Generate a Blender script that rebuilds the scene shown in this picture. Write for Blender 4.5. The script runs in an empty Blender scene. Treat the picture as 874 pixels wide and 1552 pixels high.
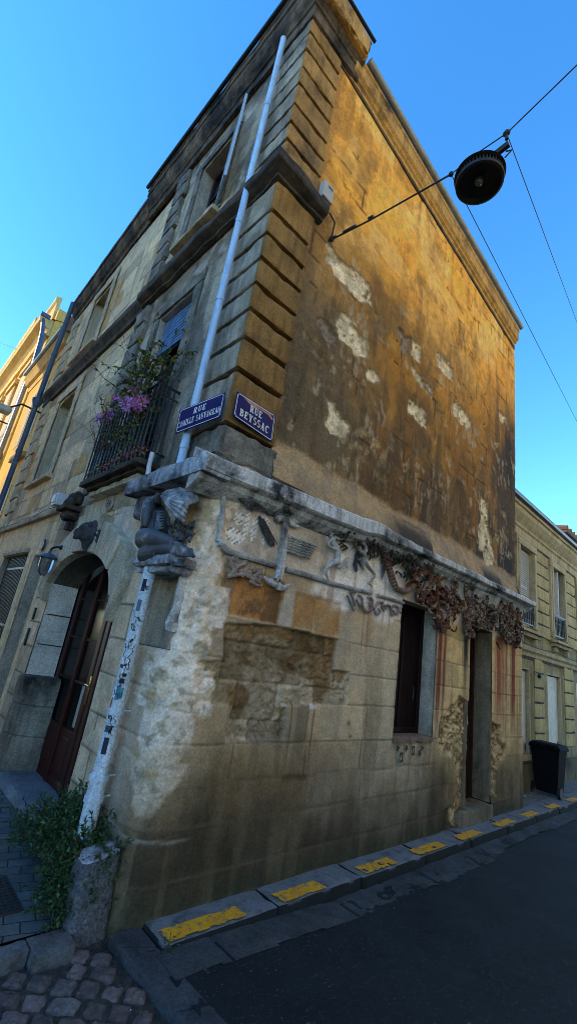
import bpy, bmesh, math, random
import numpy as np
from mathutils import Vector, Matrix, noise as mnoise
random.seed(7)
R_ = math.radians
COL = bpy.context.scene.collection
# ---------------------------------------------------------------- camera solution (pinhole, full photo 874x1552)
FPX = 672.0
YAW, PIT, ROL = 0.7294, 0.3034, 0.156
def cam_axes():
    ca, sa = math.cos(YAW), math.sin(YAW)
    f = np.array([sa*math.cos(PIT), ca*math.cos(PIT), math.sin(PIT)])
    r = np.array([ca, -sa, 0.0]); u = np.cross(r, f)
    r2 = math.cos(ROL)*r + math.sin(ROL)*u
    u2 = -math.sin(ROL)*r + math.cos(ROL)*u
    return r2, u2, f
AX = cam_axes()
CAM = np.array([-1.6205, -2.694, 1.6])
def _ray(px, py):
    return AX[0]*((px-437)/FPX) - AX[1]*((py-776)/FPX) + AX[2]
_d = _ray(175, 1411); _t = -1.6/_d[2]
CAM = np.array([-_t*_d[0], -_t*_d[1], 1.6])
def F(px, py, Y=0.0):          # measured point on a plane parallel to the street front
    d = _ray(px, py); t = (Y-CAM[1])/d[1]; p = CAM+t*d; return (p[0], p[2])
def L(px, py, X=0.0):          # measured point on a plane parallel to the side front -> (y, z)
    d = _ray(px, py); t = (X-CAM[0])/d[0]; p = CAM+t*d; return (p[1], p[2])
# ---------------------------------------------------------------- noise in numpy
def _hash(ix, iy, seed):
    h = (ix.astype(np.int64)*374761393 + iy.astype(np.int64)*668265263 + seed*144665) & 0x7fffffff
    h = ((h ^ (h >> 13))*1274126177) & 0x7fffffff
    return ((h ^ (h >> 16)) & 0xffff)/65535.0
def vnoise(x, y, seed=0):
    x0 = np.floor(x); y0 = np.floor(y); fx = x-x0; fy = y-y0
    fx = fx*fx*(3-2*fx); fy = fy*fy*(3-2*fy)
    a = _hash(x0, y0, seed); b = _hash(x0+1, y0, seed); c = _hash(x0, y0+1, seed); d = _hash(x0+1, y0+1, seed)
    return (a*(1-fx)+b*fx)*(1-fy)+(c*(1-fx)+d*fx)*fy
def fbm(x, y, octv=4, seed=0, g=0.5):
    s = 0; a = 1.0; t = 0
    for i in range(octv):
        s = s+a*vnoise(x*2**i+i*17.3, y*2**i-i*9.1, seed+i); t += a; a *= g
    return s/t
def sst(a, b, x):
    t = np.clip((x-a)/(b-a), 0, 1); return t*t*(3-2*t)
def mix(c, col, m):
    return c*(1-m[..., None])+np.array(col)*m[..., None]
def inpoly(x, y, poly):
    r = np.zeros(x.shape, bool); n = len(poly)
    for i in range(n):
        x1, y1 = poly[i]; x2, y2 = poly[(i+1) % n]
        if y1 == y2: continue
        c = ((y1 > y) != (y2 > y)) & (x < (x2-x1)*(y-y1)/(y2-y1)+x1)
        r ^= c
    return r
def blur(m, k=1):
    m = m.astype(float)
    for _ in range(k):
        p = np.pad(m, 1, mode='edge')
        m = (p[1:-1, 1:-1]*2+p[:-2, 1:-1]+p[2:, 1:-1]+p[1:-1, :-2]+p[1:-1, 2:])/6
    return m
# ---------------------------------------------------------------- object bookkeeping
def tag(o, label=None, cat=None, group=None, kind=None):
    if label: o['label'] = label
    if cat: o['category'] = cat
    if group: o['group'] = group
    if kind: o['kind'] = kind
    return o
def empty(name, loc=(0, 0, 0), label=None, cat=None, group=None):
    o = bpy.data.objects.new(name, None); COL.objects.link(o); o.location = loc
    o.empty_display_size = 0.1
    return tag(o, label, cat, group)
def link(name, me, mats, parent=None, smooth=False):
    o = bpy.data.objects.new(name, me); COL.objects.link(o)
    if not isinstance(mats, (list, tuple)): mats = [mats]
    for m in mats: me.materials.append(m)
    if smooth:
        me.polygons.foreach_set('use_smooth', [True]*len(me.polygons))
        if len(me.polygons) < 60000: me.set_sharp_from_angle(angle=R_(38))
    if parent is not None:
        o.parent = parent
        o.matrix_parent_inverse = Matrix.Translation(-Vector(parent.location)) if parent.parent is None else Matrix.Identity(4)
    return o
class MB:
    def __init__(s): s.v = []; s.f = []; s.mi = []; s.c = []
    def add(s, vs, fs, mi=0, col=None):
        b = len(s.v); s.v += [tuple(p) for p in vs]
        s.f += [tuple(i+b for i in f) for f in fs]; s.mi += [mi]*len(fs)
        s.c += [col if col is not None else (1, 1, 1)]*len(vs)
        return s
    def box(s, x0, x1, y0, y1, z0, z1, ch=0.0, mi=0, col=None):
        if x0 > x1: x0, x1 = x1, x0
        if y0 > y1: y0, y1 = y1, y0
        if z0 > z1: z0, z1 = z1, z0
        if ch <= 0:
            vs = [(x, y, z) for x in (x0, x1) for y in (y0, y1) for z in (z0, z1)]
            fs = [(0, 1, 3, 2), (4, 6, 7, 5), (0, 4, 5, 1), (2, 3, 7, 6), (0, 2, 6, 4), (1, 5, 7, 3)]
            return s.add(vs, fs, mi, col)
        bm = bmesh.new(); bmesh.ops.create_cube(bm, size=1)
        for v in bm.verts:
            v.co = Vector(((x0+x1)/2+v.co.x*(x1-x0), (y0+y1)/2+v.co.y*(y1-y0), (z0+z1)/2+v.co.z*(z1-z0)))
        bmesh.ops.bevel(bm, geom=bm.edges[:], offset=min(ch, .45*min(x1-x0, y1-y0, z1-z0)), segments=2, profile=.5, affect='EDGES')
        return s.bm(bm, mi, col)
    def gbox(s, x0, x1, y0, y1, z0, z1, step=.04, amp=.004, chip=.02, seed=0, mi=0, col=None):
        """stone block: gridded box with worn faces and chipped arrises"""
        n = [max(1, int(round(abs(b-a)/step))) for a, b in ((x0, x1), (y0, y1), (z0, z1))]
        idx = {}; vs = []; fs = []
        lo = (x0, y0, z0); hi = (x1, y1, z1)
        def vid(i, j, k):
            key = (i, j, k)
            if key not in idx:
                p = [lo[a]+(hi[a]-lo[a])*key[a]/n[a] for a in range(3)]
                q = Vector(p)*3.1+Vector((seed*3.7, seed*1.3, 0))
                c = [(lo[a]+hi[a])/2 for a in range(3)]
                ex = [key[a] in (0, n[a]) for a in range(3)]
                d = mnoise.noise(q*4)*amp+mnoise.noise(q*1.3)*amp
                ne = sum(ex); ch = 0
                if ne >= 2: ch = chip*(.25+max(0, mnoise.noise(q*2.2)+.15)*1.6)*(1.3 if ne == 3 else 1)
                for a in range(3):
                    if ex[a]:
                        sg = 1 if key[a] == n[a] else -1
                        p[a] += sg*(d-ch)
                idx[key] = len(vs); vs.append(p)
            return idx[key]
        for a in range(3):
            b, c = (a+1) % 3, (a+2) % 3
            for e in (0, n[a]):
                for i in range(n[b]):
                    for j in range(n[c]):
                        ks = []
                        for (u, w) in ((i, j), (i+1, j), (i+1, j+1), (i, j+1)):
                            k = [0, 0, 0]; k[a] = e; k[b] = u; k[c] = w; ks.append(vid(*k))
                        fs.append(tuple(ks) if e else tuple(reversed(ks)))
        return s.add(vs, fs, mi, col)
    def bm(s, bm, mi=0, col=None):
        bm.verts.ensure_lookup_table(); bm.verts.index_update()
        s.add([v.co[:] for v in bm.verts], [[v.index for v in f.verts] for f in bm.faces], mi, col); bm.free(); return s
    def tube(s, pts, r, n=8, cap=True, mi=0, col=None, flat=None):
        P = [Vector(p) for p in pts]; m = len(P)
        rr = r if isinstance(r, (list, tuple)) else [r]*m
        vs = []; fs = []; prev = None
        for i in range(m):
            t = (P[min(i+1, m-1)]-P[max(i-1, 0)])
            if t.length < 1e-9: t = Vector((0, 0, 1))
            t.normalize()
            if prev is None:
                a = Vector((0, 0, 1)) if abs(t.z) < .9 else Vector((1, 0, 0))
                u = t.cross(a).normalized()
            else:
                u = (prev-t*prev.dot(t))
                u = u.normalized() if u.length > 1e-6 else t.orthogonal().normalized()
            prev = u; w = t.cross(u)
            for k in range(n):
                an = 2*math.pi*k/n
                o = u*math.cos(an)*rr[i]+w*math.sin(an)*rr[i]
                if flat is not None: o = o-Vector(flat[0])*o.dot(Vector(flat[0]))*(1-flat[1])
                vs.append(P[i]+o)
        for i in range(m-1):
            for k in range(n):
                fs.append((i*n+k, i*n+(k+1) % n, (i+1)*n+(k+1) % n, (i+1)*n+k))
        if cap:
            fs.append(tuple(reversed(range(n)))); fs.append(tuple((m-1)*n+k for k in range(n)))
        return s.add(vs, fs, mi, col)
    def ell(s, c, r, M=None, nu=14, nv=9, mi=0, col=None, amp=0):
        vs = []; fs = []; c = Vector(c)
        for j in range(nv+1):
            th = math.pi*j/nv
            for i in range(nu):
                ph = 2*math.pi*i/nu
                p = Vector((r[0]*math.sin(th)*math.cos(ph), r[1]*math.sin(th)*math.sin(ph), r[2]*math.cos(th)))
                if M is not None: p = M@p
                q = c+p
                if amp: q += p.normalized()*mnoise.noise(q*9)*amp if p.length > 0 else Vector()
                vs.append(q)
        for j in range(nv):
            for i in range(nu):
                fs.append((j*nu+i, (j+1)*nu+i, (j+1)*nu+(i+1) % nu, j*nu+(i+1) % nu))
        return s.add(vs, fs, mi, col)
    def lathe(s, prof, c=(0, 0, 0), n=24, M=None, mi=0, col=None):
        vs = []; fs = []; c = Vector(c); m = len(prof)
        for (r, z) in prof:
            for k in range(n):
                a = 2*math.pi*k/n; p = Vector((r*math.cos(a), r*math.sin(a), z))
                if M is not None: p = M@p
                vs.append(c+p)
        for i in range(m-1):
            for k in range(n):
                fs.append((i*n+k, i*n+(k+1) % n, (i+1)*n+(k+1) % n, (i+1)*n+k))
        return s.add(vs, fs, mi, col)
    def prism(s, poly, fn, d0, d1, mi=0, col=None):
        """poly of (a,b); fn(a,b,d)->xyz; extruded from d0 to d1"""
        n = len(poly)
        vs = [fn(a, b, d0) for a, b in poly]+[fn(a, b, d1) for a, b in poly]
        fs = [tuple(range(n)), tuple(reversed(range(n, 2*n)))]
        fs += [(i, n+i, n+(i+1) % n, (i+1) % n) for i in range(n)]
        return s.add(vs, fs, mi, col)
    def build(s, name, mats, parent=None, smooth=False, cols=False, bevel=0, remesh=0, fixn=True):
        me = bpy.data.meshes.new(name); me.from_pydata(s.v, [], s.f); me.validate()
        if len(me.polygons) == len(s.mi): me.polygons.foreach_set('material_index', s.mi)
        if cols:
            at = me.color_attributes.new('Col', 'FLOAT_COLOR', 'POINT')
            at.data.foreach_set('color', np.c_[np.array(s.c, float), np.ones(len(s.c))].ravel())
        if fixn:
            b = bmesh.new(); b.from_mesh(me); bmesh.ops.recalc_face_normals(b, faces=b.faces[:]); b.to_mesh(me); b.free()
        o = link(name, me, mats, parent, smooth)
        if bevel:
            m = o.modifiers.new('b', 'BEVEL'); m.width = bevel; m.segments = 2; m.limit_method = 'ANGLE'; m.angle_limit = R_(40)
        if remesh:
            m = o.modifiers.new('r', 'REMESH'); m.mode = 'VOXEL'; m.voxel_size = remesh; m.use_smooth_shade = True
            m2 = o.modifiers.new('s', 'SMOOTH'); m2.factor = .5; m2.iterations = 1
        return o
def grid(name, mat, parent, S, Z, H, C, fn, keep=None):
    """dense relief surface: S,Z 2-D arrays, H outward relief, C colour; fn(S,Z,H)->(x,y,z)"""
    ns, nz = S.shape
    x, y, z = fn(S, Z, H)
    co = np.stack([x, y, z], -1).reshape(-1, 3)
    I = np.arange(ns*nz).reshape(ns, nz)
    q = np.stack([I[:-1, :-1], I[1:, :-1], I[1:, 1:], I[:-1, 1:]], -1)
    if keep is not None:
        k = keep[:-1, :-1] & keep[1:, :-1] & keep[1:, 1:] & keep[:-1, 1:]
        q = q[k]
    q = q.reshape(-1, 4)
    me = bpy.data.meshes.new(name)
    me.vertices.add(len(co)); me.vertices.foreach_set('co', co.ravel())
    me.loops.add(q.size); me.loops.foreach_set('vertex_index', q.ravel())
    me.polygons.add(len(q)); me.polygons.foreach_set('loop_start', np.arange(len(q))*4)
    me.update(calc_edges=True); me.validate()
    at = me.color_attributes.new('Col', 'FLOAT_COLOR', 'POINT')
    at.data.foreach_set('color', np.concatenate([np.clip(C, 0.003, .9).reshape(-1, 3), np.ones((ns*nz, 1))], 1).ravel())
    return link(name, me, mat, parent, True)
# ---------------------------------------------------------------- materials
class NT:
    def __init__(s, name):
        s.m = bpy.data.materials.new(name); s.m.use_nodes = True; s.t = s.m.node_tree
        s.b = s.t.nodes['Principled BSDF']; s.b.inputs['Specular IOR Level'].default_value = .25
    def n(s, typ, **kw):
        x = s.t.nodes.new(typ)
        for k, v in kw.items(): setattr(x, k, v)
        return x
    def l(s, a, b): s.t.links.new(a, b)
    def pos(s, sc=(1, 1, 1)):
        g = s.n('ShaderNodeNewGeometry'); m = s.n('ShaderNodeMapping'); m.inputs['Scale'].default_value = sc
        s.l(g.outputs['Position'], m.inputs['Vector']); return m.outputs[0]
    def noise(s, scale, det=6, ro=.6, sc=(1, 1, 1), dist=0):
        x = s.n('ShaderNodeTexNoise'); x.inputs['Scale'].default_value = scale; x.inputs['Detail'].default_value = det
        x.inputs['Roughness'].default_value = ro; x.inputs['Distortion'].default_value = dist
        s.l(s.pos(sc), x.inputs['Vector']); return x.outputs[0]
    def ramp(s, fac, stops):
        r = s.n('ShaderNodeValToRGB'); e = r.color_ramp.elements
        while len(e) < len(stops): e.new(.5)
        for i, (p, c) in enumerate(stops):
            e[i].position = p; e[i].color = (c, c, c, 1) if isinstance(c, (int, float)) else (*c, 1)
        s.l(fac, r.inputs[0]); return r.outputs[0]
    def mix(s, a, b, f, mode='MIX'):
        x = s.n('ShaderNodeMix', data_type='RGBA', blend_type=mode)
        for i, v in ((6, a), (7, b)):
            if isinstance(v, tuple): x.inputs[i].default_value = (*v, 1)
            else: s.l(v, x.inputs[i])
        if isinstance(f, (int, float)): x.inputs[0].default_value = f
        else: s.l(f, x.inputs[0])
        return x.outputs[2]
    def bump(s, h, st=.4, dist=.01):
        b = s.n('ShaderNodeBump'); b.inputs['Strength'].default_value = st; b.inputs['Distance'].default_value = dist
        s.l(h, b.inputs['Height']); s.l(b.outputs[0], s.b.inputs['Normal'])
    def col(s, c):
        if isinstance(c, tuple): s.b.inputs['Base Color'].default_value = (*c, 1)
        else: s.l(c, s.b.inputs['Base Color'])
    def rough(s, r): s.b.inputs['Roughness'].default_value = r; return s
def stone(name, c1, c2, dirt=(.05, .045, .04), scale=4, dirt_lo=.52, dirt_hi=.75, streak=.5, bump=.5, vc=False):
    t = NT(name).rough(.92)
    base = t.ramp(t.noise(scale, 8, .65), [(.32, c1), (.68, c2)])
    if vc:
        a = t.n('ShaderNodeAttribute', attribute_name='Col'); base = t.mix(base, a.outputs['Color'], 1.0, 'MULTIPLY')
    d = t.ramp(t.noise(scale*.45, 7, .7, dist=.4), [(dirt_lo, 0.0), (dirt_hi, 1.0)])
    base = t.mix(base, dirt, d)
    st = t.ramp(t.noise(5, 6, .65, (2.2, 2.2, .28)), [(.45, 1.0), (.72, max(0., 1-streak))])
    base = t.mix(base, st, 1.0, 'MULTIPLY')
    sp = t.ramp(t.noise(62, 5, .7), [(.3, .6), (.66, 1.34)])
    base = t.mix(base, sp, 1.0, 'MULTIPLY')
    t.col(base); t.bump(t.noise(38, 8, .75), min(1, bump*1.6), .014); return t.m
def vcol(name, bump=.9, fine=60, rough=.93, lo=.56, hi=1.44):
    t = NT(name).rough(rough)
    a = t.n('ShaderNodeAttribute', attribute_name='Col')
    b = t.mix(a.outputs['Color'], t.ramp(t.noise(fine, 5, .65), [(.28, lo), (.7, hi)]), 1.0, 'MULTIPLY')
    b = t.mix(b, t.ramp(t.noise(9, 8, .75), [(.3, .72), (.7, 1.34)]), 1.0, 'MULTIPLY')
    t.col(b); t.bump(t.noise(fine*.8, 8, .7), bump, .01); return t.m
def plain(name, c, rough=.6, metal=0, var=.25, scale=14, bump=.1, spec=.4, streak=0):
    t = NT(name).rough(rough); t.b.inputs['Metallic'].default_value = metal; t.b.inputs['Specular IOR Level'].default_value = spec
    lo = tuple(x*(1-var) for x in c); hi = tuple(min(1, x*(1+var)) for x in c)
    b = t.ramp(t.noise(scale, 6, .65), [(.3, lo), (.7, hi)])
    if streak:
        b = t.mix(b, t.ramp(t.noise(7, 6, .7, (3, 3, .4)), [(.45, 1.), (.7, 1-streak)]), 1.0, 'MULTIPLY')
    t.col(b)
    if bump: t.bump(t.noise(scale*4, 5, .6), bump, .005)
    return t.m
def glass(name, c=(.004, .005, .006), rough=.2):
    t = NT(name).rough(rough); t.col(c); t.b.inputs['Specular IOR Level'].default_value = .1
    return t.m
M = {}
M['vc'] = vcol('weathered_wall')
M['vc_smooth'] = vcol('smooth_worn_stone', .7, 60, .93, .72, 1.30)
M['vc_rough'] = vcol('cobble_stone', .5, 45, .8)
M['quoin'] = stone('quoin_stone', (.60, .49, .31), (.34, .26, .15), (.07, .055, .04), 3.5, .5, .8, .45)
M['quoin_gold'] = stone('golden_quoin_stone', (1., 1., 1.), (.58, .56, .52), (.06, .048, .034), 3.0, .47, .74, .55, .8, vc=True)
M['weathered'] = stone('weathered_stone', (.34, .31, .25), (.15, .135, .11), (.04, .037, .033), 4, .44, .68, .6)
M['black_stone'] = stone('sooty_stone', (.035, .031, .029), (.13, .105, .08), (.012, .011, .012), 5, .45, .7, .4, .8)
M['cornice'] = stone('cornice_stone', (.075, .06, .05), (.26, .19, .12), (.018, .016, .016), 3, .40, .60, .65)
M['cornice_gold'] = stone('golden_cornice_stone', (.70, .42, .13), (.48, .26, .08), (.04, .03, .024), 2.6, .5, .68, .5)
M['ledge'] = stone('lime_washed_ledge', (.80, .78, .75), (.56, .55, .54), (.035, .036, .04), 4.5, .50, .66, .85, .8)
M['ledge_dark'] = stone('stained_ledge', (.26, .29, .33), (.62, .67, .74), (.03, .034, .045), 7, .44, .62, .7, 1.)
M['relief'] = stone('relief_plaster', (.30, .30, .30), (.48, .47, .44), (.05, .045, .042), 9, .46, .7, .3, .5)
M['relief_dark'] = stone('dark_relief_plaster', (.05, .05, .055), (.22, .22, .22), (.02, .018, .018), 9, .42, .65, .3, .6)
M['relief_pale'] = stone('pale_relief_plaster', (.60, .61, .62), (.36, .35, .32), (.07, .06, .055), 9, .5, .75, .3, .5)
M['relief_red'] = stone('rust_stained_relief', (.9, .85, .8), (.6, .55, .5), (.06, .02, .015), 11, .48, .7, .3, .5, vc=True)
M['statue'] = stone('dark_statue_stone', (.045, .05, .06), (.38, .42, .48), (.014, .014, .016), 8, .46, .66, .5, .9)
M['pale'] = stone('pale_stone', (.70, .59, .40), (.50, .42, .28), (.10, .085, .065), 2.6, .52, .8, .4)
M['grey_stone'] = stone('grey_stone', (.56, .49, .38), (.36, .31, .24), (.08, .075, .065), 3, .5, .8, .4)
M['arch'] = stone('arch_stone', (.74, .65, .48), (.56, .49, .36), (.10, .09, .075), 2.4, .52, .8, .5, .6, True)
M['cream'] = stone('cream_house_stone', (.62, .48, .22), (.46, .35, .15), (.12, .09, .05), 2.2, .5, .85, .4)
M['cream_trim'] = stone('cream_trim_stone', (.62, .51, .31), (.46, .36, .20), (.13, .10, .065), 3, .5, .85, .4)
M['yellow'] = stone('yellow_house_wall', (.72, .45, .10), (.62, .37, .08), (.4, .24, .07), 1.5, .55, .9, .15, .2)
M['yellow_trim'] = stone('yellow_trim_stone', (.72, .50, .20), (.58, .37, .12), (.3, .18, .07), 2.5, .55, .9, .2, .2)
M['pipe'] = plain('pale_blue_pipe', (.40, .62, .88), .45, 0, .12, 8, .05, .5, .35)
M['pipe_blue'] = plain('dark_blue_pipe', (.055, .09, .15), .45, 0, .3, 8, .05, .5)
M['zinc'] = plain('zinc', (.30, .33, .36), .5, .3, .25, 6, .1)
M['iron'] = plain('black_iron', (.013, .013, .016), .5, .2, .4, 30, .2)
M['black'] = plain('black_paint', (.007, .007, .008), .6, 0, .3, 20, .1)
M['dark'] = plain('dark_interior', (.008, .006, .006), .9, 0, .3, 5, 0, .1)
M['redwood'] = plain('dark_red_wood', (.042, .0045, .0035), .45, 0, .5, 10, .15, .4, .5)
M['brownwood'] = plain('brown_door_wood', (.035, .012, .008), .55, 0, .5, 10, .15, .3)
M['glass'] = glass('window_glass'); M['glass_sky'] = glass('pale_window_glass', (.10, .13, .17), .15)
M['brass'] = plain('brass', (.55, .38, .16), .3, .9, .2, 30, .05)
M['white'] = plain('white_paint', (.62, .64, .66), .5, 0, .12, 10, .05)
M['greywhite'] = plain('grey_white_shutter', (.62, .60, .56), .6, 0, .15, 8, .05, .3, .25)
M['boxgrey'] = plain('light_grey_plastic', (.42, .41, .38), .5, 0, .1, 10, .03)
M['blind'] = plain('blue_blind', (.10, .22, .42), .6, 0, .35, 5, .08, .3, .5)
M['enamel'] = plain('blue_enamel', (.010, .013, .10), .5, 0, .25, 9, .03, .15)
M['enamel_white'] = plain('white_enamel', (.72, .74, .78), .25, 0, .06, 20, .02, .6)
M['asphalt'] = None
def asphalt():
    t = NT('asphalt').rough(.85)
    b = t.ramp(t.noise(1.6, 9, .75), [(.32, (.003, .005, .006)), (.66, (.013, .019, .022))])
    b = t.mix(b, t.ramp(t.noise(160, 3, .7), [(.35, .3), (.62, 1.6)]), 1.0, 'MULTIPLY')
    sp = t.ramp(t.noise(75, 2, .5), [(.66, 0.), (.72, 1.)])
    b = t.mix(b, (.15, .16, .16), sp)
    t.col(b); t.bump(t.noise(140, 6, .75), .7, .008); return t.m
M['asphalt'] = asphalt()
M['concrete'] = stone('kerb_concrete', (.17, .18, .185), (.11, .115, .12), (.045, .045, .045), 5, .5, .75, .2, .5)
def kerbstone():
    t = NT('kerb_concrete_dirty').rough(.9)
    b = t.ramp(t.noise(5, 8, .7), [(.3, (.13, .138, .145)), (.7, (.20, .21, .22))]); b = t.mix(b, (.05, .05, .05), t.ramp(t.noise(8, 7, .7), [(.5, 0.), (.72, 1.)]))
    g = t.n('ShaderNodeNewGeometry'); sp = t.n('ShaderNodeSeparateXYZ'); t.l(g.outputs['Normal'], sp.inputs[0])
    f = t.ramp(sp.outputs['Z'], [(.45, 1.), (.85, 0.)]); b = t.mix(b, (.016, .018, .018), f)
    b = t.mix(b, t.ramp(t.noise(70, 4, .7), [(.3, .7), (.6, 1.1)]), 1., 'MULTIPLY'); t.col(b); t.bump(t.noise(50, 8, .7), .6, .01); return t.m
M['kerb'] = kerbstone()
M['gutter'] = stone('gutter_concrete', (.085, .09, .092), (.035, .04, .043), (.025, .025, .025), 5, .5, .72, .1, .6)
M['slab'] = stone('doorstep_stone', (.20, .235, .27), (.13, .15, .17), (.06, .06, .06), 4, .5, .75, .2, .4)
M['earth'] = stone('joint_earth', (.035, .033, .028), (.07, .065, .055), (.02, .025, .012), 14, .45, .7, .1, .8)
M['ypaint'] = None
def ypaint():
    t = NT('yellow_kerb_paint').rough(.7)
    b = t.ramp(t.noise(6, 5, .6), [(.3, (.66, .29, .010)), (.7, (.80, .39, .016))])
    w = t.ramp(t.noise(26, 7, .75), [(.50, 0.), (.64, .9)])
    t.col(t.mix(b, (.13, .125, .115), w)); t.bump(t.noise(60, 5), .3, .005); return t.m
M['ypaint'] = ypaint()
def leafmat(name):
    t = NT(name).rough(.55)
    a = t.n('ShaderNodeAttribute', attribute_name='Col')
    t.col(t.mix(a.outputs['Color'], t.ramp(t.noise(30, 3), [(.3, .7), (.7, 1.2)]), 1., 'MULTIPLY'))
    t.b.inputs['Subsurface Weight'].default_value = 0; return t.m
M['leaf'] = leafmat('leaf')
M['bark'] = plain('twig_bark', (.06, .045, .035), .9)
M['bollard'] = stone('granite_bollard', (.05, .055, .062), (.19, .20, .215), (.02, .021, .023), 70, .5, .74, 0, .45)
M['bollard_top'] = stone('worn_bollard_top', (.46, .48, .52), (.22, .22, .23), (.06, .06, .06), 14, .5, .7, 0, .8)
M['cast'] = plain('cast_iron', (.035, .036, .038), .55, .4, .35, 22, .3)
M['plastic'] = plain('black_bin_plastic', (.005, .0055, .007), .8, 0, .25, 8, .05, .08)
M['tile'] = stone('roof_tile', (.20, .09, .05), (.12, .06, .04), (.05, .03, .025), 7, .5, .8, .1)
M['litter'] = plain('pale_paper', (.62, .63, .64), .7, 0, .1, 20, .1)
M['leafdry'] = plain('dry_leaf', (.28, .20, .07), .7, 0, .3, 20, .1)
M['sticker_dark'] = plain('dark_ink', (.015, .018, .04), .6); M['sticker_red'] = plain('red_sticker', (.5, .06, .02), .5)
M['sticker_green'] = plain('green_sticker', (.05, .28, .26), .5); M['chalk'] = plain('grey_chalk', (.14, .13, .115), .9, 0, .3, 30, .1, .1)
# ================================================================ SETTING: ground
def sheet(name, mat, polys, z, parent=None):
    b = MB()
    for p in polys: b.add([(x, y, z) for x, y in p], [tuple(range(len(p)))])
    return tag(b.build(name, mat, parent), kind='structure')
sheet('ground', M['earth'], [[(-160, -160), (160, -160), (160, 160), (-160, 160)]], -.16)
def undul(name, mat, x0, x1, y0, y1, z, step, amp, sc=2.2, cut=None):
    xs = np.linspace(x0, x1, max(2, int((x1-x0)/step))); ys = np.linspace(y0, y1, max(2, int((y1-y0)/step)))
    X, Y = np.meshgrid(xs, ys, indexing='ij')
    Zz = z+amp*(fbm(X*sc, Y*sc, 5, 3)-.5)*2+(.066*sst(1.9, .15, X) if name == 'road' else 0)
    o = grid(name, mat, None, X, Y, Zz, np.ones(X.shape+(3,))*.5, lambda a, b, h: (a, b, h), cut(X, Y) if cut else None)
    return tag(o, kind='structure')
undul('road', M['asphalt'], .10, 6.6, -4.6, -.30, -.090, .03, .006)
sheet('road', M['asphalt'], [[(6.6, -4.6), (60, -4.6), (60, -.42), (6.6, -.42)], [(-60, -4.6), (-3.9, -4.6), (-3.9, -.9), (-60, -.9)], [(-3.9, -4.6), (.17, -4.6), (.17, -1.9), (-3.9, -1.9)], [(-3.9, -1.9), (-.9, -1.9), (-.9, 60), (-3.9, 60)]], -.094)
# gutter strip with cracks
def gutter():
    xs = np.arange(.12, 14, .02); ys = np.linspace(-.56, -.235, 18)
    X, Y = np.meshgrid(xs, ys, indexing='ij')
    edge = -.50+.07*(fbm(X*1.3, X*0+1, 4, 9)-.5)*2+.02*(vnoise(X*14, X*0, 4)-.5)
    edge = edge+np.where(X > 3, .06, 0)*sst(3, 5, X)
    keep = Y > edge
    crack = (np.abs(fbm(X*1.6, Y*2.5, 4, 31)-.5) < .012) | (np.abs(((X+.03*fbm(X*5, Y*5, 3, 2)) % 1.13)-.5) < .012)
    H = -.084+.064*sst(1.9, .15, X)+.01*(fbm(X*6, Y*6, 4, 5)-.5)-.012*blur(crack, 1)
    o = grid('gutter', M['gutter'], None, X, Y, H, np.ones(X.shape+(3,)), lambda a, b, h: (a, b, h), keep)
    tag(o, kind='structure')
gutter()
# kerb along the street front and its yellow dashes
kb = MB(); x = .17; kj = [1.03, 1.95, 2.95, 3.9, 4.9, 5.9, 6.9, 7.9, 8.9, 9.9, 10.9, 11.9, 12.9, 14, 15, 16, 18, 20, 24, 28]
for i, j in enumerate(kj):
    kb.gbox(x+.004, j-.004, -.245+.004*math.sin(i*2.3), .06, -.17, .002*math.sin(i*1.7), .035, .003, .012, i); x = j
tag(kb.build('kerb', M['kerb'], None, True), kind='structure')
sheet('pavement', M['concrete'], [[(6.1, .05), (60, .05), (60, .45), (6.1, .45)]], -.006)
def dash(x0, x1):
    xs = np.linspace(x0, x1, 34); ys = np.linspace(-.232, -.115, 14)
    X, Y = np.meshgrid(xs, ys, indexing='ij')
    e = np.minimum(np.minimum(X-x0, x1-X), np.minimum(Y+.232, -.115-Y))
    keep = (e+.022*(fbm(X*30, Y*30, 3, 7)-.35)) > .0
    keep &= fbm(X*16+x0, Y*16, 4, 11) < .80
    tag(grid('kerb_marking', M['ypaint'], None, X+.15*(-.15-Y), Y, X*0+.0075, np.ones(X.shape+(3,)), lambda a, b, h: (a, b, h), keep), kind='structure')
for x0, x1 in ((.20, .76), (1.08, 1.52), (2.02, 2.48), (2.84, 3.38), (3.72, 4.24), (4.72, 5.22), (5.62, 6.08), (6.6, 7.05), (7.6, 8.05), (8.6, 9.05), (9.7, 10.1)): dash(x0, x1)
# concrete border strip turning away from the corner
cs = MB()
def strip_block(p):
    cs.prism(p, lambda a, b, d: (a, b, d), -.17, -.022)
strip_block([(-.01, -.10), (.165, -.19), (.185, -.66), (.02, -.62)]); strip_block([(.02, -.628), (.185, -.668), (.23, -1.6), (.06, -1.6)])
strip_block([(-.02, .02), (.165, .02), (.165, -.183), (-.01, -.093)]); strip_block([(.06, -1.61), (.23, -1.61), (.3, -3.0), (.13, -3.0)])
tag(cs.build('kerb', stone('dark_border_stone', (.075, .085, .095), (.045, .05, .056), (.02, .02, .02), 6, .5, .75, .1, .7), None, bevel=.008), kind='structure')
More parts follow.
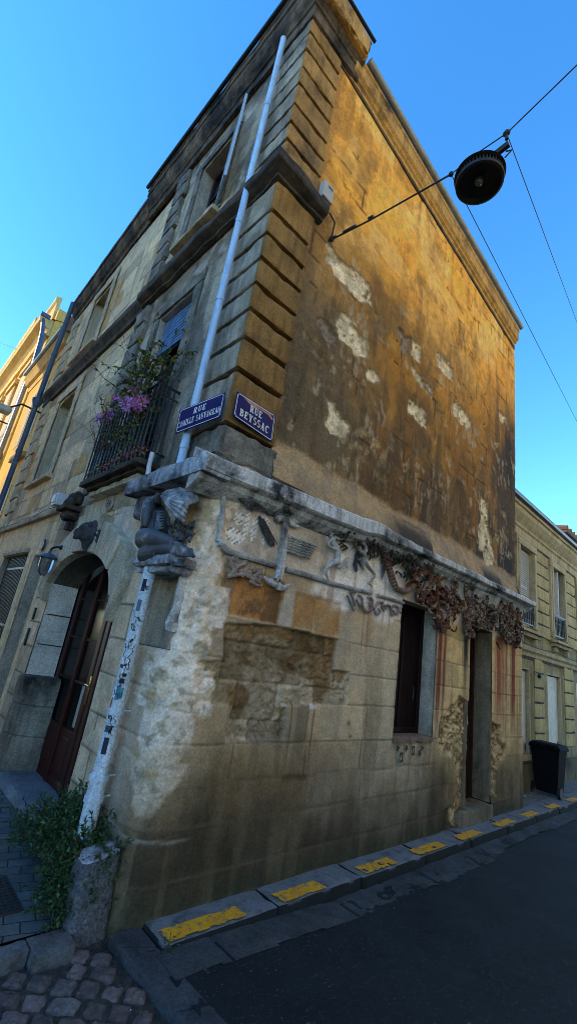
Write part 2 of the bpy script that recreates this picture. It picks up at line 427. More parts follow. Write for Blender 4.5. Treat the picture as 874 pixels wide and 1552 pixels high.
# side pavement of small setts
def setts():
    t = NT('grey_setts').rough(.85)
    br = t.n('ShaderNodeTexBrick'); br.offset = .5
    br.inputs['Scale'].default_value = 1; br.inputs['Mortar Size'].default_value = .004; br.inputs['Mortar Smooth'].default_value = .3
    br.inputs['Brick Width'].default_value = .155; br.inputs['Row Height'].default_value = .105
    br.inputs['Color1'].default_value = (.115, .14, .145, 1); br.inputs['Color2'].default_value = (.075, .095, .10, 1); br.inputs['Mortar'].default_value = (.018, .02, .018, 1)
    g = t.n('ShaderNodeNewGeometry'); mp = t.n('ShaderNodeMapping'); mp.inputs['Rotation'].default_value = (0, 0, R_(14))
    nz = t.n('ShaderNodeTexNoise'); nz.inputs['Scale'].default_value = 9
    mx = t.n('ShaderNodeVectorMath', operation='MULTIPLY_ADD'); t.l(g.outputs['Position'], nz.inputs['Vector'])
    t.l(nz.outputs['Color'], mx.inputs[0]); mx.inputs[1].default_value = (.02, .02, 0); t.l(g.outputs['Position'], mx.inputs[2])
    t.l(mx.outputs[0], mp.inputs['Vector']); t.l(mp.outputs[0], br.inputs['Vector'])
    c = t.mix(br.outputs['Color'], t.ramp(t.noise(7, 7, .7), [(.3, .55), (.7, 1.25)]), 1., 'MULTIPLY')
    t.col(c)
    h = t.mix(t.ramp(br.outputs['Fac'], [(0, 1.), (1, 0.)]), t.noise(60, 6), .25)
    t.bump(h, .9, .012); return t.m
M['setts'] = setts()
sheet('pavement', M['setts'], [[(-.92, .17), (.02, .17), (.02, 40), (-.92, 40)]], -.004)
pb = MB(); x = -.95
for j in (-.70, -.42, -.20): pb.gbox(x+.004, j-.004, .01-.2*(x+.45), .168, -.15, -.006, .03, .003, .008, j); x = j
tag(pb.build('kerb', M['concrete'], None, True), kind='structure')
# big worn cobbles in the foreground
cb = MB(); rr = random.Random(3)
ang = R_(-40); rowh = .112
for r in range(-18, 12):
    u = -1.6+rr.random()*.1
    while u < 1.4:
        w = rr.uniform(.10, .165)
        cxu, cyv = u+w/2, r*rowh
        px_, py_ = cxu*math.cos(ang)-cyv*math.sin(ang)-.25, cxu*math.sin(ang)+cyv*math.cos(ang)-.35
        if -1.5 < px_ < -.035+.12*max(0, -(py_+.1))*.3 and -1.7 < py_ < -.03-.2*(px_+.3)+(.12 if px_ > -.2 else 0):
            n = 17; hw, hh = w/2-.007, rowh/2-.007
            tone = rr.uniform(.6, 1.25); warm = rr.random()
            col = (.115*tone*(1+.2*warm), .098*tone, .092*tone*(1-.06*warm))
            tl = (rr.uniform(-.05, .05), rr.uniform(-.05, .05)); dz = rr.uniform(-.006, .006); rot = ang+rr.uniform(-.09, .09)
            vs = []; fs = []
            for i in range(n):
                for j in range(n):
                    a, b = i/(n-1)*2-1, j/(n-1)*2-1
                    ed = max(abs(a), abs(b)); rim = (abs(a)**5+abs(b)**5)
                    k = 1-.10*min(1, (abs(a)*abs(b))**4)
                    lx, ly = a*hw*k, b*hh*k
                    q = Vector((px_*7+lx*14, py_*7+ly*14, r))
                    lx += mnoise.noise(q*2.0)*.012; ly += mnoise.noise(q*2.0+Vector((5, 5, 5)))*.012
                    z = -.068+dz-.024*min(1.6, abs(a)**13+abs(b)**13)-.003*rim+mnoise.noise(q*1.7)*.007+mnoise.noise(q*6)*.004+tl[0]*lx+tl[1]*ly
                    vs.append((px_+lx*math.cos(rot)-ly*math.sin(rot), py_+lx*math.sin(rot)+ly*math.cos(rot), z))
            for i in range(n-1):
                for j in range(n-1):
                    fs.append((i*n+j, (i+1)*n+j, (i+1)*n+j+1, i*n+j+1))
            cb.add(vs, fs, 0, col)
        u += w
tag(cb.build('cobblestones', M['vc_rough'], None, True, cols=True), kind='structure')
undul('ground', stone('sandy_joint_fill', (.030, .029, .025), (.09, .085, .075), (.02, .03, .012), 30, .5, .7, 0, 1.), -1.9, .17, -3.2, .3, -.083, .02, .010, 9)

# ================================================================ CORNER HOUSE
house = empty('corner_house', (0, 0, 0), 'tall weathered stone corner house with a golden rendered wall, carved frieze and arched red door', 'house')
RAD = .17; AARC = RAD*math.pi/4
def fn_low(S, Z, H):
    r = RAD; off = r-AARC
    th = -3*math.pi/4+np.clip(S, -AARC, AARC)/r
    x = np.where(S > AARC, S+off, np.where(S < -AARC, -H, r+(r+H)*np.cos(th)))
    y = np.where(S > AARC, -H, np.where(S < -AARC, -S+off, r+(r+H)*np.sin(th)))
    return x, y, Z
OFF = RAD-AARC
sx = lambda x: x-OFF            # street-front x -> arc length
sy = lambda y: -(y-OFF)         # side-front y -> arc length
COURSE = [.0, .17, .45, .69, .935, 1.235, 1.50, 1.775, 2.08, 2.36, 2.65, 3.0]
def joints(S, Z, courses, blen, seed, wob=.012):
    """distance to nearest masonry joint, course index, block id"""
    Zw = Z+wob*(fbm(S*2.5, Z*2.5, 3, seed)-.5)*2; Sw = S+wob*(fbm(S*3, Z*3, 3, seed+5)-.5)*2
    ci = np.clip(np.searchsorted(np.array(courses), Zw.ravel()).reshape(Z.shape)-1, 0, len(courses)-2)
    c = np.array(courses); dz = np.minimum(Zw-c[ci], c[ci+1]-Zw)
    off = (_hash(ci.astype(float), ci*0.+3, seed)*.7+.5*(ci % 2))*blen
    bl = blen*(.85+.3*_hash(ci.astype(float), ci*0.+8, seed))
    q = (Sw+off)/bl; bi = np.floor(q); ds = np.minimum(q-bi, 1-(q-bi))*bl
    return dz, ds, ci, bi
WIN = (2.63, 3.41, .95, 2.33); DOR = (4.30, 4.98, .16, 2.29)
ARCH = (1.10, 3.00); 
def arch_z(y):
    c, hw = (ARCH[0]+ARCH[1])/2+.05, .94
    return 1.83+.43*np.sqrt(np.clip(1-((y-c)/hw)**2, 0, 1))
PRot = [F(*p) for p in ((341, 945), (430, 950), (512, 970), (506, 1016), (530, 1020), (526, 1066), (437, 1069), (430, 1118), (341, 1127), (350, 1068), (301, 1066), (303, 1003), (339, 1000))]
BRK1 = [(4.32, .22), (4.32, 1.38), (3.98, 1.42), (3.95, 1.30), (3.60, 1.14), (3.58, .80), (3.92, .74), (4.05, .5), (3.98, .26), (3.93, .05), (4.3, .05)]
BRK2 = [(4.96, .25), (4.96, 1.12), (5.30, 1.10), (5.33, .88), (5.52, .86), (5.50, .72), (5.22, .58), (5.16, .22)]
def low_wall():
    s = np.concatenate([np.arange(sy(3.46), -1.15, .026), np.arange(-1.15, .15, .0165), np.arange(.15, 1.98, .0095), np.arange(1.98, 3.6, .0165), np.arange(3.6, 5.6, .011), np.arange(5.6, 6.09, .0165)])
    z = np.concatenate([np.arange(-.16, .86, .0165), np.arange(.86, 1.84, .0095), np.arange(1.84, 2.99, .0165)])
    S, Z = np.meshgrid(s, z, indexing='ij'); X = S+OFF; Yl = OFF-S
    Wx = X+.05*(fbm(S*5, Z*5, 4, 21)-.5)*2; Wz = Z+.05*(fbm(S*5, Z*5, 4, 22)-.5)*2
    n1 = fbm(S*2, Z*2, 5, 1); n2 = fbm(S*7, Z*7, 5, 2); n3 = fbm(S*28, Z*28, 4, 3); n4 = fbm(S*1.1, Z*1.1, 4, 8)
    streak = fbm(S*9, Z*.7, 5, 41)
    R = S > 0
    C = mix(np.ones(S.shape+(3,))*np.array((.37, .29, .18)), (.29, .245, .18), sst(.35, .65, n1))
    C = mix(C, (.50, .37, .17), sst(3.3, 3.9, X+.3*(n1-.5))*.8)              # warmer toward the far end
    C = mix(C, (.42, .37, .28), sst(1.6, 2.3, X)*sst(3.5, 3.1, X)*.6)
    C = mix(C, (.15, .095, .035), sst(.38, .60, n4)*sst(1.4, .5, Z)*sst(.25, .5, X)*.75)      # brown damp
    C = mix(C, (.030, .026, .016), sst(1.0, .05, Z+.6*(n1-.5)+.4*(streak-.5))*np.where(R, .93, .7))  # darkens toward the wall foot: shade put into the colour
    C = mix(C, (.035, .038, .022), sst(.17, .03, Z+.06*(n2-.5))*.85)
    C = mix(C, (.10, .085, .055), sst(.55, .72, streak)*sst(2.2, 1.2, Z)*.5)
    dz, ds, ci, bi = joints(S, Z, COURSE, .78, 4)
    blk = _hash(bi, ci.astype(float), 77)
    C = C*(.86+.28*blk)[..., None]
    H = .006*(n1-.5)*2+.005*(n2-.5)+.003*(n3-.5)
    jd = np.minimum(dz, ds+np.where(_hash(bi, ci*1., 5) > .35, 0, 9))
    jm = sst(.011, .003, jd)*np.clip(sst(.30, .55, fbm(S*1.7, Z*1.7, 4, 15)+.1)+sst(-.5, -.8, S), 0, 1)
    H = H-.006*jm*(1-2*(fbm(S*.9, Z*.9, 2, 33) > .5))*1.0
    C = mix(C, (.10, .085, .06), jm*.6)
    # lime-washed frieze zone
    fr = sst(2.20, 2.25, Wz)*sst(.16, .3, X)
    C = mix(C, (.46, .43, .39), fr*.85)
    C = mix(C, (.22, .20, .17), fr*sst(.5, .7, n2)*.6)
    pale = np.clip(sst(1.22, 1.30, Wx+.12*np.sin(Wz*7))*sst(2.75, 2.4, Wx)*sst(2.03, 2.12, Wz+.05*np.sin(X*9)), 0, 1)
    C = mix(C, (.64, .66, .68), pale*.8)
    C = mix(C, (.20, .06, .045), pale*sst(.58, .72, fbm(S*16, Z*.5, 3, 66))*sst(2.75, 2.3, Z)*.45)
    C = mix(C, (.34, .33, .32), sst(2.65, 2.8, X)*sst(2.32, 2.42, Wz)*.8)
    # dotted white splashes around the fish
    for (cx, cz, rx, rz) in ((.30, 2.52, .05, .05), (.28, 2.37, .09, .06), (.38, 2.5, .025, .14), (.46, 2.48, .035, .11), (.55, 2.56, .06, .06), (.58, 2.48, .02, .1)):
        m = ((X+.3*(Wx-X)-cx)/rx)**2+((Z+.3*(Wz-Z)-cz)/rz)**2 < 1
        C = mix(C, (.62, .64, .66), m*.9)
        dots = (np.sin(X*150)*np.sin(Z*150) > .45) & m
        C = mix(C, (.06, .06, .06), dots*.9)
    # orange blocks
    def rct(x0, x1, z0, z1, w=.5): return (sst(x0-.012, x0+.012, X+w*(Wx-X))*sst(x1+.012, x1-.012, X+w*(Wx-X))*sst(z0-.012, z0+.012, Z+w*(Wz-Z))*sst(z1+.012, z1-.012, Z+w*(Wz-Z)))
    og = rct(.38, .86, 1.79, 2.14, .45)*sst(.18, .42, n2+.35*(n3-.3))
    C = mix(C, (.34, .16, .045), og*.9*sst(.2, .5, n2+.12)); C = mix(C, (.10, .06, .03), og*sst(.46, .60, fbm(S*5, Z*4, 6, 91, .62))*.85)
    og2 = rct(1.02, 1.62, 1.80, 2.10, .5)
    C = mix(C, (.30, .16, .05), og2*sst(.35, .6, n1+.1*(n2-.5))*.85)
    C = mix(C, (.15, .09, .05), rct(.25, .38, 1.75, 2.1)*.8)
    C = mix(C, (.30, .20, .09), rct(1.3, 2.1, 1.78, 2.2, 1.)*sst(.45, .7, streak)*.6)
    H = H-.02*og-.01*og2
    C = mix(C, (.36, .33, .29), rct(.87, 1.0, 1.78, 2.12, .6)*.8)
    # hacked-off rough recess
    rg = inpoly(X+.25*(Wx-X)*.6, Z+.25*(Wz-Z)*.6, PRot) & R
    rgs = blur(rg, 1)
    tool = fbm(S*26+Z*22, Z*44-S*12, 4, 55)
    rb = _hash(np.floor((X+.17*np.floor(Z/.27))/.42), np.floor(Z/.27), 57)
    ang_ = (rb-.5)*2.2; U = S*np.cos(ang_)+Z*np.sin(ang_); V = -S*np.sin(ang_)+Z*np.cos(ang_)
    ch = 1-np.abs(2*fbm(U*11, V*42, 4, 56, .6)-1); tool = sst(.35, .95, ch)
    rj = sst(.018, .004, np.minimum(np.abs((Z/.27) % 1-.5)*-.27+.135, .135-np.abs(((X+.17*np.floor(Z/.27))/.42) % 1-.5)*.27))
    rough = (fbm(S*5, Z*9, 5, 51)-.5)*.03+(ch-.75)*.014+(rb-.5)*.018+(fbm(S*24, Z*30, 4, 58, .65)-.5)*.030-rj*.012
    H = H*(1-rgs)+rgs*(-.034+rough)
    rc = mix(np.ones(S.shape+(3,))*np.array((.16, .125, .075)), (.28, .24, .175), sst(.42, .68, fbm(S*3, Z*3, 5, 52)))
    rc = mix(rc, (.12, .075, .03), sst(.48, .6, fbm(S*4, Z*4, 5, 53))*.9)
    rc = rc*(.62+.42*tool+.5*(fbm(S*26, Z*30, 4, 59)-.4))[..., None]*1.12*(.65+.6*rb)[..., None]
    C = C*(1-rgs[..., None])+rc*rgs[..., None]
    # broken masonry beside the far door
    for P, sd in ((BRK1, 61), (BRK2, 71)):
        b = inpoly(X+1.3*(Wx-X), Z+1.3*(Wz-Z), P) & R; bs = blur(b, 1)
        hh = -.05+(fbm(S*10, Z*14, 6, sd, .65)-.5)*.10+(fbm(S*40, Z*40, 3, sd+4)-.5)*.02
        H = H*(1-bs)+bs*hh
        bc = mix(np.ones(S.shape+(3,))*np.array((.46, .37, .22)), (.17, .12, .06), sst(.42, .6, fbm(S*16, Z*20, 6, sd+1, .65)))
        C = C*(1-bs[..., None])+bc*bs[..., None]
    hole = inpoly(Wx, Wz, [(3.72, -.1), (3.72, .2), (4.0, .26), (4.02, -.1)]) & R & (n2 > .38)
    H = H-.05*blur(hole, 1); C = mix(C, (.05, .045, .03), blur(hole, 1)*.8)
    # rust and soot runs
    def run(x, w, z0, z1, col, k):
        nonlocal C
        m = sst(w, w*.3, np.abs(X+.02*(fbm(S*2, Z*3, 2, int(x*50))-.5)-x))*sst(z0, z0+(z1-z0)*.6, Z)*sst(z1+.05, z1, Z)
        m = m*np.clip(.5+1.3*(fbm(S*40, Z*1.2, 3, int(x*31))-.3), 0, 1)
        C = mix(C, col, np.clip(m*k, 0, 1))
    run(3.50, .06, .8, 2.2, (.12, .018, .008), 1.5); run(3.62, .04, .9, 2.2, (.13, .02, .010), 1.4); run(3.55, .17, 1.0, 2.2, (.19, .07, .03), .55)
    run(4.18, .10, 1.5, 2.3, (.010, .010, .009), 1.5); run(4.17, .05, 1.2, 2.0, (.02, .018, .015), .9)
    run(5.25, .25, .8, 2.25, (.20, .055, .02), 1.1); run(5.75, .14, .6, 2.25, (.16, .035, .012), 1.3); run(5.5, .05, .9, 2.2, (.12, .02, .012), .9)
    run(2.05, .03, 1.5, 2.2, (.22, .07, .05), .5); run(2.4, .025, 1.7, 2.2, (.22, .07, .05), .5)
    run(1.16, .012, .66, 1.2, (.085, .05, .02), 1.2); run(1.42, .014, .64, 1.2, (.085, .05, .02), 1.2)
    C = mix(C, (.085, .05, .02), rct(1.14, 1.44, .655, .70, .5)*.8)
    for (x0, z0) in ((1.02, 1.215), (1.36, 1.215)): C = mix(C, (.5, .5, .5), rct(x0, x0+.09, z0-.05, z0+.01, 1.)*.8*(n2 > .45))
    for cx, cz in ((1.94, .98), (1.9, 1.08), (.68, 1.0), (.42, .42), (1.1, .30)):
        m = np.exp(-(((Wx-cx)/.028)**2+((Wz-cz)/.014)**2)); H -= .012*m; C = mix(C, (.10, .085, .06), np.clip(m, 0, 1)*.8)
    # worn corner: patched lime render
    stp = .245+.07*(_hash(np.floor((Z+.05)/.29), Z*0, 88)-.5)*2-.25*sst(.95, .45, Z)
    cz_ = sst(.025, -.02, np.abs(S)-stp+.05*(n1-.5)*2+.06*(n2-.5)*2+.03*(n3-.5))*sst(.40, .6, Z+.3*(n1-.5))
    C = mix(C, (.54, .49, .40), cz_*.8); C = mix(C, (.60, .57, .52), cz_*sst(.46, .62, fbm(S*4, Z*4, 6, 89, .6))*.65); C = mix(C, (.24, .21, .15), cz_*sst(.55, .68, fbm(S*12, Z*12, 6, 81, .65))*.75)
    C = mix(C, (.36, .38, .42), sst(-.05, -.3, S)*sst(2.0, 1.0, np.abs(Z-1.0))*sst(-.9, -.5, S)*.25)
    C = mix(C, (.36, .28, .14), cz_*sst(.62, .7, fbm(S*6, Z*6, 5, 83))*.7)
    lump = sst(.95, 1.3, Z)*sst(.36, .2, np.abs(S))
    H += lump*((fbm(S*7, Z*8, 5, 84)-.5)*.075+(fbm(S*22, Z*22, 4, 85)-.5)*.03-.005)
    H += -.02*sst(2.1, 1.9, Z)*sst(1.3, 1.5, Z)*sst(.05, .0, np.abs(S-.05))
    # lower left: big curved ashlars
    lj = sst(.012, .004, np.minimum.reduce([np.abs(Z-.40+.05*S), np.abs(Z-.80+.09*S), np.abs(Z-1.14+.1*S)]))*sst(.5, .3, np.abs(S+.1))
    H -= .008*lj; C = mix(C, (.40, .39, .37), lj*.45)
    C = mix(C, (.15, .125, .09), sst(.14, -.06, S)*sst(.48, .68, fbm(S*5, Z*2.5, 5, 87))*sst(1.1, .4, Z)*.7)
    left = sst(-.2, -.6, S)
    C = mix(C, (.54, .48, .37), left*.75); C = C*(1+left*(.5*(blk-.5)))[..., None]; C = mix(C, (.08, .07, .055), left*jm*.8); C = C*(1-.25*left*sst(.5, .7, n2))[..., None]
    C = mix(C, (.06, .06, .055), left*sst(.42, .1, Z+.2*(n1-.5))*.7)
    C = mix(C, (.40, .42, .44), sst(.74, .80, Yl)*sst(1.75, 1.55, Yl)*sst(2.2, 2.35, Wz)*sst(.45, .55, n1+.1)*.8)
    C = mix(C, (.10, .09, .08), sst(2.35, 2.6, Yl)*sst(2.2, 2.5, Wz)*.6)
    keep = ~((X > WIN[0]) & (X < WIN[1]) & (Z > WIN[2]) & (Z < WIN[3]) & R)
    keep &= ~((X > DOR[0]) & (X < DOR[1]) & (Z > DOR[2]) & (Z < DOR[3]) & R)
    keep &= ~((~R) & (Yl > ARCH[0]) & (Yl < ARCH[1]) & (Z < arch_z(Yl)))
    keep &= ~((~R) & (Yl > .12) & (Yl < .62) & (Z > 1.50) & (Z < 2.04))
    C = C*(1+.22*sst(.55, 1.2, Z+.3*(n1-.5)))[..., None]*np.array((1.16, 1.02, .90))
    return grid('ground_floor_wall', M['vc_smooth'], house, S, Z, H, C, fn_low, keep)
low_wall()
def zb(x): return 8.33-.096*(x-.54)
def peel(*pts, Y=.03): return [F(px, py, Y) for px, py in pts]
PEELS = [peel((488, 366), (500, 372), (520, 393), (545, 415), (566, 440), (567, 470), (548, 462), (527, 436), (505, 415), (494, 400), (497, 385)),
         peel((517, 470), (530, 480), (556, 515), (560, 535), (548, 545), (530, 530), (512, 510), (509, 485)),
         peel((494, 606), (506, 608), (514, 630), (530, 640), (524, 664), (506, 655), (490, 640), (499, 625)),
         peel((558, 556), (574, 568), (566, 580), (556, 576)), peel((615, 597), (625, 605), (649, 630), (647, 650), (630, 638), (618, 625)),
         peel((624, 515), (640, 530), (638, 555), (622, 540)), peel((622, 552), (640, 570), (657, 595), (640, 590), (628, 572)),
         peel((659, 527), (675, 540), (688, 560), (686, 578), (672, 566), (660, 552)), peel((686, 605), (700, 617), (714, 640), (712, 652), (695, 640), (687, 625)),
         peel((755, 617), (768, 635), (766, 648), (756, 636)), peel((728, 745), (738, 760), (740, 800), (752, 850), (738, 862), (724, 820), (726, 790))]
GREYP = [peel((482, 478), (495, 480), (512, 510), (508, 525), (492, 505)), peel((606, 495), (622, 515), (618, 535), (606, 520))]
def up_wall():
    x = np.arange(.50, 5.962, .0125); z = np.arange(2.94, 8.62, .0125)
    S, Z = np.meshgrid(x, z, indexing='ij')
    Wx = S+.07*(fbm(S*4, Z*4, 6, 121, .62)-.5)*2; Wz = Z+.07*(fbm(S*4, Z*4, 6, 122, .62)-.5)*2
    n1 = fbm(S*1.3, Z*1.3, 5, 101); n2 = fbm(S*5, Z*5, 5, 102); n3 = fbm(S*24, Z*24, 4, 103); n4 = fbm(S*.6, Z*.6, 4, 104)
    streak = fbm(S*7, Z*.8, 5, 141)
    crs = list(np.arange(2.9, 9.0, .315))
    dz, ds, ci, bi = joints(S, Z, crs, .72, 24, .02)
    blk = _hash(bi, ci.astype(float), 177)
    C = mix(np.ones(S.shape+(3,))*np.array((.90, .43, .06)), (.92, .53, .14), sst(.25, .8, blk)*.7)
    C = mix(C, (.84, .35, .03), sst(.5, .65, n1)*.7)
    C = mix(C, (.44, .20, .04), sst(.50, .68, n2)*.4); C = mix(C, (.22, .12, .04), sst(.58, .72, fbm(S*3, Z*1.2, 6, 145, .6))*.55); C = C*(.80+.45*sst(5.2, 8., Z))[..., None]  # last factor lightens the top: bounced light put into the colour
    H = .012*(n1-.5)*2+.008*(n2-.5)+.004*(n3-.5)+.003*(blk-.5)
    # grime grows downward
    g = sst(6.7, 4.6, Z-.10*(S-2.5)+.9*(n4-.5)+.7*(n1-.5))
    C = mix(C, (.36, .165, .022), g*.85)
    lg = g*sst(2.6, 1.0, S+.7*(n1-.5)+.25*(Z-4))
    C = mix(C, (.135, .108, .062), lg*.9)
    C = mix(C, (.40, .24, .07), lg*sst(.5, .68, n2)*.35)
    mg = sst(5.3, 4.0, Z+.6*(n1-.5)+.5*(streak-.5)-.12*(S-3))
    C = mix(C, (.19, .082, .018), mg*sst(.35, .65, n1+.15*(streak-.5))*.85)
    C = mix(C, (.085, .06, .03), mg*sst(.47, .62, n2*.5+streak*.5)*.75)
    C = mix(C, (.062, .046, .03), sst(4.5, 5.5, S+.5*(n1-.5))*sst(6.8, 5.6, Z+.8*(n2-.5))*(.35+.6*sst(.4, .6, streak)))
    C = mix(C, (.030, .026, .022), sst(5.35, 5.75, S+.35*(n1-.5))*sst(6.6, 5.2, Z+.8*(n2-.5))*.8)
    C = mix(C, (.035, .028, .02), sst(2.3, 3.0, S)*sst(3.75, 3.45, Z+.25*(n2-.5))*sst(.42, .58, streak)*.8)
    C = mix(C, (.12, .09, .05), sst(.75, .52, S+.15*(n2-.5))*.5)
    C = mix(C, (.10, .06, .025), sst(.50, .68, fbm(S*12, Z*.5, 4, 143))*sst(zb(S)-1.6, zb(S), Z)*.35)
    # flakes
    fl = (fbm(S*15, Z*8, 5, 151)+.10*(n1-.5) > .635) & (fbm(S*2, Z*2, 4, 152) > .47)
    fl &= (Z < 5.4+.6*(n1-.5)) & (Z > 3.2)
    fs = blur(fl, 1)
    C = mix(C, (.42, .33, .19), fs*.75); H -= .006*fs
    fl2 = blur((fbm(S*22, Z*7, 5, 153) > .625) & (Z < 4.4) & (Z > 3.25) & (S > 2.0) & (n2 > .45), 1); C = mix(C, (.46, .35, .20), fl2*.55); H -= .006*fl2
    # joints that have opened
    jn = np.minimum(dz, ds)
    jz = sst(.020, .006, jn+.012*(n3-.5))*sst(.62, .67, fbm(S*3.2, Z*3.2, 6, 161)+.13*sst(4.2, 5.5, S)+.02*sst(6, 4, Z))
    H -= .009*jz; C = mix(C, (.055, .035, .018), jz*.75)
    jl = sst(.010, .003, jn)*sst(.50, .60, fbm(S*1.1, Z*1.1, 3, 162)); H -= .002*jl; C = mix(C, (.34, .18, .05), jl*.25)
    cr = sst(.010, .003, np.abs(fbm(S*1.5+.3, Z*2.3, 5, 171)-.5))*sst(.54, .62, fbm(S*1.2, Z*1.2, 3, 172)); H -= .012*cr; C = mix(C, (.07, .045, .02), cr*.7)
    # many small losses
    f3 = (fbm(S*5, Z*4.2, 6, 155, .66)+.03*(n3-.5) > .655) & (fbm(S*1.1, Z*1.1, 4, 156) > .46) & (Z < 6.1+.8*(n1-.5)) & (Z > 3.4)
    f3s = blur(f3, 1); C = mix(C, (.50, .36, .17), f3s*.75); H -= .008*f3s
    # broad soot and damp
    so = sst(.50, .66, fbm(S*1.1, Z*.9, 6, 146, .62)+.10*sst(6.2, 4.2, Z)-.05)
    C = mix(C, (.075, .05, .026), so*.48*sst(7.9, 6.2, Z)); C = mix(C, (.16, .085, .022), so*.35)
    C = mix(C, (.06, .042, .022), sst(.54, .66, fbm(S*11, Z*3.2, 6, 147, .62))*sst(6.6, 4.8, Z)*.40)
    # fallen render
    for i, P in enumerate(PEELS+GREYP):
        pc = (sum(p[0] for p in P)/len(P), sum(p[1] for p in P)/len(P)); P = [(pc[0]+(a-pc[0])*.93, pc[1]+(c_-pc[1])*.93) for a, c_ in P]
        m = inpoly(S+1.25*(Wx-S)+.07*(fbm(S*15, Z*15, 4, 131, .65)-.5), Z+1.25*(Wz-Z)+.11*(fbm(S*13, Z*13, 4, 132, .65)-.5), P)&(fbm(S*8, Z*8, 5, 133, .65) > .36); far = blur(m, 5); rim = (far > .06)*(1-blur(m, 1))*(fbm(S*9, Z*9, 4, 183) > .42); C = mix(C, (.30, .22, .12) if i < len(PEELS) else (.12, .09, .05), blur(rim, 1)*.8); H = H-.007*blur(rim, 1); ms = blur(m, 1)
        H = H*(1-ms)+ms*(-.026+(fbm(S*24, Z*24, 4, 181)-.5)*.030); sh = ((blur(np.roll(m, 1, 1), 1) > .3) & ~m); C = mix(C, (.05, .035, .02), sh*.5)  # sh: shadow line painted along the top edge of each patch
        c1 = mix(np.ones(S.shape+(3,))*np.array((.78, .66, .42)), (.60, .48, .28), sst(.4, .65, fbm(S*18, Z*18, 4, 182)))
        if i >= len(PEELS): c1 = np.ones(S.shape+(3,))*np.array((.24, .19, .13))*(.8+.5*n2[..., None])
        if i == len(PEELS)-1 or i == 9: pass
        C = C*(1-ms[..., None])+(c1*(.72+.28*sst(.3, .6, n2))[..., None]*(.55+.45*sst(.2, .5, fbm(S*6, Z*6, 4, 134)))[..., None]*1.15)*ms[..., None]
    # pale sloping foot above the ledge
    ft = sst(3.34, 3.27, Wz+.10*(n1-.5))
    C = mix(C, (.46, .31, .15), ft*.85); C = mix(C, (.24, .18, .12), ft*sst(.45, .65, n2)*.5)
    C = mix(C, (.025, .022, .02), ft*sst(2.0, 2.5, S)*sst(.42, .52, fbm(S*1.8, S*0, 3, 191))*sst(3.25, 3.05, Z+.1*(n2-.5))*.9)
    H += .085*sst(3.3, 2.96, Z)+.004*sst(3.34, 3.3, Z)
    C = C*np.array((1.0, .965, 1.0))
    keep = Z < zb(S)+.12
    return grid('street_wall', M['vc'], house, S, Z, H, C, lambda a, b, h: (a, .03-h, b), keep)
up_wall()
# body: blocks daylight behind the walls
b = MB()
b.box(.34, 5.93, .30, 2.80, 2.93, 8.25); b.box(.7, 5.93, 2.8, 6.5, 2.93, 8.2); b.box(.60, 5.93, .62, 6.5, .0, 2.93); b.box(5.93, 6.10, .035, 1.2, -.1, 2.95)
b.box(5.93, 5.955, .05, 6.5, 2.95, zb(5.9)+.1); b.box(.2, .6, .62, 1.06, -.1, 2.9)
b.build('interior', M['dark'], house)
b = MB(); b.add([(.0, .0, 8.88), (5.95, .0, 8.34), (5.95, 3, 9.0), (.0, 3, 9.2), (5.95, 6.5, 8.34), (0, 6.5, 8.6)], [(0, 1, 2, 3), (3, 2, 4, 5)])
b.build('roof', M['tile'], house)
# pilaster of rusticated blocks on the corner
QZ = [3.20, 3.70, 4.01, 4.30, 4.575, 4.86, 5.15, 5.44, 5.83]; QZ2 = [6.10, 6.38, 6.63, 6.90, 7.22, 7.49, 7.79, 8.08, 8.335]
b = MB(); b.box(.065, .50, .065, .60, 2.9, 8.5); b.build('corner_pier_core', M['iron'], house)  # core coloured black so the gaps between blocks read as deep shadow
rq = random.Random(11)
for zs in (QZ, QZ2):
    for i in range(len(zs)-1):
        t = rq.uniform(.75, 1.15)
        up = 1.12 if zs is QZ2 else .62
        if zs is QZ and i > 5: up = .75
        q = MB(); q.gbox(.0, .515, .0, .625, zs[i]+.024, zs[i+1]-.024, .024, .005, .007, i+zs[0]*3, 0, (1, 1, 1))
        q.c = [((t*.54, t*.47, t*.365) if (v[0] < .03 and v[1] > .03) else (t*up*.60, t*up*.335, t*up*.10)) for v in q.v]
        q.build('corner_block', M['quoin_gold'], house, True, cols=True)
b = MB(); b.gbox(-.02, .56, -.025, .66, 2.93, 3.19, .03, .012, .03, 5); b.build('corner_block', M['weathered'], house, True)
# mouldings that wrap the corner
def mould(name, mat, prof, yl, xr, step=.05, amp=.006, chip=0, zof=None, seed=0, drop=0):
    m = len(prof); left = np.arange(yl, 0, -step); right = np.arange(0, xr, step)
    rows = []
    for v in left: rows.append(('l', v))
    rows.append(('c', 0))
    for v in right[1:]: rows.append(('r', v))
    rows.append(('r', xr)); vs = []
    for k, v in rows:
        for (p, z) in prof:
            q0 = Vector((v*3 if k == 'r' else -v*3, p*8, z*3+seed))
            d = mnoise.noise(q0*1.5)*amp+mnoise.noise(q0*4)*amp*.7-max(0, mnoise.noise(q0*.9+Vector((9, 2, 1))))*chip
            pp = p+d if p > .001 else p
            if k == 'l': vs.append((-pp, v, z+d*.5))
            elif k == 'c': vs.append((-pp, -pp, z+d*.5))
            else: vs.append((v, -pp, z+d*.5))
    fs = [(i*m+j, (i+1)*m+j, (i+1)*m+j+1, i*m+j+1) for i in range(len(rows)-1) for j in range(m-1)]
    fs += [tuple(range(m)), tuple(reversed([(len(rows)-1)*m+j for j in range(m)]))]
    b = MB(); b.add(vs, fs); return b.build(name, mat, house)
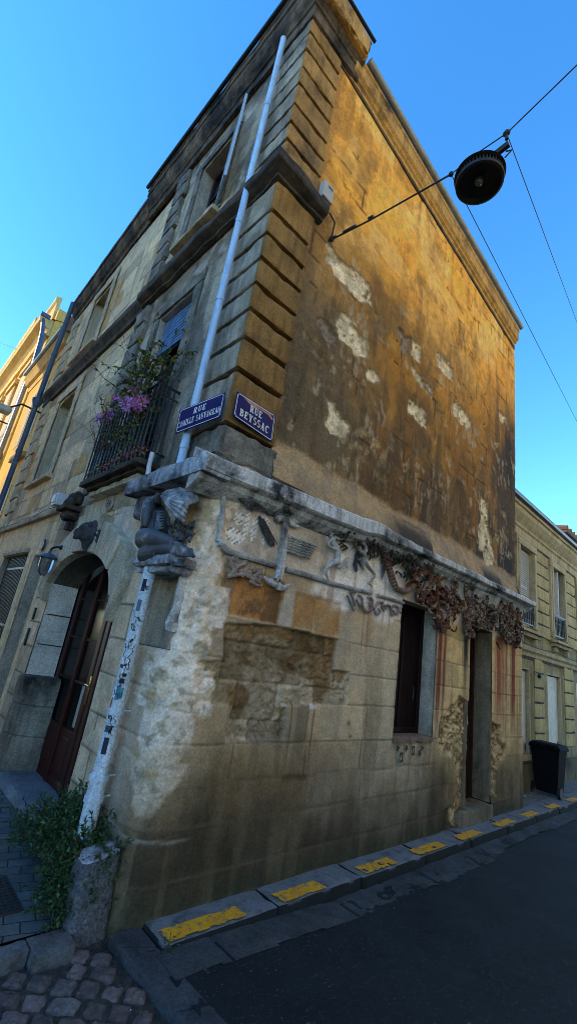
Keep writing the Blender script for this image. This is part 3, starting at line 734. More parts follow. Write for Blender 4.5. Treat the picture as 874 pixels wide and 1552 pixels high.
mould('string_course', M['black_stone'], [(-.02, 5.815), (.03, 5.825), (.035, 5.855), (.05, 5.86), (.075, 5.87), (.115, 5.89), (.125, 5.91), (.125, 5.985), (.10, 6.00), (.05, 6.07), (.02, 6.12), (-.02, 6.13)], 2.78, .60, .04, .012, .05)
mould('cornice', M['cornice'], [(-.02, 8.335), (.022, 8.345), (.025, 8.50), (.045, 8.51), (.05, 8.54), (.09, 8.60), (.125, 8.69), (.13, 8.75), (.15, 8.76), (.15, 8.86), (.165, 8.87), (.165, 8.90), (.02, 8.93), (-.02, 8.93)], 3.90, .80, .05, .006, .015)
# front face of that cornice on the golden side + the lighter eaves to the far end
def eaves(name, mat, prof, x0, x1, amp=.004, seed=0, slope=True):
    m = len(prof); xs = np.arange(x0, x1, .06); vs = []
    for x in xs:
        for p, z in prof:
            q0 = Vector((x*3, p*9, z*3+seed)); d = mnoise.noise(q0*2)*amp
            vs.append((x, .03-p-d, (zb(x) if slope else zb(x0))+z+d*.4))
    n = len(xs); fs = [(i*m+j, (i+1)*m+j, (i+1)*m+j+1, i*m+j+1) for i in range(n-1) for j in range(m-1)]
    fs += [tuple(range(m)), tuple(reversed([(n-1)*m+j for j in range(m)]))]
    b = MB(); b.add(vs, fs); return b.build(name, mat, house)
eaves('eaves_cornice', M['cornice_gold'], [(-.02, -.01), (.02, 0), (.022, .055), (.05, .075), (.055, .10), (.085, .13), (.09, .29), (.105, .31), (.105, .36), (-.02, .38)], .70, 5.97)
eaves('eaves_shade_strip', M['black_stone'], [(-.02, -.05), (.012, -.045), (.012, -.012), (-.02, -.005)], .53, 5.96)  # dark strip: shade under the eaves cornice put into the colour
b = MB()
for (xa, xb, r) in ((.86, 5.95, .045),):
    pts = [(x, -.10, zb(x)+.42) for x in np.linspace(xa, xb, 20)]
    b.tube(pts, r, 10)
b.build('gutter', M['zinc'], house, True)
q = MB(); q.gbox(.02, .79, -.172, -.05, 8.60, 8.93, .03, .006, .03, 3); q.build('cornice_block', M['cornice_gold'], house, True)
q = MB(); q.tube([(-.185, y, 8.93) for y in np.linspace(3.9, -.17, 30)], .03, 8); q.tube([(x, -.185, 8.93) for x in np.linspace(-.18, .83, 8)], .022, 8); q.build('gutter', M['iron'], house, True)
# ---- big ledge over the ground floor, following its slightly wavy line
def ledge():
    xs = np.concatenate([np.arange(-.185, 6.28, .03)])
    def zt(x): return np.interp(x, [-.2, .1, 1.0, 1.72, 1.80, 1.95, 2.1, 2.6, 4, 6.3], [2.82, 2.835, 2.885, 2.925, 2.945, 2.955, 2.935, 2.925, 2.94, 2.965])
    def th(x): return np.interp(x, [-.2, 1.6, 2, 2.6, 6.3], [.115, .135, .12, .085, .075])
    prof = lambda x: [(-.03, zt(x)+.10), (.02, zt(x)+.06), (.165, zt(x)+.002), (.178, zt(x)-.012), (.180, zt(x)-th(x)+.012), (.165, zt(x)-th(x)), (.12, zt(x)-th(x)-.012), (.10, zt(x)-th(x)-.05), (.04, zt(x)-th(x)-.09), (-.03, zt(x)-th(x)-.12)]
    vs = []; m = 10
    for x in xs:
        for i, (p, z) in enumerate(prof(x)):
            q = Vector((x*3, p*6, z*4)); d = mnoise.noise(q*1.5)*.005+mnoise.noise(q*5)*.004-max(0, mnoise.noise(q*.8+Vector((4, 4, 4)))-.2)*.014
            vs.append((x, -(p+(d if p > 0 else 0)), z+d*.6))
    n = len(xs); fs = [(i*m+j, (i+1)*m+j, (i+1)*m+j+1, i*m+j+1) for i in range(n-1) for j in range(m-1)]+[tuple(range(m)), tuple(reversed([(n-1)*m+j for j in range(m)]))]
    b = MB(); b.add(vs, fs); b.build('ledge', M['ledge'], house)
    b = MB(); b.gbox(-.20, .05, -.17, 1.09, 2.69, 2.828, .022, .005, .006, 8); b.build('ledge', M['ledge_dark'], house, True)
    b = MB(); b.gbox(-.11, .02, .74, 1.03, 2.50, 2.70, .03, .01, .03, 9); b.build('ledge_bracket', M['statue'], house, True)
ledge()
# ---- window and doorway of the street front
def reveal(x0, x1, z0, z1, d, mat, name='reveal', sill=True):
    b = MB(); t = .05
    b.gbox(x1, x1+t, .010, d, z0, z1+t, .05, .003, .006, 2); b.gbox(x0-t, x0, .010, d, z0, z1+t, .05, .003, .006, 3)
    b.gbox(x0, x1, .012, d, z1, z1+t, .05, .003, .006, 4)
    b.build(name, mat, house, True)
reveal(WIN[0], WIN[1], WIN[2], WIN[3], .24, M['grey_stone'])
w = MB(); w.gbox(WIN[0]-.01, WIN[1]+.0, -.03, .24, WIN[2]-.05, WIN[2]+.008, .04, .004, .012, 2)
win = MB(); win.box(WIN[0], WIN[0]+.06, .17, .22, WIN[2], WIN[3], .006); win.box(WIN[1]-.06, WIN[1], .17, .22, WIN[2], WIN[3], .006); win.box(WIN[0]+.06, WIN[1]-.06, .17, .22, WIN[3]-.06, WIN[3], .006); win.box(WIN[0]+.06, WIN[1]-.06, .17, .22, WIN[2]+.01, WIN[2]+.07, .006)
M['blackred'] = plain('black_red_boards', (.010, .0018, .0018), .6, 0, .5, 6, .15, .2)
wo = win.build('window', M['blackred'], house)
w.build('sill', stone('pinkish_sill', (.28, .17, .12), (.20, .13, .09), (.06, .04, .03), 5), wo, True)
b = MB()
for k in range(4):
    xa = WIN[0]+.06+k*.165; b.box(xa+.003, xa+.162, .195, .215, WIN[2]+.07, WIN[3]-.06, .004)
b.box(WIN[0]+.35, WIN[0]+.39, .185, .20, WIN[2]+.07, WIN[3]-.06, .004)
b.build('shutter_boards', M['blackred'], wo)
b = MB(); b.tube([(3.22, .175, 1.30), (3.22, .150, 1.30), (3.22, .150, 1.44), (3.22, .175, 1.44)], .008, 6); b.build('handle', M['iron'], wo)
reveal(DOR[0], DOR[1], DOR[2], DOR[3], .27, stone('dark_brown_reveal', (.17, .125, .075), (.26, .195, .12), (.03, .025, .02), 4))  # doorway reveal in a darker, browner stone
d = MB(); d.box(DOR[0], DOR[0]+.05, .24, .28, .16, DOR[3]); d.box(DOR[1]-.05, DOR[1], .24, .28, .16, DOR[3]); d.box(DOR[0]+.05, DOR[1]-.05, .24, .28, DOR[3]-.06, DOR[3])
do = d.build('door', M['brownwood'], house)
b = MB()
for z0, z1 in ((.20, .55), (.60, 1.15), (1.2, 2.2)): b.box(DOR[0]+.08, DOR[1]-.08, .262, .275, z0, z1, .006)
b.box(DOR[0]+.05, DOR[1]-.05, .274, .282, .16, DOR[3]-.06); b.build('panel', M['brownwood'], do)
b = MB(); b.gbox(4.10, 4.975, -.045, .26, -.01, .155, .03, .004, .006, 4); b.build('doorstep', stone('brown_step', (.26, .20, .13), (.16, .125, .08), (.06, .05, .035), 4), house, True)
# chalk crosses on the door reveal
for zc in (1.86, 1.56, .98, .70):
    b = MB()
    for s in (-1, 1):
        yc = .14; b.add([(DOR[1]-.003, yc-.045-.008, zc-s*.07), (DOR[1]-.003, yc-.045+.012, zc-s*.07), (DOR[1]-.0028, yc+.045+.008, zc+s*.07), (DOR[1]-.0028, yc+.045-.012, zc+s*.07)], [(0, 1, 2, 3)])
    b.build('chalk_cross', M['chalk'], house)
# stencilled stars under the window
def star(cx, cz, r, rot): return [(cx+(r if k % 2 == 0 else r*.42)*math.sin(rot+k*math.pi/5), cz+(r if k % 2 == 0 else r*.42)*math.cos(rot+k*math.pi/5)) for k in range(10)]
b = MB(); w_ = MB()
for (px, py, rot) in ((600, 1133, .3), (613, 1133, .7), (637, 1133, .2)):
    cx, cz = F(px, py); P = star(cx, cz, .044, rot); b.add([(a, -.020, c) for a, c in P], [tuple(range(10))])
cx, cz = F(633, 1141); P = star(cx, cz, .050, .5); b.add([(a, -.020, c) for a, c in P], [tuple(range(10))])
for (px, py, rot) in ((623, 1137, .1), (605, 1147, .2)):
    cx, cz = F(px, py); hw, hh = .028, .045
    for k in range(4):
        a, c = [(-1, 1), (1, 1), (1, -1), (-1, -1)][k]; e, f = [(1, 1), (1, -1), (-1, -1), (-1, 1)][k]
        b.add([(cx+a*hw, -.020, cz+c*hh), (cx+e*hw, -.020, cz+f*hh), (cx+e*hw*.5, -.020, cz+f*hh*.5), (cx+a*hw*.5, -.020, cz+c*hh*.5)], [(0, 1, 2, 3)])
b.build('star_stencil', M['black'], house)
cx, cz = F(603, 1148); b = MB(); b.box(cx-.012, cx+.015, -.021, -.018, cz-.03, cz+.01); b.build('tag_stencil', M['sticker_green'], house)
# ---- arched entrance on the side front
b = MB()   # jamb and intrados lining
N = 40; ys = np.linspace(ARCH[0], ARCH[1], N)
P = [(ARCH[0], .0)]+[(float(y), float(arch_z(y))) for y in ys]+[(ARCH[1], .0)]
vs = []; fs = []
for i, (y, z) in enumerate(P): vs += [(.006, y, z), (.28, y+(.0 if y < 2 else -.10)*(1 if z < 1.9 else .6), z-.01)]
for i in range(len(P)-1): fs.append((2*i, 2*i+1, 2*i+3, 2*i+2))
b.add(vs, fs); b.mi = [1 if (vs[f[0]][2] > 1.78 and vs[f[3]][2] > 1.78) else 0 for f in b.f]; b.build('arch_reveal', [stone('pale_reveal_stone', (.72, .67, .58), (.56, .52, .45), (.24, .21, .17), 2.5, .58, .85, .25), stone('dark_intrados', (.13, .115, .09), (.07, .062, .05), (.02, .02, .018), 3)], house, False)  # underside of the arch darker than the jambs
b = MB()
for z in (.45, .94, 1.27, 1.60):   # open joints of the reveal
    b.add([(.03, ARCH[1]-.012, z), (.27, ARCH[1]-.097, z), (.27, ARCH[1]-.099, z+.012), (.03, ARCH[1]-.014, z+.012)], [(0, 1, 2, 3)])
b.build('reveal_joints', M['earth'], house)
def Lp(y, z, d): return (-d, y, z)
def voussoir(inner, outer, d, seed):
    q = MB(); q.prism(inner+outer, Lp, -.02, d); k = (.82, 1.1, .95, 1.12, .9)[seed-1]; q.c = [(k, k, k)]*len(q.v); return q.build('voussoir', M['arch'], house, cols=True, bevel=.010)
ay = lambda y: (y, float(arch_z(y)))
def arc(y0, y1, n=8): return [ay(y) for y in np.linspace(y0, y1, n)]
voussoir([(1.10, 1.62)]+arc(1.10, 1.28, 6), [(1.13, 2.32), (1.00, 2.25), (.94, 1.98)], .085, 1)
voussoir(arc(1.30, 1.70), [(1.66, 2.55), (1.42, 2.47), (1.135, 2.325)], .10, 2)
voussoir(arc(1.722, 2.28), [(2.36, 2.66), (2.0, 2.68), (1.665, 2.62)], .125, 3)
voussoir(arc(2.302, 2.70), [(2.96, 2.36), (2.62, 2.52), (2.365, 2.62)], .09, 4)
voussoir(arc(2.722, 3.0)+[(3.0, 1.74)], [(3.24, 1.86), (3.22, 2.14), (2.965, 2.355)], .075, 5)
# quarter-round guard stones at both jambs
def guard(y0, y1, x0, x1, zt, sgn, sd):
    b = MB(); n = 8; cy = y0 if sgn > 0 else y1; pts = []
    ry = y1-y0; rx = x1-x0
    arcp = [(x1-rx*math.sin(a), cy+sgn*ry*math.cos(a)) for a in np.linspace(0, math.pi/2, n)]
    prof = [(-.1, 1.0), (.35, 1.0), (.365, .95), (.38, 1.0), (.645, 1.0), (.66, .95), (.675, 1.0), (zt-.05, 1.0), (zt-.015, .97), (zt, .9)]
    vs = []; fs = []
    for z, k in prof:
        ring = [(x1+(x-x1)*k, cy+(y-cy)*k, z) for x, y in arcp]+[(x1, cy, z)]
        ring = [(x+mnoise.noise(Vector((x*7, y*7, z*6+sd)))*.012, y+mnoise.noise(Vector((x*7, y*7+9, z*6+sd)))*.012, z) for x, y, z in ring]; vs += ring
    m = n+1
    for i in range(len(prof)-1):
        for j in range(m): fs.append((i*m+j, i*m+(j+1) % m, (i+1)*m+(j+1) % m, (i+1)*m+j))
    fs.append(tuple((len(prof)-1)*m+j for j in range(m)))
    b.add(vs, fs); return b.build('guard_stone', stone('damp_guard_stone', (.36, .33, .26), (.20, .18, .14), (.035, .035, .03), 3, .44, .66, .6), house, True)
guard(2.70, 3.03, -.045, .30, .95, -1, 1); guard(1.06, 1.36, .02, .34, .84, 1, 5)
b = MB(); b.gbox(-.06, .40, 1.32, 2.80, -.12, .055, .05, .005, .02, 6); b.build('doorstep', M['slab'], house, True)
# the double door: dark red frame, tall glazed leaves
X0 = .30
b = MB()
b.box(X0, X0+.06, 1.06, 2.92, 0.04, .12, .005)
for y, wdt in ((2.84, .07), (2.36, .075), (1.92, .09), (1.80, .09), (1.12, .10)): b.box(X0-.012, X0+.05, y, y+wdt, .05, 2.15, .008)
ad = b.build('door', M['redwood'], house)
for (y0, y1) in ((2.435, 2.84), (2.01, 2.36), (1.22, 1.80)):
    q = MB(); q.box(X0+.005, X0+.045, y0, y1, .12, .56, .006); q.box(X0-.004, X0+.02, y0+.06, y1-.06, .19, .49, .012); q.build('panel', M['redwood'], ad)
    g = MB(); g.box(X0+.02, X0+.03, y0+.002, y1-.002, .56, 2.26); g.build('glass', M['glass'], ad)
    g = MB()
    for z in (.98, 1.40, 1.82): g.box(X0+.004, X0+.034, y0+.001, y1-.001, z, z+.025, .003)
    g.build('glazing_bar', M['brownwood'], ad)
b = MB(); b.box(X0+.048, X0+.055, 1.02, 3.02, .0, 2.4); b.build('backing', M['dark'], ad)
b = MB(); b.tube([(X0-.015, 1.895, 1.02), (X0-.06, 1.895, 1.02), (X0-.06, 1.80, 1.02)], .008, 8); b.box(X0-.022, X0-.012, 1.88, 1.91, .84, 1.10, .003); b.build('handle', M['brass'], ad, True)
b = MB(); b.box(X0+.010, X0+.016, 2.02, 2.12, .60, .98); b.build('notice', M['boxgrey'], ad)
# niche behind the downpipe
b = MB(); vs = []; n = 12
for z in (1.50, 2.04):
    for k in range(n+1): a = math.pi*k/n; vs.append((.16*math.sin(a)**.6+.004, .37-.25*math.cos(a), z))
b.add(vs, [(k, k+1, n+2+k, n+1+k) for k in range(n)]+[tuple(range(n+1)), tuple(range(2*n+1, n, -1))]); b.build('niche', M['grey_stone'], house, False)
for q0 in ((-.035, .05, .10, .145, 1.62, 2.05, .03, .008, .012, 3), (-.03, .05, .615, .66, 1.6, 2.05, .03, .008, .012, 4)): b = MB(); b.gbox(*q0); b.build('niche_frame', M['ledge'], house, True)
b = MB(); b.gbox(-.19, .04, .03, .60, 2.045, 2.115, .025, .006, .014, 8); b.gbox(-.15, .03, .06, .57, 2.00, 2.045, .025, .006, .01, 9); b.build('statue_shelf', M['ledge_dark'], house, True)
# ---- upper wall of the side front (first bay)
W1 = (1.26, 2.08, 3.03, 5.30); W2 = (1.33, 2.06, 6.45, 7.90)
def side_wall(name, par, y0, y1, z0, z1, xp, opens, base, tiles, seed, step=.026, dark=1.0, arch=None):
    y = np.arange(y0, y1+step, step); z = np.arange(z0, z1+step, step)
    S, Z = np.meshgrid(y, z, indexing='ij')
    n1 = fbm(S*1.4, Z*1.4, 5, seed); n2 = fbm(S*5, Z*5, 5, seed+1); n3 = fbm(S*24, Z*24, 4, seed+2); st = fbm(S*8, Z*.7, 5, seed+3)
    dz, ds, ci, bi = joints(S, Z, list(np.arange(z0-.1, z1+.5, .30)), .62, seed+9, .008)
    blk = _hash(bi, ci.astype(float), seed+50)
    C = np.ones(S.shape+(3,))*np.array(base)
    C = C*(.82+.36*n1)[..., None]
    if tiles:
        C = mix(C, (.58, .51, .37), (blk > .6)*.7); C = mix(C, (.42, .26, .08), (blk < .18)*.8*sst(.2, .6, n2+.15)); C = mix(C, (.25, .225, .18), ((blk > .3) & (blk < .45))*.6)
    H = .006*(n1-.5)*2+.005*(n2-.5)+.003*(n3-.5)+.004*(blk-.5)*tiles
    jn = np.minimum(dz, ds); jm = sst(.014, .004, jn)*(.45+.55*(n2 > .45)); H -= .006*jm; C = mix(C, (.10, .085, .065), jm*(.75 if tiles else .5))
    C = mix(C, (.045, .043, .040), sst(.5, .7, st*.6+n1*.4)*.75*dark); C = mix(C, (.07, .066, .06), sst(.42, .62, fbm(S*3, Z*1.6, 6, seed+7, .6))*.7*(dark > .9))
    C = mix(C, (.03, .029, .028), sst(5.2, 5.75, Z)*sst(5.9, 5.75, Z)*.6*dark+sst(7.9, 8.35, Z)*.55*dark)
    C = mix(C, (.40, .41, .42), sst(.6, .72, n2)*.5*dark)
    keep = np.ones(S.shape, bool)
    for o in opens:
        top = o[3]
        if len(o) > 4: top = o[3]-.12*((S-(o[0]+o[1])/2)/((o[1]-o[0])/2))**2
        keep &= ~((S > o[0]) & (S < o[1]) & (Z > o[2]) & (Z < top))
    C = C*np.array((1.10, 1.0, .88))
    return grid(name, M['vc'], par, S, Z, H, C, lambda a, b, h: (xp-h, a, b), keep)
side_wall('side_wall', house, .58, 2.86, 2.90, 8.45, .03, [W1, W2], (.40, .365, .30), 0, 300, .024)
def side_reveal(par, o, d, mat, xp=.035, top=True):
    b = MB(); t = .06
    b.box(xp, d, o[1], o[1]+t, o[2]-.05, o[3]+t, .004); b.box(xp, d, o[0]-t, o[0], o[2]-.05, o[3]+t, .004)
    b.box(xp+.002, d, o[0]+.001, o[1]-.001, o[3]-.01, o[3]+t, .004); b.box(xp+.002, d, o[0]+.001, o[1]-.001, o[2]-.08, o[2]+.004, .004)
    return b.build('reveal', mat, par)
side_reveal(house, W1, .30, M['grey_stone']); side_reveal(house, W2, .30, M['grey_stone'])
def casement(par, o, x, mat, gm, rows=3, blind=None):
    y0, y1, z0, z1 = o; b = MB(); f = .055
    b.box(x, x+.05, y0, y0+f, z0, z1, .004); b.box(x, x+.05, y1-f, y1, z0, z1, .004); b.box(x, x+.05, y0+f, y1-f, z1-f, z1, .004); b.box(x, x+.05, y0+f, y1-f, z0, z0+f, .004)
    b.box(x-.008, x+.05, (y0+y1)/2-.04, (y0+y1)/2+.04, z0+f, z1-f, .004)
    for k in range(1, rows):
        z = z0+(z1-z0)*k/rows; b.box(x+.01, x+.04, y0+f, y1-f, z, z+.03, .003)
    wn = b.build('window', mat, par)
    g = MB(); g.box(x+.024, x+.030, y0+.02, y1-.02, z0+.02, z1-.02); g.build('pane', gm, wn)
    return wn
wn1 = casement(house, W1, .20, M['brownwood'], M['glass'], 4)
b = MB(); b.box(.115, .14, W1[0]+.01, W1[1]-.01, 4.80, 5.29, .004)
for k in range(9): b.box(.108, .118, W1[0]+.01, W1[1]-.01, 4.82+k*.052, 4.862+k*.052, .004)
b.box(.10, .15, W1[0]+.01, W1[1]-.01, 4.765, 4.80, .006); b.build('roller_blind', M['blind'], wn1)
wn2 = casement(house, W2, .20, M['brownwood'], M['glass'], 3)
b = MB()   # shutter leaf swung out into the street
hy = W2[0]+.02
def leaf(hinge, out, z0, z1, th=.03):
    b = MB(); (xh, yh), (xo, yo) = hinge, out
    dx, dy = xo-xh, yo-yh; l = math.hypot(dx, dy); ux, uy = dx/l, dy/l; nx, ny = -uy, ux
    def pp(a, n_, z): return (xh+ux*a+nx*n_, yh+uy*a+ny*n_, z)
    def bar(a0, a1, za, zb_, t0, t1):
        vs = [pp(a, t, z) for a in (a0, a1) for t in (t0, t1) for z in (za, zb_)]
        b.add(vs, [(0, 1, 3, 2), (4, 6, 7, 5), (0, 4, 5, 1), (2, 3, 7, 6), (0, 2, 6, 4), (1, 5, 7, 3)])
    s = .045
    bar(0, s, z0, z1, 0, th); bar(l-s, l, z0, z1, 0, th); bar(s, l-s, z0, z0+s, .002, th-.002); bar(s, l-s, z1-s, z1, .002, th-.002); bar(s, l-s, (z0+z1)/2-s/2, (z0+z1)/2+s/2, .002, th-.002)
    z = z0+s+.01
    while z < z1-s-.02:
        if abs(z-(z0+z1)/2) > s/2+.02: bar(s, l-s, z, z+.018, .004, th-.004)
        z += .032
    return b
leaf((.02, hy), (-.16, hy-.47), W2[2]+.06, W2[3]-.02).build('shutter', plain('pale_blue_shutter', (.34, .47, .60), .5, 0, .12, 8, .05), wn2)
# raised surrounds and border blocks
def surround(par, o, wdt, x, mat, seed):
    q = MB(); q.gbox(x, .034, o[0]-wdt, o[0]-.003, o[2], o[3]+.003, .04, .004, .008, seed); q.gbox(x, .034, o[1]+.003, o[1]+wdt, o[2], o[3]+.003, .04, .004, .008, seed+1)
    q.gbox(x-.003, .034, o[0]-wdt-.01, o[1]+wdt+.01, o[3]+.006, o[3]+wdt, .04, .004, .008, seed+2)
    return q.build('window_surround', mat, par, True)
surround(house, W1, .17, .004, M['weathered'], 20); surround(house, W2, .16, .004, M['weathered'], 30)
q = MB(); q.gbox(-.075, .05, W2[0]-.14, W2[1]+.14, W2[2]-.085, W2[2]-.005, .04, .004, .01, 3); q.build('window_sill', M['quoin'], house, True)
for zs in ([3.0+i*.305 for i in range(10)], [6.22+i*.30 for i in range(8)]):
    for i in range(len(zs)-1):
        yy = 2.46 if i % 2 else 2.50
        q = MB(); q.gbox(-.035, .05, yy, 2.85, zs[i]+.016, zs[i+1]-.016, .035, .005, .014, i+7); q.build('border_block', M['weathered'], house, True)
q = MB(); q.gbox(-.02, .04, .66, 2.86, 2.86, 3.0, .04, .006, .014, 2); q.build('string_course', M['grey_stone'], house, True)
# ---- balcony
BX = -.19; BY0, BY1 = .98, 2.36
b = MB(); b.gbox(BX-.03, .02, BY0-.03, BY1+.03, 2.985, 3.05, .04, .004, .012, 1); b.gbox(BX+.03, .02, BY0+.05, BY1-.05, 2.945, 2.985, .04, .004, .01, 2)
ba = b.build('balcony', M['black_stone'], house, True)
b = MB(); b.gbox(-.12, .02, 1.10, 2.30, 2.885, 2.944, .03, .003, .006, 3); b.c = [(1, 1, 1)]*len(b.v); b.build('balcony_apron', M['arch'], ba, True, cols=True)
b = MB()
for z, r in ((3.82, .014), (3.72, .008), (3.14, .010)):
    b.tube([(.03, BY0, z), (BX, BY0, z), (BX, BY1, z), (.03, BY1, z)], r, 6)
for y in np.linspace(BY0, BY1, 16): b.tube([(BX, y, 3.05), (BX, y, 3.82)], .009, 6)
for x in np.linspace(BX, -.03, 5)[1:]:
    for y in (BY0, BY1): b.tube([(x, y, 3.05), (x, y, 3.82)], .0075, 6)
for y in (BY0, BY1): b.ell((BX, y, 3.86), (.025, .025, .035), None, 8, 6)
b.build('railing', M['iron'], ba, True)
# ---- downpipe in two lengths (passes through the ledge)
PX, PYy = -.115, .405
b = MB(); b.tube([(-.085, .40, 2.83), (-.085, .40, 5.2), (-.085, .40, 5.70)], .034, 14)
b.tube([(-.085, .40, 5.70), (-.085, .40, 8.36)], .034, 14)
pp = b.build('downpipe', M['pipe'], house, True)
for z in (3.05, 4.55, 5.5, 7.2): b = MB(); b.tube([(-.085, .40, z-.02), (-.085, .40, z+.02)], .039, 14); b.build('pipe_clip', M['pipe'], pp, True)
b = MB(); b.tube([(PX, PYy, 2.04), (PX, PYy, .62)], .047, 16); b.tube([(PX, PYy, .66), (PX, PYy, .02)], .053, 16)
M['pipe_worn'] = stone('worn_pale_pipe', (.68, .78, .86), (.52, .62, .70), (.26, .30, .33), 9, .56, .78, .35, .15)
pl = b.build('downpipe', M['pipe_worn'], house, True)
for z, r in ((1.055, .053), (.66, .063), (.54, .061)): b = MB(); b.tube([(PX, PYy, z-.02), (PX, PYy, z+.012)], r, 16); b.tube([(PX, PYy, z), (.02, PYy+.015, z)], .006, 6); b.build('pipe_clip', M['pipe_worn'], pl, True)
# stickers and scribbles curved round the lower pipe
def on_pipe(a, z, r=.0485): return (PX+r*math.cos(a), PYy+r*math.sin(a), z)
def sticker(a0, a1, z0, z1, mat, skew=0):
    b = MB(); n = 5; vs = []
    for k in range(n):
        a = a0+(a1-a0)*k/(n-1); vs += [on_pipe(a, z0+skew*k/(n-1)), on_pipe(a, z1+skew*k/(n-1))]
    b.add(vs, [(2*k, 2*k+2, 2*k+3, 2*k+1) for k in range(n-1)]); b.build('sticker', mat, pl)
AM = math.atan2(CAM[1]-PYy, CAM[0]-PX)
for a0, a1, z0, z1, m in ((-.7, -.1, 1.86, 1.95, 'sticker_dark'), (-.5, .2, 1.235, 1.265, 'black'), (-.3, .3, 1.28, 1.30, 'black'), (-.6, .1, .80, .90, 'sticker_dark'), (-.1, .4, 1.14, 1.21, 'sticker_green'), (-1.1, -.8, 1.08, 1.14, 'sticker_red'), (-.7, -.1, 1.72, 1.80, 'pipe_blue'), (-.6, .0, 1.13, 1.22, 'blind'), (-.9, .1, .93, .97, 'pipe_blue')):
    sticker(AM+a0, AM+a1, z0, z1, M[m])
rs = random.Random(5)
for zc in (1.90, 1.68, 1.62, 1.52, 1.46, 1.40, 1.36, 1.33, 1.245, 1.17, 1.04, 1.01, .97):
    b = MB(); a = AM+rs.uniform(-.9, -.3); z = zc
    for k in range(rs.randint(3, 5)):
        pts = []; aa, zz = a, z
        for j in range(5): pts.append(on_pipe(aa, zz, .0492)); aa += rs.uniform(-.25, .3); zz += rs.uniform(-.028, .028)
        b.tube(pts, .0022, 4); a += .22
    b.build('scribble', M['black'], pl)
b = MB(); b.tube([(-.10, .95, 3.12), (-.10, .95, 2.99), (-.10, .93, 2.93), (-.10, .91, 2.83)], .022, 10); b.build('overflow_pipe', M['white'], house, True)
# ---- painted notice, two weathered lines
def bfont(txt, size, fn, mat, parent, name='lettering', bold=0):
    cu = bpy.data.curves.new(name, 'FONT'); cu.body = txt; cu.size = size; cu.offset = bold; cu.align_x = 'LEFT'
    o = bpy.data.objects.new(name, cu); COL.objects.link(o)
    dg = bpy.context.evaluated_depsgraph_get(); me = bpy.data.meshes.new_from_object(o.evaluated_get(dg)); bpy.data.objects.remove(o)
    for v in me.vertices: v.co = fn(v.co.x, v.co.y)
    return link(name, me, mat, parent)
def NOT(x, z):
    return Vector((2.49+x*.95, .03-.085*float(sst(3.3, 2.96, np.array(z)))-.013, z))
bfont("DEFENSE D'AFFICHER", .060, lambda x, y: NOT(x, 3.185+y), M['black'], house, 'painted_notice')
bfont("LOI DU 29 JUILLET 1881", .052, lambda x, y: NOT(x, 3.12+y), M['black'], house, 'painted_notice')
# ================================================================ NEIGHBOUR on the side street
nb = empty('stone_house', (0, 5.1, 0), 'pale ashlar stone house joined to the left of the corner house, with deep narrow windows', 'house')
NW2 = (5.08, 5.98, 6.34, 7.78, 1); NW1 = (5.05, 6.02, 3.74, 5.40, 1); NBAR = (4.60, 6.10, 1.05, 2.42); NDR = (3.68, 4.22, .0, 2.36)
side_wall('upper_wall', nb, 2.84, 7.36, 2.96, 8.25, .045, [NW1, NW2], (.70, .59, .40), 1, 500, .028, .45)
side_wall('ground_floor_wall', nb, 3.45, 7.36, -.1, 2.98, .015, [NBAR, NDR], (.70, .59, .40), 0, 600, .03, .5)
side_reveal(nb, NW1, .42, M['pale'], .05); side_reveal(nb, NW2, .42, M['pale'], .05); side_reveal(nb, NBAR, .22, M['grey_stone'], .02); side_reveal(nb, NDR, .45, M['grey_stone'], .02)
casement(nb, NW1[:4], .40, M['brownwood'], M['glass'], 4); casement(nb, NW2[:4], .40, M['brownwood'], M['glass'], 4)
b = MB(); b.box(.16, .2, NBAR[0], NBAR[1], NBAR[2], NBAR[3]); gw = b.build('barred_window', M['dark'], nb)
b = MB()
for y in np.linspace(NBAR[0]+.05, NBAR[1]-.05, 18): b.tube([(.09, y, NBAR[2]), (.09, y, NBAR[3])], .010, 6)
for z in (1.35, 2.2): b.box(.083, .097, NBAR[0], NBAR[1], z, z+.03)
b.build('grille', plain('grey_iron_bars', (.03, .032, .036), .5, .2), gw)
b = MB(); b.gbox(-.01, .2, NBAR[0]-.02, NBAR[1]+.1, NBAR[3]+.003, NBAR[3]+.06, .05, .003, .01, 4); b.box(.10, .18, NBAR[0], NBAR[1], NBAR[3]+.06, NBAR[3]+.2); b.build('lintel', M['grey_stone'], nb)
b = MB(); b.box(.36, .42, NDR[0], NDR[1], 0, NDR[3]); b.build('door', M['brownwood'], nb)
surround(nb, NW1[:3]+(5.42,), .19, .012, M['pale'], 40); surround(nb, NW2[:3]+(7.80,), .19, .012, M['pale'], 50)
for q0 in ((-.05, .06, 4.86, 6.22, 3.655, 3.735, .05, .004, .01, 4), (-.05, .06, 4.88, 6.2, 6.27, 6.335, .05, .004, .01, 5)): q = MB(); q.gbox(*q0); q.build('window_sill', M['pale'], nb, True)
q = MB(); q.gbox(-.05, .05, 2.87, 7.40, 2.90, 2.975, .05, .004, .01, 6); q.build('string_course', M['grey_stone'], nb, True)
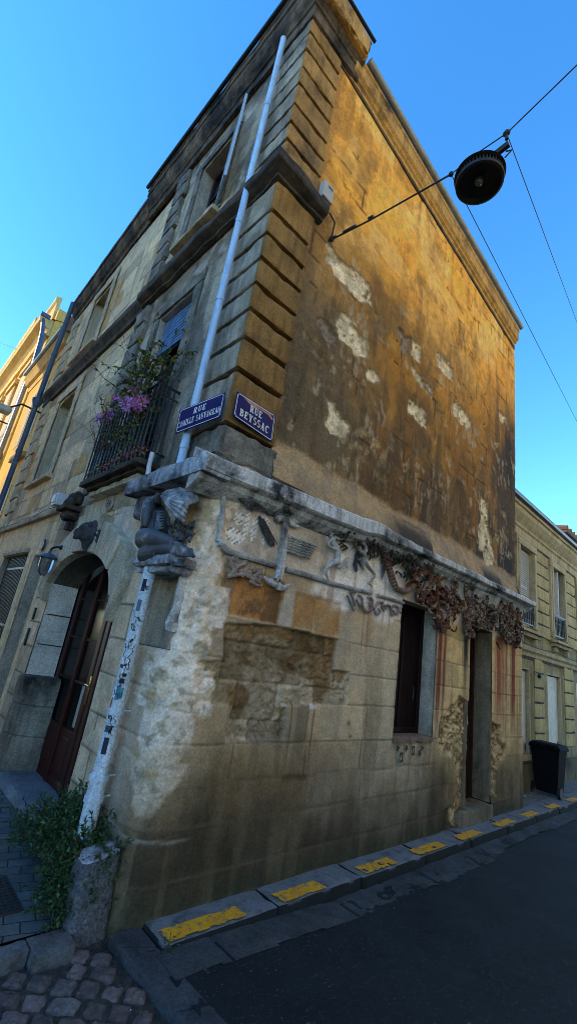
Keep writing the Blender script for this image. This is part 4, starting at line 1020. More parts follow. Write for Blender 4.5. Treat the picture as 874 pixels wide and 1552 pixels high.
def bandy(name, mat, par, prof, y0, y1, step=.06, amp=.005):
    m = len(prof); ys = np.arange(y0, y1+step, step); vs = []
    for y in ys:
        for p, z in prof:
            zs_ = (7.4-y)/3.5*.34 if name == 'cornice' and par is nb else 0
            d = mnoise.noise(Vector((p*9, y*3, z*3)))*amp+mnoise.noise(Vector((p*9, y*11, z*9)))*amp*.5; vs.append((-p-d, y, z+d*.5+zs_))
    n = len(ys); fs = [(i*m+j, (i+1)*m+j, (i+1)*m+j+1, i*m+j+1) for i in range(n-1) for j in range(m-1)]+[tuple(range(m)), tuple(reversed([(n-1)*m+j for j in range(m)]))]
    b = MB(); b.add(vs, fs); return b.build(name, mat, par)
bandy('string_course', M['black_stone'], nb, [(-.06, 5.74), (.0, 5.75), (.005, 5.84), (.03, 5.87), (.07, 5.92), (.08, 6.0), (.02, 6.06), (-.06, 6.08)], 2.80, 7.40)
bandy('cornice', M['cornice'], nb, [(-.06, 7.98), (-.02, 7.985), (-.01, 8.10), (.03, 8.13), (.09, 8.26), (.10, 8.34), (.125, 8.35), (.125, 8.44), (-.06, 8.47)], 3.92, 7.42)
for zs in ([3.0+i*.305 for i in range(10)], [6.1+i*.30 for i in range(7)]):
    for i in range(len(zs)-1):
        q = MB(); q.gbox(-.0, .06, 6.75 if i % 2 else 6.85, 7.38, zs[i]+.014, zs[i+1]-.014, .05, .004, .012, i+3); q.build('end_block', M['pale'], nb, True)
b = MB(); b.box(.45, 3, 2.9, 7.3, 0, 7.9); b.box(.02, 3.0, 7.33, 7.38, 0, 8.1); b.build('interior', M['dark'], nb)
b = MB(); b.add([(-.06, 3.85, 8.80), (-.06, 7.4, 8.46), (3.5, 7.4, 9.4), (3.5, 3.85, 9.5)], [(0, 1, 2, 3)]); b.build('roof', M['tile'], nb)
b = MB()
b.tube([(-.15, 7.22, 8.30), (-.15, 7.22, 6.2), (-.15, 7.22, 5.75)], .05, 12); b.tube([(-.15, 7.22, 5.80), (-.15, 7.22, 5.74), (-.15, 7.22, 5.62)], [.10, .10, .055], 12); b.tube([(-.15, 7.22, 5.6), (-.15, 7.22, .1)], .05, 12)
for z in (3.2, 4.6, 6.9): b.tube([(-.15, 7.22, z-.03), (-.15, 7.22, z+.03)], .06, 12)
b.build('downpipe', M['pipe_blue'], nb, True)
b = MB(); pts = [(-.056, y, 2.985+.012*math.sin(y*5)) for y in np.linspace(3.0, 7.2, 26)]; b.tube(pts, .008, 5); b.build('cable', M['iron'], nb)
# carved bracket, boxes and fittings around the entrance
b = MB()
b.gbox(-.20, .04, 2.74, 3.08, 2.80, 2.86, .03, .005, .01, 1); b.gbox(-.15, .04, 2.79, 3.03, 2.70, 2.80, .03, .006, .02, 2); b.gbox(-.08, .04, 2.84, 2.98, 2.58, 2.70, .03, .006, .02, 3)
for k in range(9): b.ell((-.05-.03*(k % 3), 2.78+.03*k, 2.95+.05*math.sin(k*2.1)), (.05, .05, .06), None, 8, 6, amp=.02)
b.build('bracket', M['black_stone'], house, True)
fl = empty('wall_box', (-.15, 3.10, 2.93), 'white plastic box standing on the dark carved bracket left of the arch', 'electric box')
b = MB(); b.box(-.24, -.06, 3.02, 3.20, 2.865, 3.02, .014); b.build('body', M['white'], fl); b = MB(); b.box(-.252, -.24, 3.04, 3.18, 2.90, 3.0, .008); b.build('cover', M['white'], fl)
b = MB(); b.tube([(-.15, 3.2, 2.9), (-.13, 3.26, 2.85), (-.05, 3.27, 2.83), (-.03, 3.25, 2.7)], .012, 6); b.build('cable', M['white'], fl)
# lion mask on the keystone
M['statue_lion'] = stone('dark_lion_stone', (.035, .038, .045), (.12, .13, .15), (.015, .015, .017), 8, .46, .66, .3, .5)
LY, LZ = L(129, 806, -.19)
li = MB(); lc = (-.17, LY, (LZ+.0))
li.ell(lc, (.085, .095, .11), None, 16, 12, amp=.012); li.ell((-.235, LY, (LZ-.03)), (.055, .05, .05), None, 12, 8, amp=.01); li.ell((-.255, LY, (LZ-.075)), (.03, .045, .022), None, 10, 6)
for s in (-1, 1):
    li.ell((-.215, LY+s*.045, (LZ+.04)), (.03, .03, .022), None, 10, 6); li.ell((-.19, LY+s*.09, (LZ+.07)), (.02, .03, .03), None, 8, 6); li.ell((-.25, LY+s*.022, (LZ-.045)), (.028, .026, .022), None, 8, 6)
for k in range(18):
    a = k/18*2*math.pi; li.tube([(-.13, LY+.085*math.cos(a), (LZ+.0)+.10*math.sin(a)), (-.10, LY+.13*math.cos(a+.2), (LZ+.0)+.14*math.sin(a+.2)), (-.07, LY+.14*math.cos(a+.45), (LZ-.02)+.16*math.sin(a+.45))], [.03, .024, .008], 6)
li.tube([(-.15, LY, LZ-.10), (-.135, LY, LZ-.19)], [.05, .02], 8)
tag(li.build('lion_mask', M['statue_lion'], None, True, remesh=.007), 'dark carved lion head on the keystone above the arched door', 'carving')
# house number disc
nd = empty('house_number', (-.02, 1.84, 2.78), 'small round stone disc with the number 54 above the arched door', 'house number')
b = MB(); MX = Matrix.Rotation(R_(-90), 3, 'Y'); b.lathe([(0, .012), (.062, .012), (.066, .010), (.072, .022), (.080, .022), (.084, 0)], (-.022, 1.84, 2.78), 28, MX); b.build('disc', M['grey_stone'], nd, True)
bfont("54", .095, lambda x, y: Vector((-.0365, 1.895-x, 2.748+y)), M['black'], nd, 'numerals', .004)
q = MB(); q.gbox(-.012, .03, 1.22, 2.62, 2.69, 2.87, .05, .004, .01, 6); q.build('number_panel', M['arch'], house, True, cols=True)
# oval plaque
b = MB(); MS = Matrix.Rotation(R_(-90), 3, 'Y'); o = MB(); o.lathe([(0, .016), (.05, .014), (.058, .006), (.066, .012), (.07, 0)], (0, 0, 0), 28, MS)
b.add([(x, y*.8, z*1.25) for x, y, z in o.v], o.f); ob = empty('oval_plaque', (.0, 3.86, 2.47), 'small oval enamel plaque on the wall left of the lantern', 'plaque')
b.v = [(x-.005, y+3.86, z+2.47) for x, y, z in b.v]; b.build('plate', M['sticker_dark'], ob, True)
o = MB(); o.lathe([(.026, .004), (.036, .0), (.036, -.004)], (0, 0, 0), 20, MS); b = MB(); b.add([(x-.026, y*.8+3.86, z*1.25+2.47) for x, y, z in o.v], o.f); b.build('emblem', M['enamel_white'], ob, True)
# lantern
lt = empty('wall_lantern', (-.15, 3.05, 2.2), 'small glass wall lantern on a dark curved arm beside the arched door', 'lantern')
lx, ly, lz = -.17, 2.86, 2.17
b = MB(); b.tube([(.0, 2.74, 2.30), (-.06, 2.76, 2.34), (-.12, 2.80, 2.35), (-.16, 2.84, 2.33), (lx, ly, 2.30)], .013, 8); b.ell((-.01, 2.74, 2.30), (.02, .05, .07), None, 10, 8); b.ell((-.09, 2.76, 2.345), (.03, .03, .03), None, 8, 6); b.build('arm', M['iron'], lt, True)
b = MB(); b.lathe([(.0, .30), (.015, .29), (.02, .265), (.06, .255), (.095, .225), (.10, .21), (.09, .205), (0, .205)], (lx, ly, lz-.17), 16); b.build('cap', M['pipe_blue'], lt, True)
def lglass():
    t = NT('lantern_glass').rough(.15); t.col((.30, .33, .35)); t.b.inputs['Transmission Weight'].default_value = .75; t.b.inputs['IOR'].default_value = 1.2; return t.m
b = MB(); b.lathe([(.075, .205), (.072, .10), (.055, .04), (.03, .012), (0, .008)], (lx, ly, lz-.17), 16); b.build('glass', lglass(), lt, True)
b = MB(); b.lathe([(.0, .15), (.02, .14), (.024, .12), (.012, .08), (.012, .06), (0, .055)], (lx, ly, lz-.16), 10); b.build('bulb', M['brass'], lt, True)
b = MB()
for k in range(4): a = k*math.pi/2+.4; b.tube([(lx+.078*math.cos(a), ly+.078*math.sin(a), lz+.035), (lx+.06*math.cos(a), ly+.06*math.sin(a), lz-.13), (lx+.02*math.cos(a), ly+.02*math.sin(a), lz-.165)], .005, 5)
b.build('cage', M['iron'], lt)
# intercom
ic = empty('intercom', (0, 3.3, 1.3), 'narrow dark door intercom with buttons fixed left of the arched door', 'intercom')
b = MB(); b.box(-.02, .012, 3.30, 3.36, 1.22, 1.42, .006); b.box(-.02, .012, 3.30, 3.34, 1.52, 1.66, .006); b.build('plate', M['black'], ic)
b = MB()
for k in range(3): b.ell((-.022, 3.33, 1.26+k*.05), (.008, .010, .010), None, 8, 6)
b.build('buttons', M['zinc'], ic, True)

# ================================================================ SUNLIT YELLOW HOUSES down the side street
ya = empty('yellow_house', (.1, 9.0, 0), 'sunlit plain yellow house with a low eave just beyond the dark blue downpipe', 'house')
q = MB(); q.box(.10, 5, 7.42, 10.6, 0, 7.55); q.build('wall', M['yellow'], ya)
bandy('eave', M['yellow_trim'], ya, [(-.12, 7.30), (-.08, 7.31), (-.05, 7.42), (.02, 7.45), (.10, 7.58), (.12, 7.60), (.12, 7.68), (-.12, 7.72)], 7.45, 10.62)
for (y0, y1, z0, z1) in ((8.2, 8.75, 5.3, 6.9), (9.3, 9.85, 5.3, 6.9), (8.2, 8.75, 2.4, 4.2)):
    b = MB(); b.box(.096, .16, y0, y1, z0, z1); wn = b.build('window', M['yellow_trim'], ya); b = MB(); b.box(.086, .094, y0+.06, y1-.06, z0+.06, z1-.06); b.build('shutter', plain('yellow_grey_shutter', (.42, .30, .13), .7), wn)
b = MB(); b.gbox(-.04, .1, 7.9, 8.9, 4.75, 4.86, .08, .003, .01); b.build('canopy', M['yellow_trim'], ya, True)
b = MB(); b.add([(-.06, 7.4, 7.71), (-.06, 10.6, 7.71), (4, 10.6, 9.2), (4, 7.4, 9.2)], [(0, 1, 2, 3)]); b.tube([(-.15, 7.4, 7.7), (-.15, 10.5, 7.7)], .05, 8); b.build('roof', M['zinc'], ya)
yb = empty('tall_yellow_house', (.1, 14, 0), 'taller sunlit yellow house with stacked stone cornices and a balcony at the far left', 'house')
q = MB(); q.box(.08, 6, 10.64, 24, 0, 10.2); q.build('wall', M['yellow'], yb)
bandy('cornice', M['yellow_trim'], yb, [(-.1, 9.2), (.0, 9.22), (.03, 9.4), (.12, 9.48), (.28, 9.55), (.30, 9.70), (-.1, 9.75)], 10.66, 24, .12)
bandy('parapet', M['yellow_trim'], yb, [(-.1, 10.1), (.05, 10.12), (.07, 10.3), (.2, 10.42), (.22, 10.6), (-.1, 10.65)], 12.4, 24, .12)
bandy('parapet', M['yellow_trim'], yb, [(-.1, 9.9), (-.02, 9.95), (.0, 10.5), (.06, 10.55), (.06, 10.7), (-.1, 10.75)], 10.9, 12.3, .12)
for y0 in (11.2, 13.0, 14.8, 16.6):
    for z0, z1 in ((5.9, 8.4), (2.4, 4.6)):
        b = MB(); b.box(-.02, .09, y0, y0+1.1, z0, z1); b.box(-.08, .09, y0-.1, y0+1.2, z1, z1+.18); wn = b.build('window', M['yellow_trim'], yb); b = MB(); b.box(-.03, -.022, y0+.14, y0+.96, z0+.1, z1-.12); b.build('shutter', plain('pale_yellow_shutter', (.50, .36, .16), .7), wn)
b = MB(); b.gbox(-.5, .1, 11.0, 13.2, 5.35, 5.55, .1, .004, .02); bb = b.build('balcony', M['yellow_trim'], yb, True)
b = MB()
for y in np.linspace(11.05, 13.15, 18): b.tube([(-.46, y, 5.55), (-.46, y+.05, 6.0), (-.46, y, 6.35)], .014, 5)
b.tube([(-.46, 11.05, 6.38), (-.46, 13.15, 6.38)], .025, 6); b.tube([(0, 11.05, 6.38), (-.46, 11.05, 6.38)], .02, 6); b.build('railing', M['brownwood'], bb)
b = MB(); b.tube([(-.02, 10.80, 9.3), (-.02, 10.80, 0)], .06, 8); b.build('downpipe', M['zinc'], yb, True)
b = MB(); b.tube([(-.20, 10.70, 9.65), (-.12, 10.70, 9.3), (-.08, 10.66, 8.9), (-.02, 10.64, 7.9)], .06, 8); b.box(-.3, -.05, 10.62, 11.0, 9.70, 9.82); b.build('downpipe', M['pipe_blue'], yb)
b = MB(); b.add([(.0, 10.6, 9.75), (0, 24, 10.7), (5, 24, 12.2), (5, 10.6, 11.2)], [(0, 1, 2, 3)]); b.build('roof', M['tile'], yb)
b = MB(); b.gbox(.3, 1.1, 10.62, 11.0, 9.6, 10.2, .1, .01, .03); b.build('chimney', M['tile'], yb)
fd = empty('street_lamp', (-.4, 12, 7.0), 'grey lamp head on a thin arm on the yellow house wall', 'lamp', None)
lp = L(6, 622, -.55)
b = MB(); b.box(-.72, -.42, lp[0]-.14, lp[0]+.14, lp[1]-.05, lp[1]+.10, .04); b.build('housing', M['greywhite'], fd)
b = MB(); b.tube([(-.5, lp[0]-.1, lp[1]+.06), (-.3, lp[0]-.2, lp[1]+.22), (.1, lp[0]-.2, lp[1]+.2)], .02, 6); b.build('arm', M['iron'], fd)

# ================================================================ CREAM HOUSE on the right
ch = empty('cream_house', (9, .4, 0), 'cream two storey stone house with grey shutters beyond the corner house', 'house')
CY = .40
WX = [(7.10, 7.86), (9.02, 9.78), (10.95, 11.7), (12.9, 13.6)]   # upper windows
LX = [(6.95, 7.62), (8.62, 9.42), (10.55, 11.3)]
def front_grid():
    xs = np.arange(6.0, 14.6, .03); zs = np.arange(-.05, 4.75, .03)
    S, Z = np.meshgrid(xs, zs, indexing='ij'); n1 = fbm(S*1.5, Z*1.5, 5, 801); n2 = fbm(S*6, Z*6, 5, 802); st = fbm(S*8, Z*.7, 4, 803)
    C = mix(np.ones(S.shape+(3,))*np.array((.34, .265, .115)), (.26, .22, .13), sst(.35, .65, n1))
    C = mix(C, (.42, .36, .24), sst(.5, .7, n2)*.4); C = mix(C, (.10, .08, .045), sst(.52, .7, st)*.55)
    C = mix(C, (.30, .29, .25), sst(3.9, 4.4, Z)*.7); C = mix(C, (.07, .06, .04), sst(.7, .1, Z+.3*(n2-.5))*.85)
    C = mix(C, (.10, .085, .05), sst(.25, .0, np.abs(Z-2.2))*sst(.4, .6, n2)*.6)
    H = .008*(n1-.5)+.006*(n2-.5); keep = np.ones(S.shape, bool)
    for x0, x1 in WX: keep &= ~((S > x0) & (S < x1) & (Z > 2.72) & (Z < 4.22))
    for x0, x1 in LX: keep &= ~((S > x0) & (S < x1) & (Z > .55) & (Z < 1.95))
    grid('wall', M['vc'], ch, S, Z, H, C, lambda a, b, h: (a, CY-h, b), keep)
front_grid()
def bandx(name, mat, par, prof, x0, x1, y, step=.08, amp=.004):
    m = len(prof); xs = np.arange(x0, x1+step, step); vs = []
    for x in xs:
        for p, z in prof:
            d = mnoise.noise(Vector((x*3, p*9, z*3)))*amp; vs.append((x, y-p-d, z+d*.5))
    n = len(xs); fs = [(i*m+j, (i+1)*m+j, (i+1)*m+j+1, i*m+j+1) for i in range(n-1) for j in range(m-1)]+[tuple(range(m)), tuple(reversed([(n-1)*m+j for j in range(m)]))]
    b = MB(); b.add(vs, fs); return b.build(name, mat, par)
bandx('cornice', M['cream_trim'], ch, [(-.03, 4.40), (.015, 4.41), (.02, 4.55), (.05, 4.58), (.055, 4.62), (.10, 4.68), (.16, 4.78), (.17, 4.86), (.20, 4.87), (.20, 4.93), (-.03, 4.96)], 6.12, 14.6, CY)
b = MB(); b.tube([(6.12, CY-.22, 4.99), (14.6, CY-.22, 4.99)], .055, 8); b.build('gutter', M['pipe_blue'], ch, True)
b = MB(); b.add([(6.1, CY-.2, 4.98), (14.6, CY-.2, 4.98), (14.6, CY+4, 6.3), (6.1, CY+4, 6.3)], [(0, 1, 2, 3)]); b.build('roof', M['tile'], ch)
b = MB(); b.box(6.12, 14.6, CY-.016, CY+.02, 2.145, 2.178); b.box(6.12, 14.6, CY-.012, CY+.02, 4.36, 4.398); b.build('painted_shadow_line', M['black_stone'], ch)  # dark strips painting in the shade under string course and cornice
bandx('string_course', M['cream_trim'], ch, [(-.03, 2.18), (.02, 2.19), (.03, 2.25), (.07, 2.29), (.075, 2.34), (-.03, 2.40)], 6.12, 14.6, CY)
b = MB(); b.box(6.12, 14.6, CY+.35, CY+4, 0, 4.9); b.build('interior', M['dark'], ch)
def grooves(x0, x1, zs, name='rusticated_block'):
    q = MB(); q.box(x0+.012, x1-.012, CY-.010, CY+.01, zs[0]+.02, zs[-1]-.02); q.build('joint_backing', M['black_stone'], ch)
    for i in range(len(zs)-1):
        q = MB(); q.gbox(x0, x1, CY-.022, CY+.02, zs[i]+.012, zs[i+1]-.012, .07, .003, .008, i); q.build(name, M['cream'], ch, True)
for (xa, xb) in ((8.08, 8.80), (10.0, 10.73), (11.92, 12.68)): grooves(xa, xb, [2.62+i*.25 for i in range(8)])
for (xa, xb) in ((7.86, 8.38), (9.66, 10.3), (11.55, 12.2)): grooves(xa, xb, [.62+i*.262 for i in range(7)])
for k, (x0, x1) in enumerate(WX):
    q = MB()
    for t, p in ((.16, .045), (.09, .06)):
        q.gbox(x0-t, x0-.002, CY-p, CY+.02, 2.72, 4.22, .08, .002, .005, 3); q.gbox(x1+.002, x1+t, CY-p, CY+.02, 2.72, 4.22, .08, .002, .005, 4); q.gbox(x0-t-.01, x1+t+.01, CY-p-.003, CY+.02, 4.222, 4.22+t, .08, .002, .005, 5)
    q.build('window_surround', M['cream_trim'], ch, True)
    q = MB(); q.gbox(x0-.2, x1+.2, CY-.16, CY+.02, 2.60, 2.66, .07, .003, .008, 6); q.gbox(x0-.15, x1+.15, CY-.10, CY+.02, 2.53, 2.60, .07, .003, .008, 7); q.gbox(x0-.05, x0+.06, CY-.08, CY+.02, 2.40, 2.53, .05, .004, .02, 8); q.gbox(x1-.06, x1+.05, CY-.08, CY+.02, 2.40, 2.53, .05, .004, .02, 9); q.build('window_sill', M['cream_trim'], ch, True)
    b = MB(); b.box(x0-.03, x0, CY+.0, CY+.2, 2.72, 4.22); b.box(x1, x1+.03, CY, CY+.2, 2.72, 4.22); b.box(x0, x1, CY, CY+.2, 4.22, 4.25); b.build('reveal', M['cream_trim'], ch)
    b = MB(); b.box(x0, x1, CY+.13, CY+.16, 2.72, 4.22); wn = b.build('window', M['glass'], ch)
    sh = MB(); sx0, sx1 = (x0+.02, x0+.40)
    def lv(x0_, x1_, y, z0, z1):
        sh.box(x0_, x0_+.04, y, y+.03, z0, z1); sh.box(x1_-.04, x1_, y, y+.03, z0, z1); sh.box(x0_+.04, x1_-.04, y, y+.03, z0, z0+.05); sh.box(x0_+.04, x1_-.04, y, y+.03, z1-.05, z1); sh.box(x0_+.04, x1_-.04, y, y+.03, (z0+z1)/2, (z0+z1)/2+.04)
        z = z0+.06
        while z < z1-.07: sh.box(x0_+.04, x1_-.04, y+.004, y+.022, z, z+.022); z += .038
    lv(x0+.01, x1-.34 if k else x1-.02, CY+.055, 2.74, 4.2)
    if k:
        b = MB(); b.box(x1-.34, x1-.30, CY-.01, CY+.10, 2.74, 4.2); b.build('shutter', M['greywhite'], wn)
    sh.build('shutter', M['greywhite'], wn)
    b = MB()
    for z in (2.76, 3.16): b.box(x0, x1, CY-.035, CY-.015, z, z+.022)
    b.box(x0-.01, x1+.01, CY-.05, CY-.005, 3.182, 3.21)
    for j in range(8):
        xx = x0+.05+j*(x1-x0-.1)/7; b.tube([(xx, CY-.025, 2.77), (xx, CY-.025, 3.17)], .009, 5)
        b.tube([(xx+.045*math.cos(a), CY-.025, 2.95+.09*math.sin(a)) for a in np.linspace(0, 6.28, 9)], .007, 4)
        b.tube([(xx+.03*math.cos(a), CY-.025, 3.09+.03*math.sin(a)) for a in np.linspace(0, 6.28, 7)], .007, 4)
    b.build('window_guard', M['iron'], wn)
for k, (x0, x1) in enumerate(LX):
    z0 = .55
    b = MB(); b.box(x0-.03, x0, CY, CY+.2, z0, 1.95); b.box(x1, x1+.03, CY, CY+.2, z0, 1.95); b.box(x0, x1, CY, CY+.2, 1.95, 1.98); b.box(x0-.05, x1+.05, CY-.05, CY+.2, z0-.08, z0); b.build('reveal', M['cream_trim'], ch)
    b = MB(); b.box(x0, x1, CY+.14, CY+.17, z0, 1.95); wn = b.build('window', M['dark'], ch)
    b = MB(); b.box(x0+.02, x1-.02, CY+.06, CY+.10, z0+.01, 1.70, .006); b.box(x0+.02, x1-.02, CY+.06, CY+.10, 1.70, 1.93)
    for j in range(6): b.box(x0+.06, x1-.06, CY+.05, CY+.062, 1.725+j*.033, 1.74+j*.033)
    b.build('shutter', M['greywhite'], wn); b = MB(); b.box(x1-.10, x1-.08, CY+.045, CY+.06, z0+.05, z0+.16); b.build('bolt', M['iron'], wn)
b = MB(); pts = [(x, CY-.085, 2.42-.05*abs(math.sin(x*1.4))) for x in np.linspace(6.5, 13, 40)]; b.tube(pts, .010, 5); b.build('cable', M['iron'], ch)
q = MB(); q.gbox(6.1, 14.6, CY-.06, CY+.02, -.05, .42, .08, .006, .012, 4); q.build('plinth', stone('mossy_plinth', (.12, .10, .06), (.20, .165, .10), (.03, .035, .02), 3, .45, .7, .5), ch, True)
cm = empty('security_camera', (8.15, .35, 1.9), 'small black security camera above the grey shuttered ground floor window', 'security camera')
c0 = F(815, 1024, .32)
b = MB(); b.tube([(c0[0]-.08, .28, c0[1]-.02), (c0[0]+.06, .31, c0[1]+.01)], .035, 8); b.build('body', M['black'], cm, True); b = MB(); b.tube([(c0[0]+.02, .31, c0[1]), (c0[0]+.05, .41, c0[1]+.05)], .014, 6); b.build('arm', M['greywhite'], cm)
# distant roof behind the cream house
dh = empty('distant_house', (20, 5, 0), 'far house with a zinc dormer and a tiled roof above the cream house eave', 'house')
def px3(px, py, Y): a = F(px, py, Y); return (a[0], Y, a[1])
p0 = px3(853, 806, 3.0)
b = MB(); b.box(p0[0]-.2, p0[0]+9, 3, 9, 0, p0[2]-.2); b.build('wall', M['pale'], dh)
b = MB(); b.box(p0[0]-.55, p0[0]+9, 2.7, 9, p0[2]-.2, p0[2]-.02, .04)
for j in range(18): b.tube([(p0[0]-.5+j*.5, 2.7, p0[2]+.0), (p0[0]-.5+j*.5, 9, p0[2]+.8)], .12, 8)
b.build('roof', M['tile'], dh)
b = MB(); b.tube([(p0[0]+.2, 4.2, p0[2]+.45), (p0[0]+8, 4.2, p0[2]+.45)], .45, 14); b.box(p0[0]+.2, p0[0]+8, 3.8, 4.7, p0[2]-.1, p0[2]+.45); b.build('dormer', M['pipe_blue'], dh)
# ================================================================ STREET SIGNS
class Glyphs:
    def __init__(s): s.p = []
    def rect(s, x0, y0, x1, y1): s.p.append([(x0, y0), (x1, y0), (x1, y1), (x0, y1)])
    def diag(s, x0, y0, x1, y1, w): s.p.append([(x0-w/2, y0), (x0+w/2, y0), (x1+w/2, y1), (x1-w/2, y1)])
    def ring(s, cx, cy, rx, ry, t, h, a0, a1, n=12):
        A = [R_(a0+(a1-a0)*k/n) for k in range(n+1)]
        for k in range(n):
            q = []
            for a, o in ((A[k], 1), (A[k+1], 1), (A[k+1], 0), (A[k], 0)):
                q.append((cx+(rx if o else rx-t)*math.cos(a), cy+(ry if o else ry-h)*math.sin(a)))
            s.p.append(q)
def glyph(c):
    g = Glyphs(); w = .7
    if c == 'R':
        g.rect(.06, 0, .26, 1); g.rect(0, 0, .34, .08); g.rect(0, .92, .3, 1); g.ring(.3, .72, .33, .28, .18, .08, -90, 90); g.diag(.36, .46, .58, 0, .2); g.rect(.55, 0, .72, .08); w = .76
    elif c == 'U':
        g.rect(.06, .27, .26, 1); g.rect(.52, .27, .62, 1); g.ring(.34, .28, .28, .28, .14, .12, 180, 360); g.rect(0, .92, .34, 1); g.rect(.44, .92, .7, 1); w = .74
    elif c == 'E':
        g.rect(.06, 0, .26, 1); g.rect(0, 0, .58, .09); g.rect(0, .91, .56, 1); g.rect(.26, .46, .44, .55); g.rect(.5, 0, .6, .26); g.rect(.48, .74, .58, 1); w = .66
    elif c == 'B':
        g.rect(.06, 0, .26, 1); g.rect(0, 0, .32, .08); g.rect(0, .92, .3, 1); g.ring(.28, .74, .32, .26, .18, .08, -90, 90); g.ring(.28, .27, .37, .27, .19, .08, -90, 90); w = .72
    elif c == 'Y':
        g.diag(.14, 1, .34, .42, .2); g.diag(.60, 1, .38, .42, .1); g.rect(.25, 0, .45, .46); g.rect(.0, .92, .3, 1); g.rect(.48, .92, .72, 1); g.rect(.17, 0, .53, .08); w = .74
    elif c == 'S':
        g.ring(.31, .735, .27, .265, .14, .10, 25, 270); g.ring(.31, .27, .29, .27, .15, .10, 90, -155); w = .64
    elif c == 'A':
        g.diag(.36, 1, .12, 0, .09); g.diag(.36, 1, .60, 0, .2); g.rect(.2, .28, .5, .37); g.rect(0, 0, .26, .08); g.rect(.44, 0, .76, .08); w = .76
    elif c in 'CG':
        g.ring(.38, .5, .36, .5, .19, .10, 48, 312, 16); g.rect(.56, .7, .66, .97)
        if c == 'G': g.rect(.5, .04, .68, .42); g.rect(.44, .38, .74, .46)
        w = .76
    elif c == 'M':
        g.rect(.06, 0, .15, 1); g.rect(.66, 0, .86, 1); g.diag(.12, 1, .44, .05, .18); g.diag(.72, 1, .44, .05, .09); g.rect(0, 0, .24, .08); g.rect(.58, 0, .94, .08); g.rect(0, .92, .18, 1); g.rect(.68, .92, .94, 1); w = .97
    elif c == 'I': g.rect(.08, 0, .28, 1); g.rect(0, 0, .36, .08); g.rect(0, .92, .36, 1); w = .4
    elif c == 'L': g.rect(.06, 0, .26, 1); g.rect(0, 0, .58, .09); g.rect(0, .92, .34, 1); g.rect(.5, 0, .6, .28); w = .64
    elif c == 'V': g.diag(.12, 1, .36, 0, .2); g.diag(.60, 1, .38, 0, .09); g.rect(0, .92, .28, 1); g.rect(.46, .92, .72, 1); w = .72
    elif c == ' ': w = .42
    return g.p, w
def street_sign(corners, lines, label, rust=None):
    TL, TR, BR, BL = [Vector(c) for c in corners]
    nrm = (TR-TL).cross(BL-TL).normalized()
    if nrm.dot(Vector(CAM)-TL) < 0: nrm = -nrm
    W = (TR-TL).length; Hh = (BL-TL).length
    def fn(u, v, d):
        a = BL.lerp(BR, u); b_ = TL.lerp(TR, u); p = a.lerp(b_, v)
        bulge = .006*(1-(2*u-1)**2)*(1-(2*v-1)**2)
        return p+nrm*(d+bulge)
    root = empty('street_sign', (TL+BR)/2, label, 'street sign')
    n = 14; b = MB(); vs = []; fs = []
    for i in range(n+1):
        for j in range(n+1): vs.append(fn(i/n, j/n, 0))
    for i in range(n):
        for j in range(n): fs.append((i*(n+1)+j, (i+1)*(n+1)+j, (i+1)*(n+1)+j+1, i*(n+1)+j+1))
    b.add(vs, fs); o = b.build('plate', M['enamel'], root, True); m = o.modifiers.new('s', 'SOLIDIFY'); m.thickness = .004; m.offset = -1 if nrm.dot(Vector(o.data.polygons[0].normal)) > 0 else 1
    # white border line with hollowed corners
    b = MB(); mu, mv, r = .028, .05, .055
    pts = []
    def cor(cu, cv, a0, a1):
        for k in range(7):
            a = R_(a0+(a1-a0)*k/6); pts.append((cu+r*Hh/W*math.cos(a), cv+r*math.sin(a)))
    cor(mu, 1-mv, 0, -90); pts_a = pts
    cor(mu, mv, 90, 0); cor(1-mu, mv, 180, 90); cor(1-mu, 1-mv, 270, 180)
    t = .010
    cl = pts+[pts[0]]
    for k in range(len(cl)-1):
        p, q = Vector(cl[k]), Vector(cl[k+1]); dd = Vector(((q-p).x*W, (q-p).y*Hh))
        if dd.length < 1e-6: continue
        nn = Vector((-dd.y, dd.x)).normalized()*t/2*.55
        o = Vector((nn.x/W, nn.y/Hh)); s_ = dd.normalized()*.001; s_ = Vector((s_.x/W, s_.y/Hh))
        b.add([fn(*(p+o-s_), .0012+k*1e-5), fn(*(q+o+s_), .0012+k*1e-5), fn(*(q-o+s_), .0012+k*1e-5), fn(*(p-o-s_), .0012+k*1e-5)], [(0, 1, 2, 3)])
    b.build('border', M['enamel_white'], root)
    for txt, v0, hh, squeeze in lines:
        tot = sum(glyph(c)[1]+.10 for c in txt)-.10; ks = hh*Hh*squeeze
        u = .5-tot*ks/W/2; b = MB(); cnt = 0
        for c in txt:
            if c == ' ': b.build('lettering', M['enamel_white'], root); b = MB()
            P, w = glyph(c)
            for poly in P:
                cnt += 1; b.add([fn(u+x*ks/W, v0+y*hh, .0022+cnt*1.2e-5) for x, y in poly], [(0, 1, 2, 3)])
            u += (w+.10)*ks/W
        b.build('lettering', M['enamel_white'], root)
    for (u, v) in ((.04, .12), (.04, .9), (.96, .12), (.96, .9)):
        b = MB(); b.ell(fn(u, v, .003), (.005, .005, .005), None, 8, 5); b.build('screw', M['zinc'], root, True)
    if rust:
        b = MB()
        for P in rust: b.add([fn(u, v, .0017) for u, v in P], [tuple(range(len(P)))])
        b.build('chipped_enamel', plain('bare_pink_primer', (.42, .19, .13), .7, 0, .3, 30), root)
    return root
def L3(px, py, X): y, z = L(px, py, X); return (X, y, z)
def F3(px, py, Y): x, z = F(px, py, Y); return (x, Y, z)
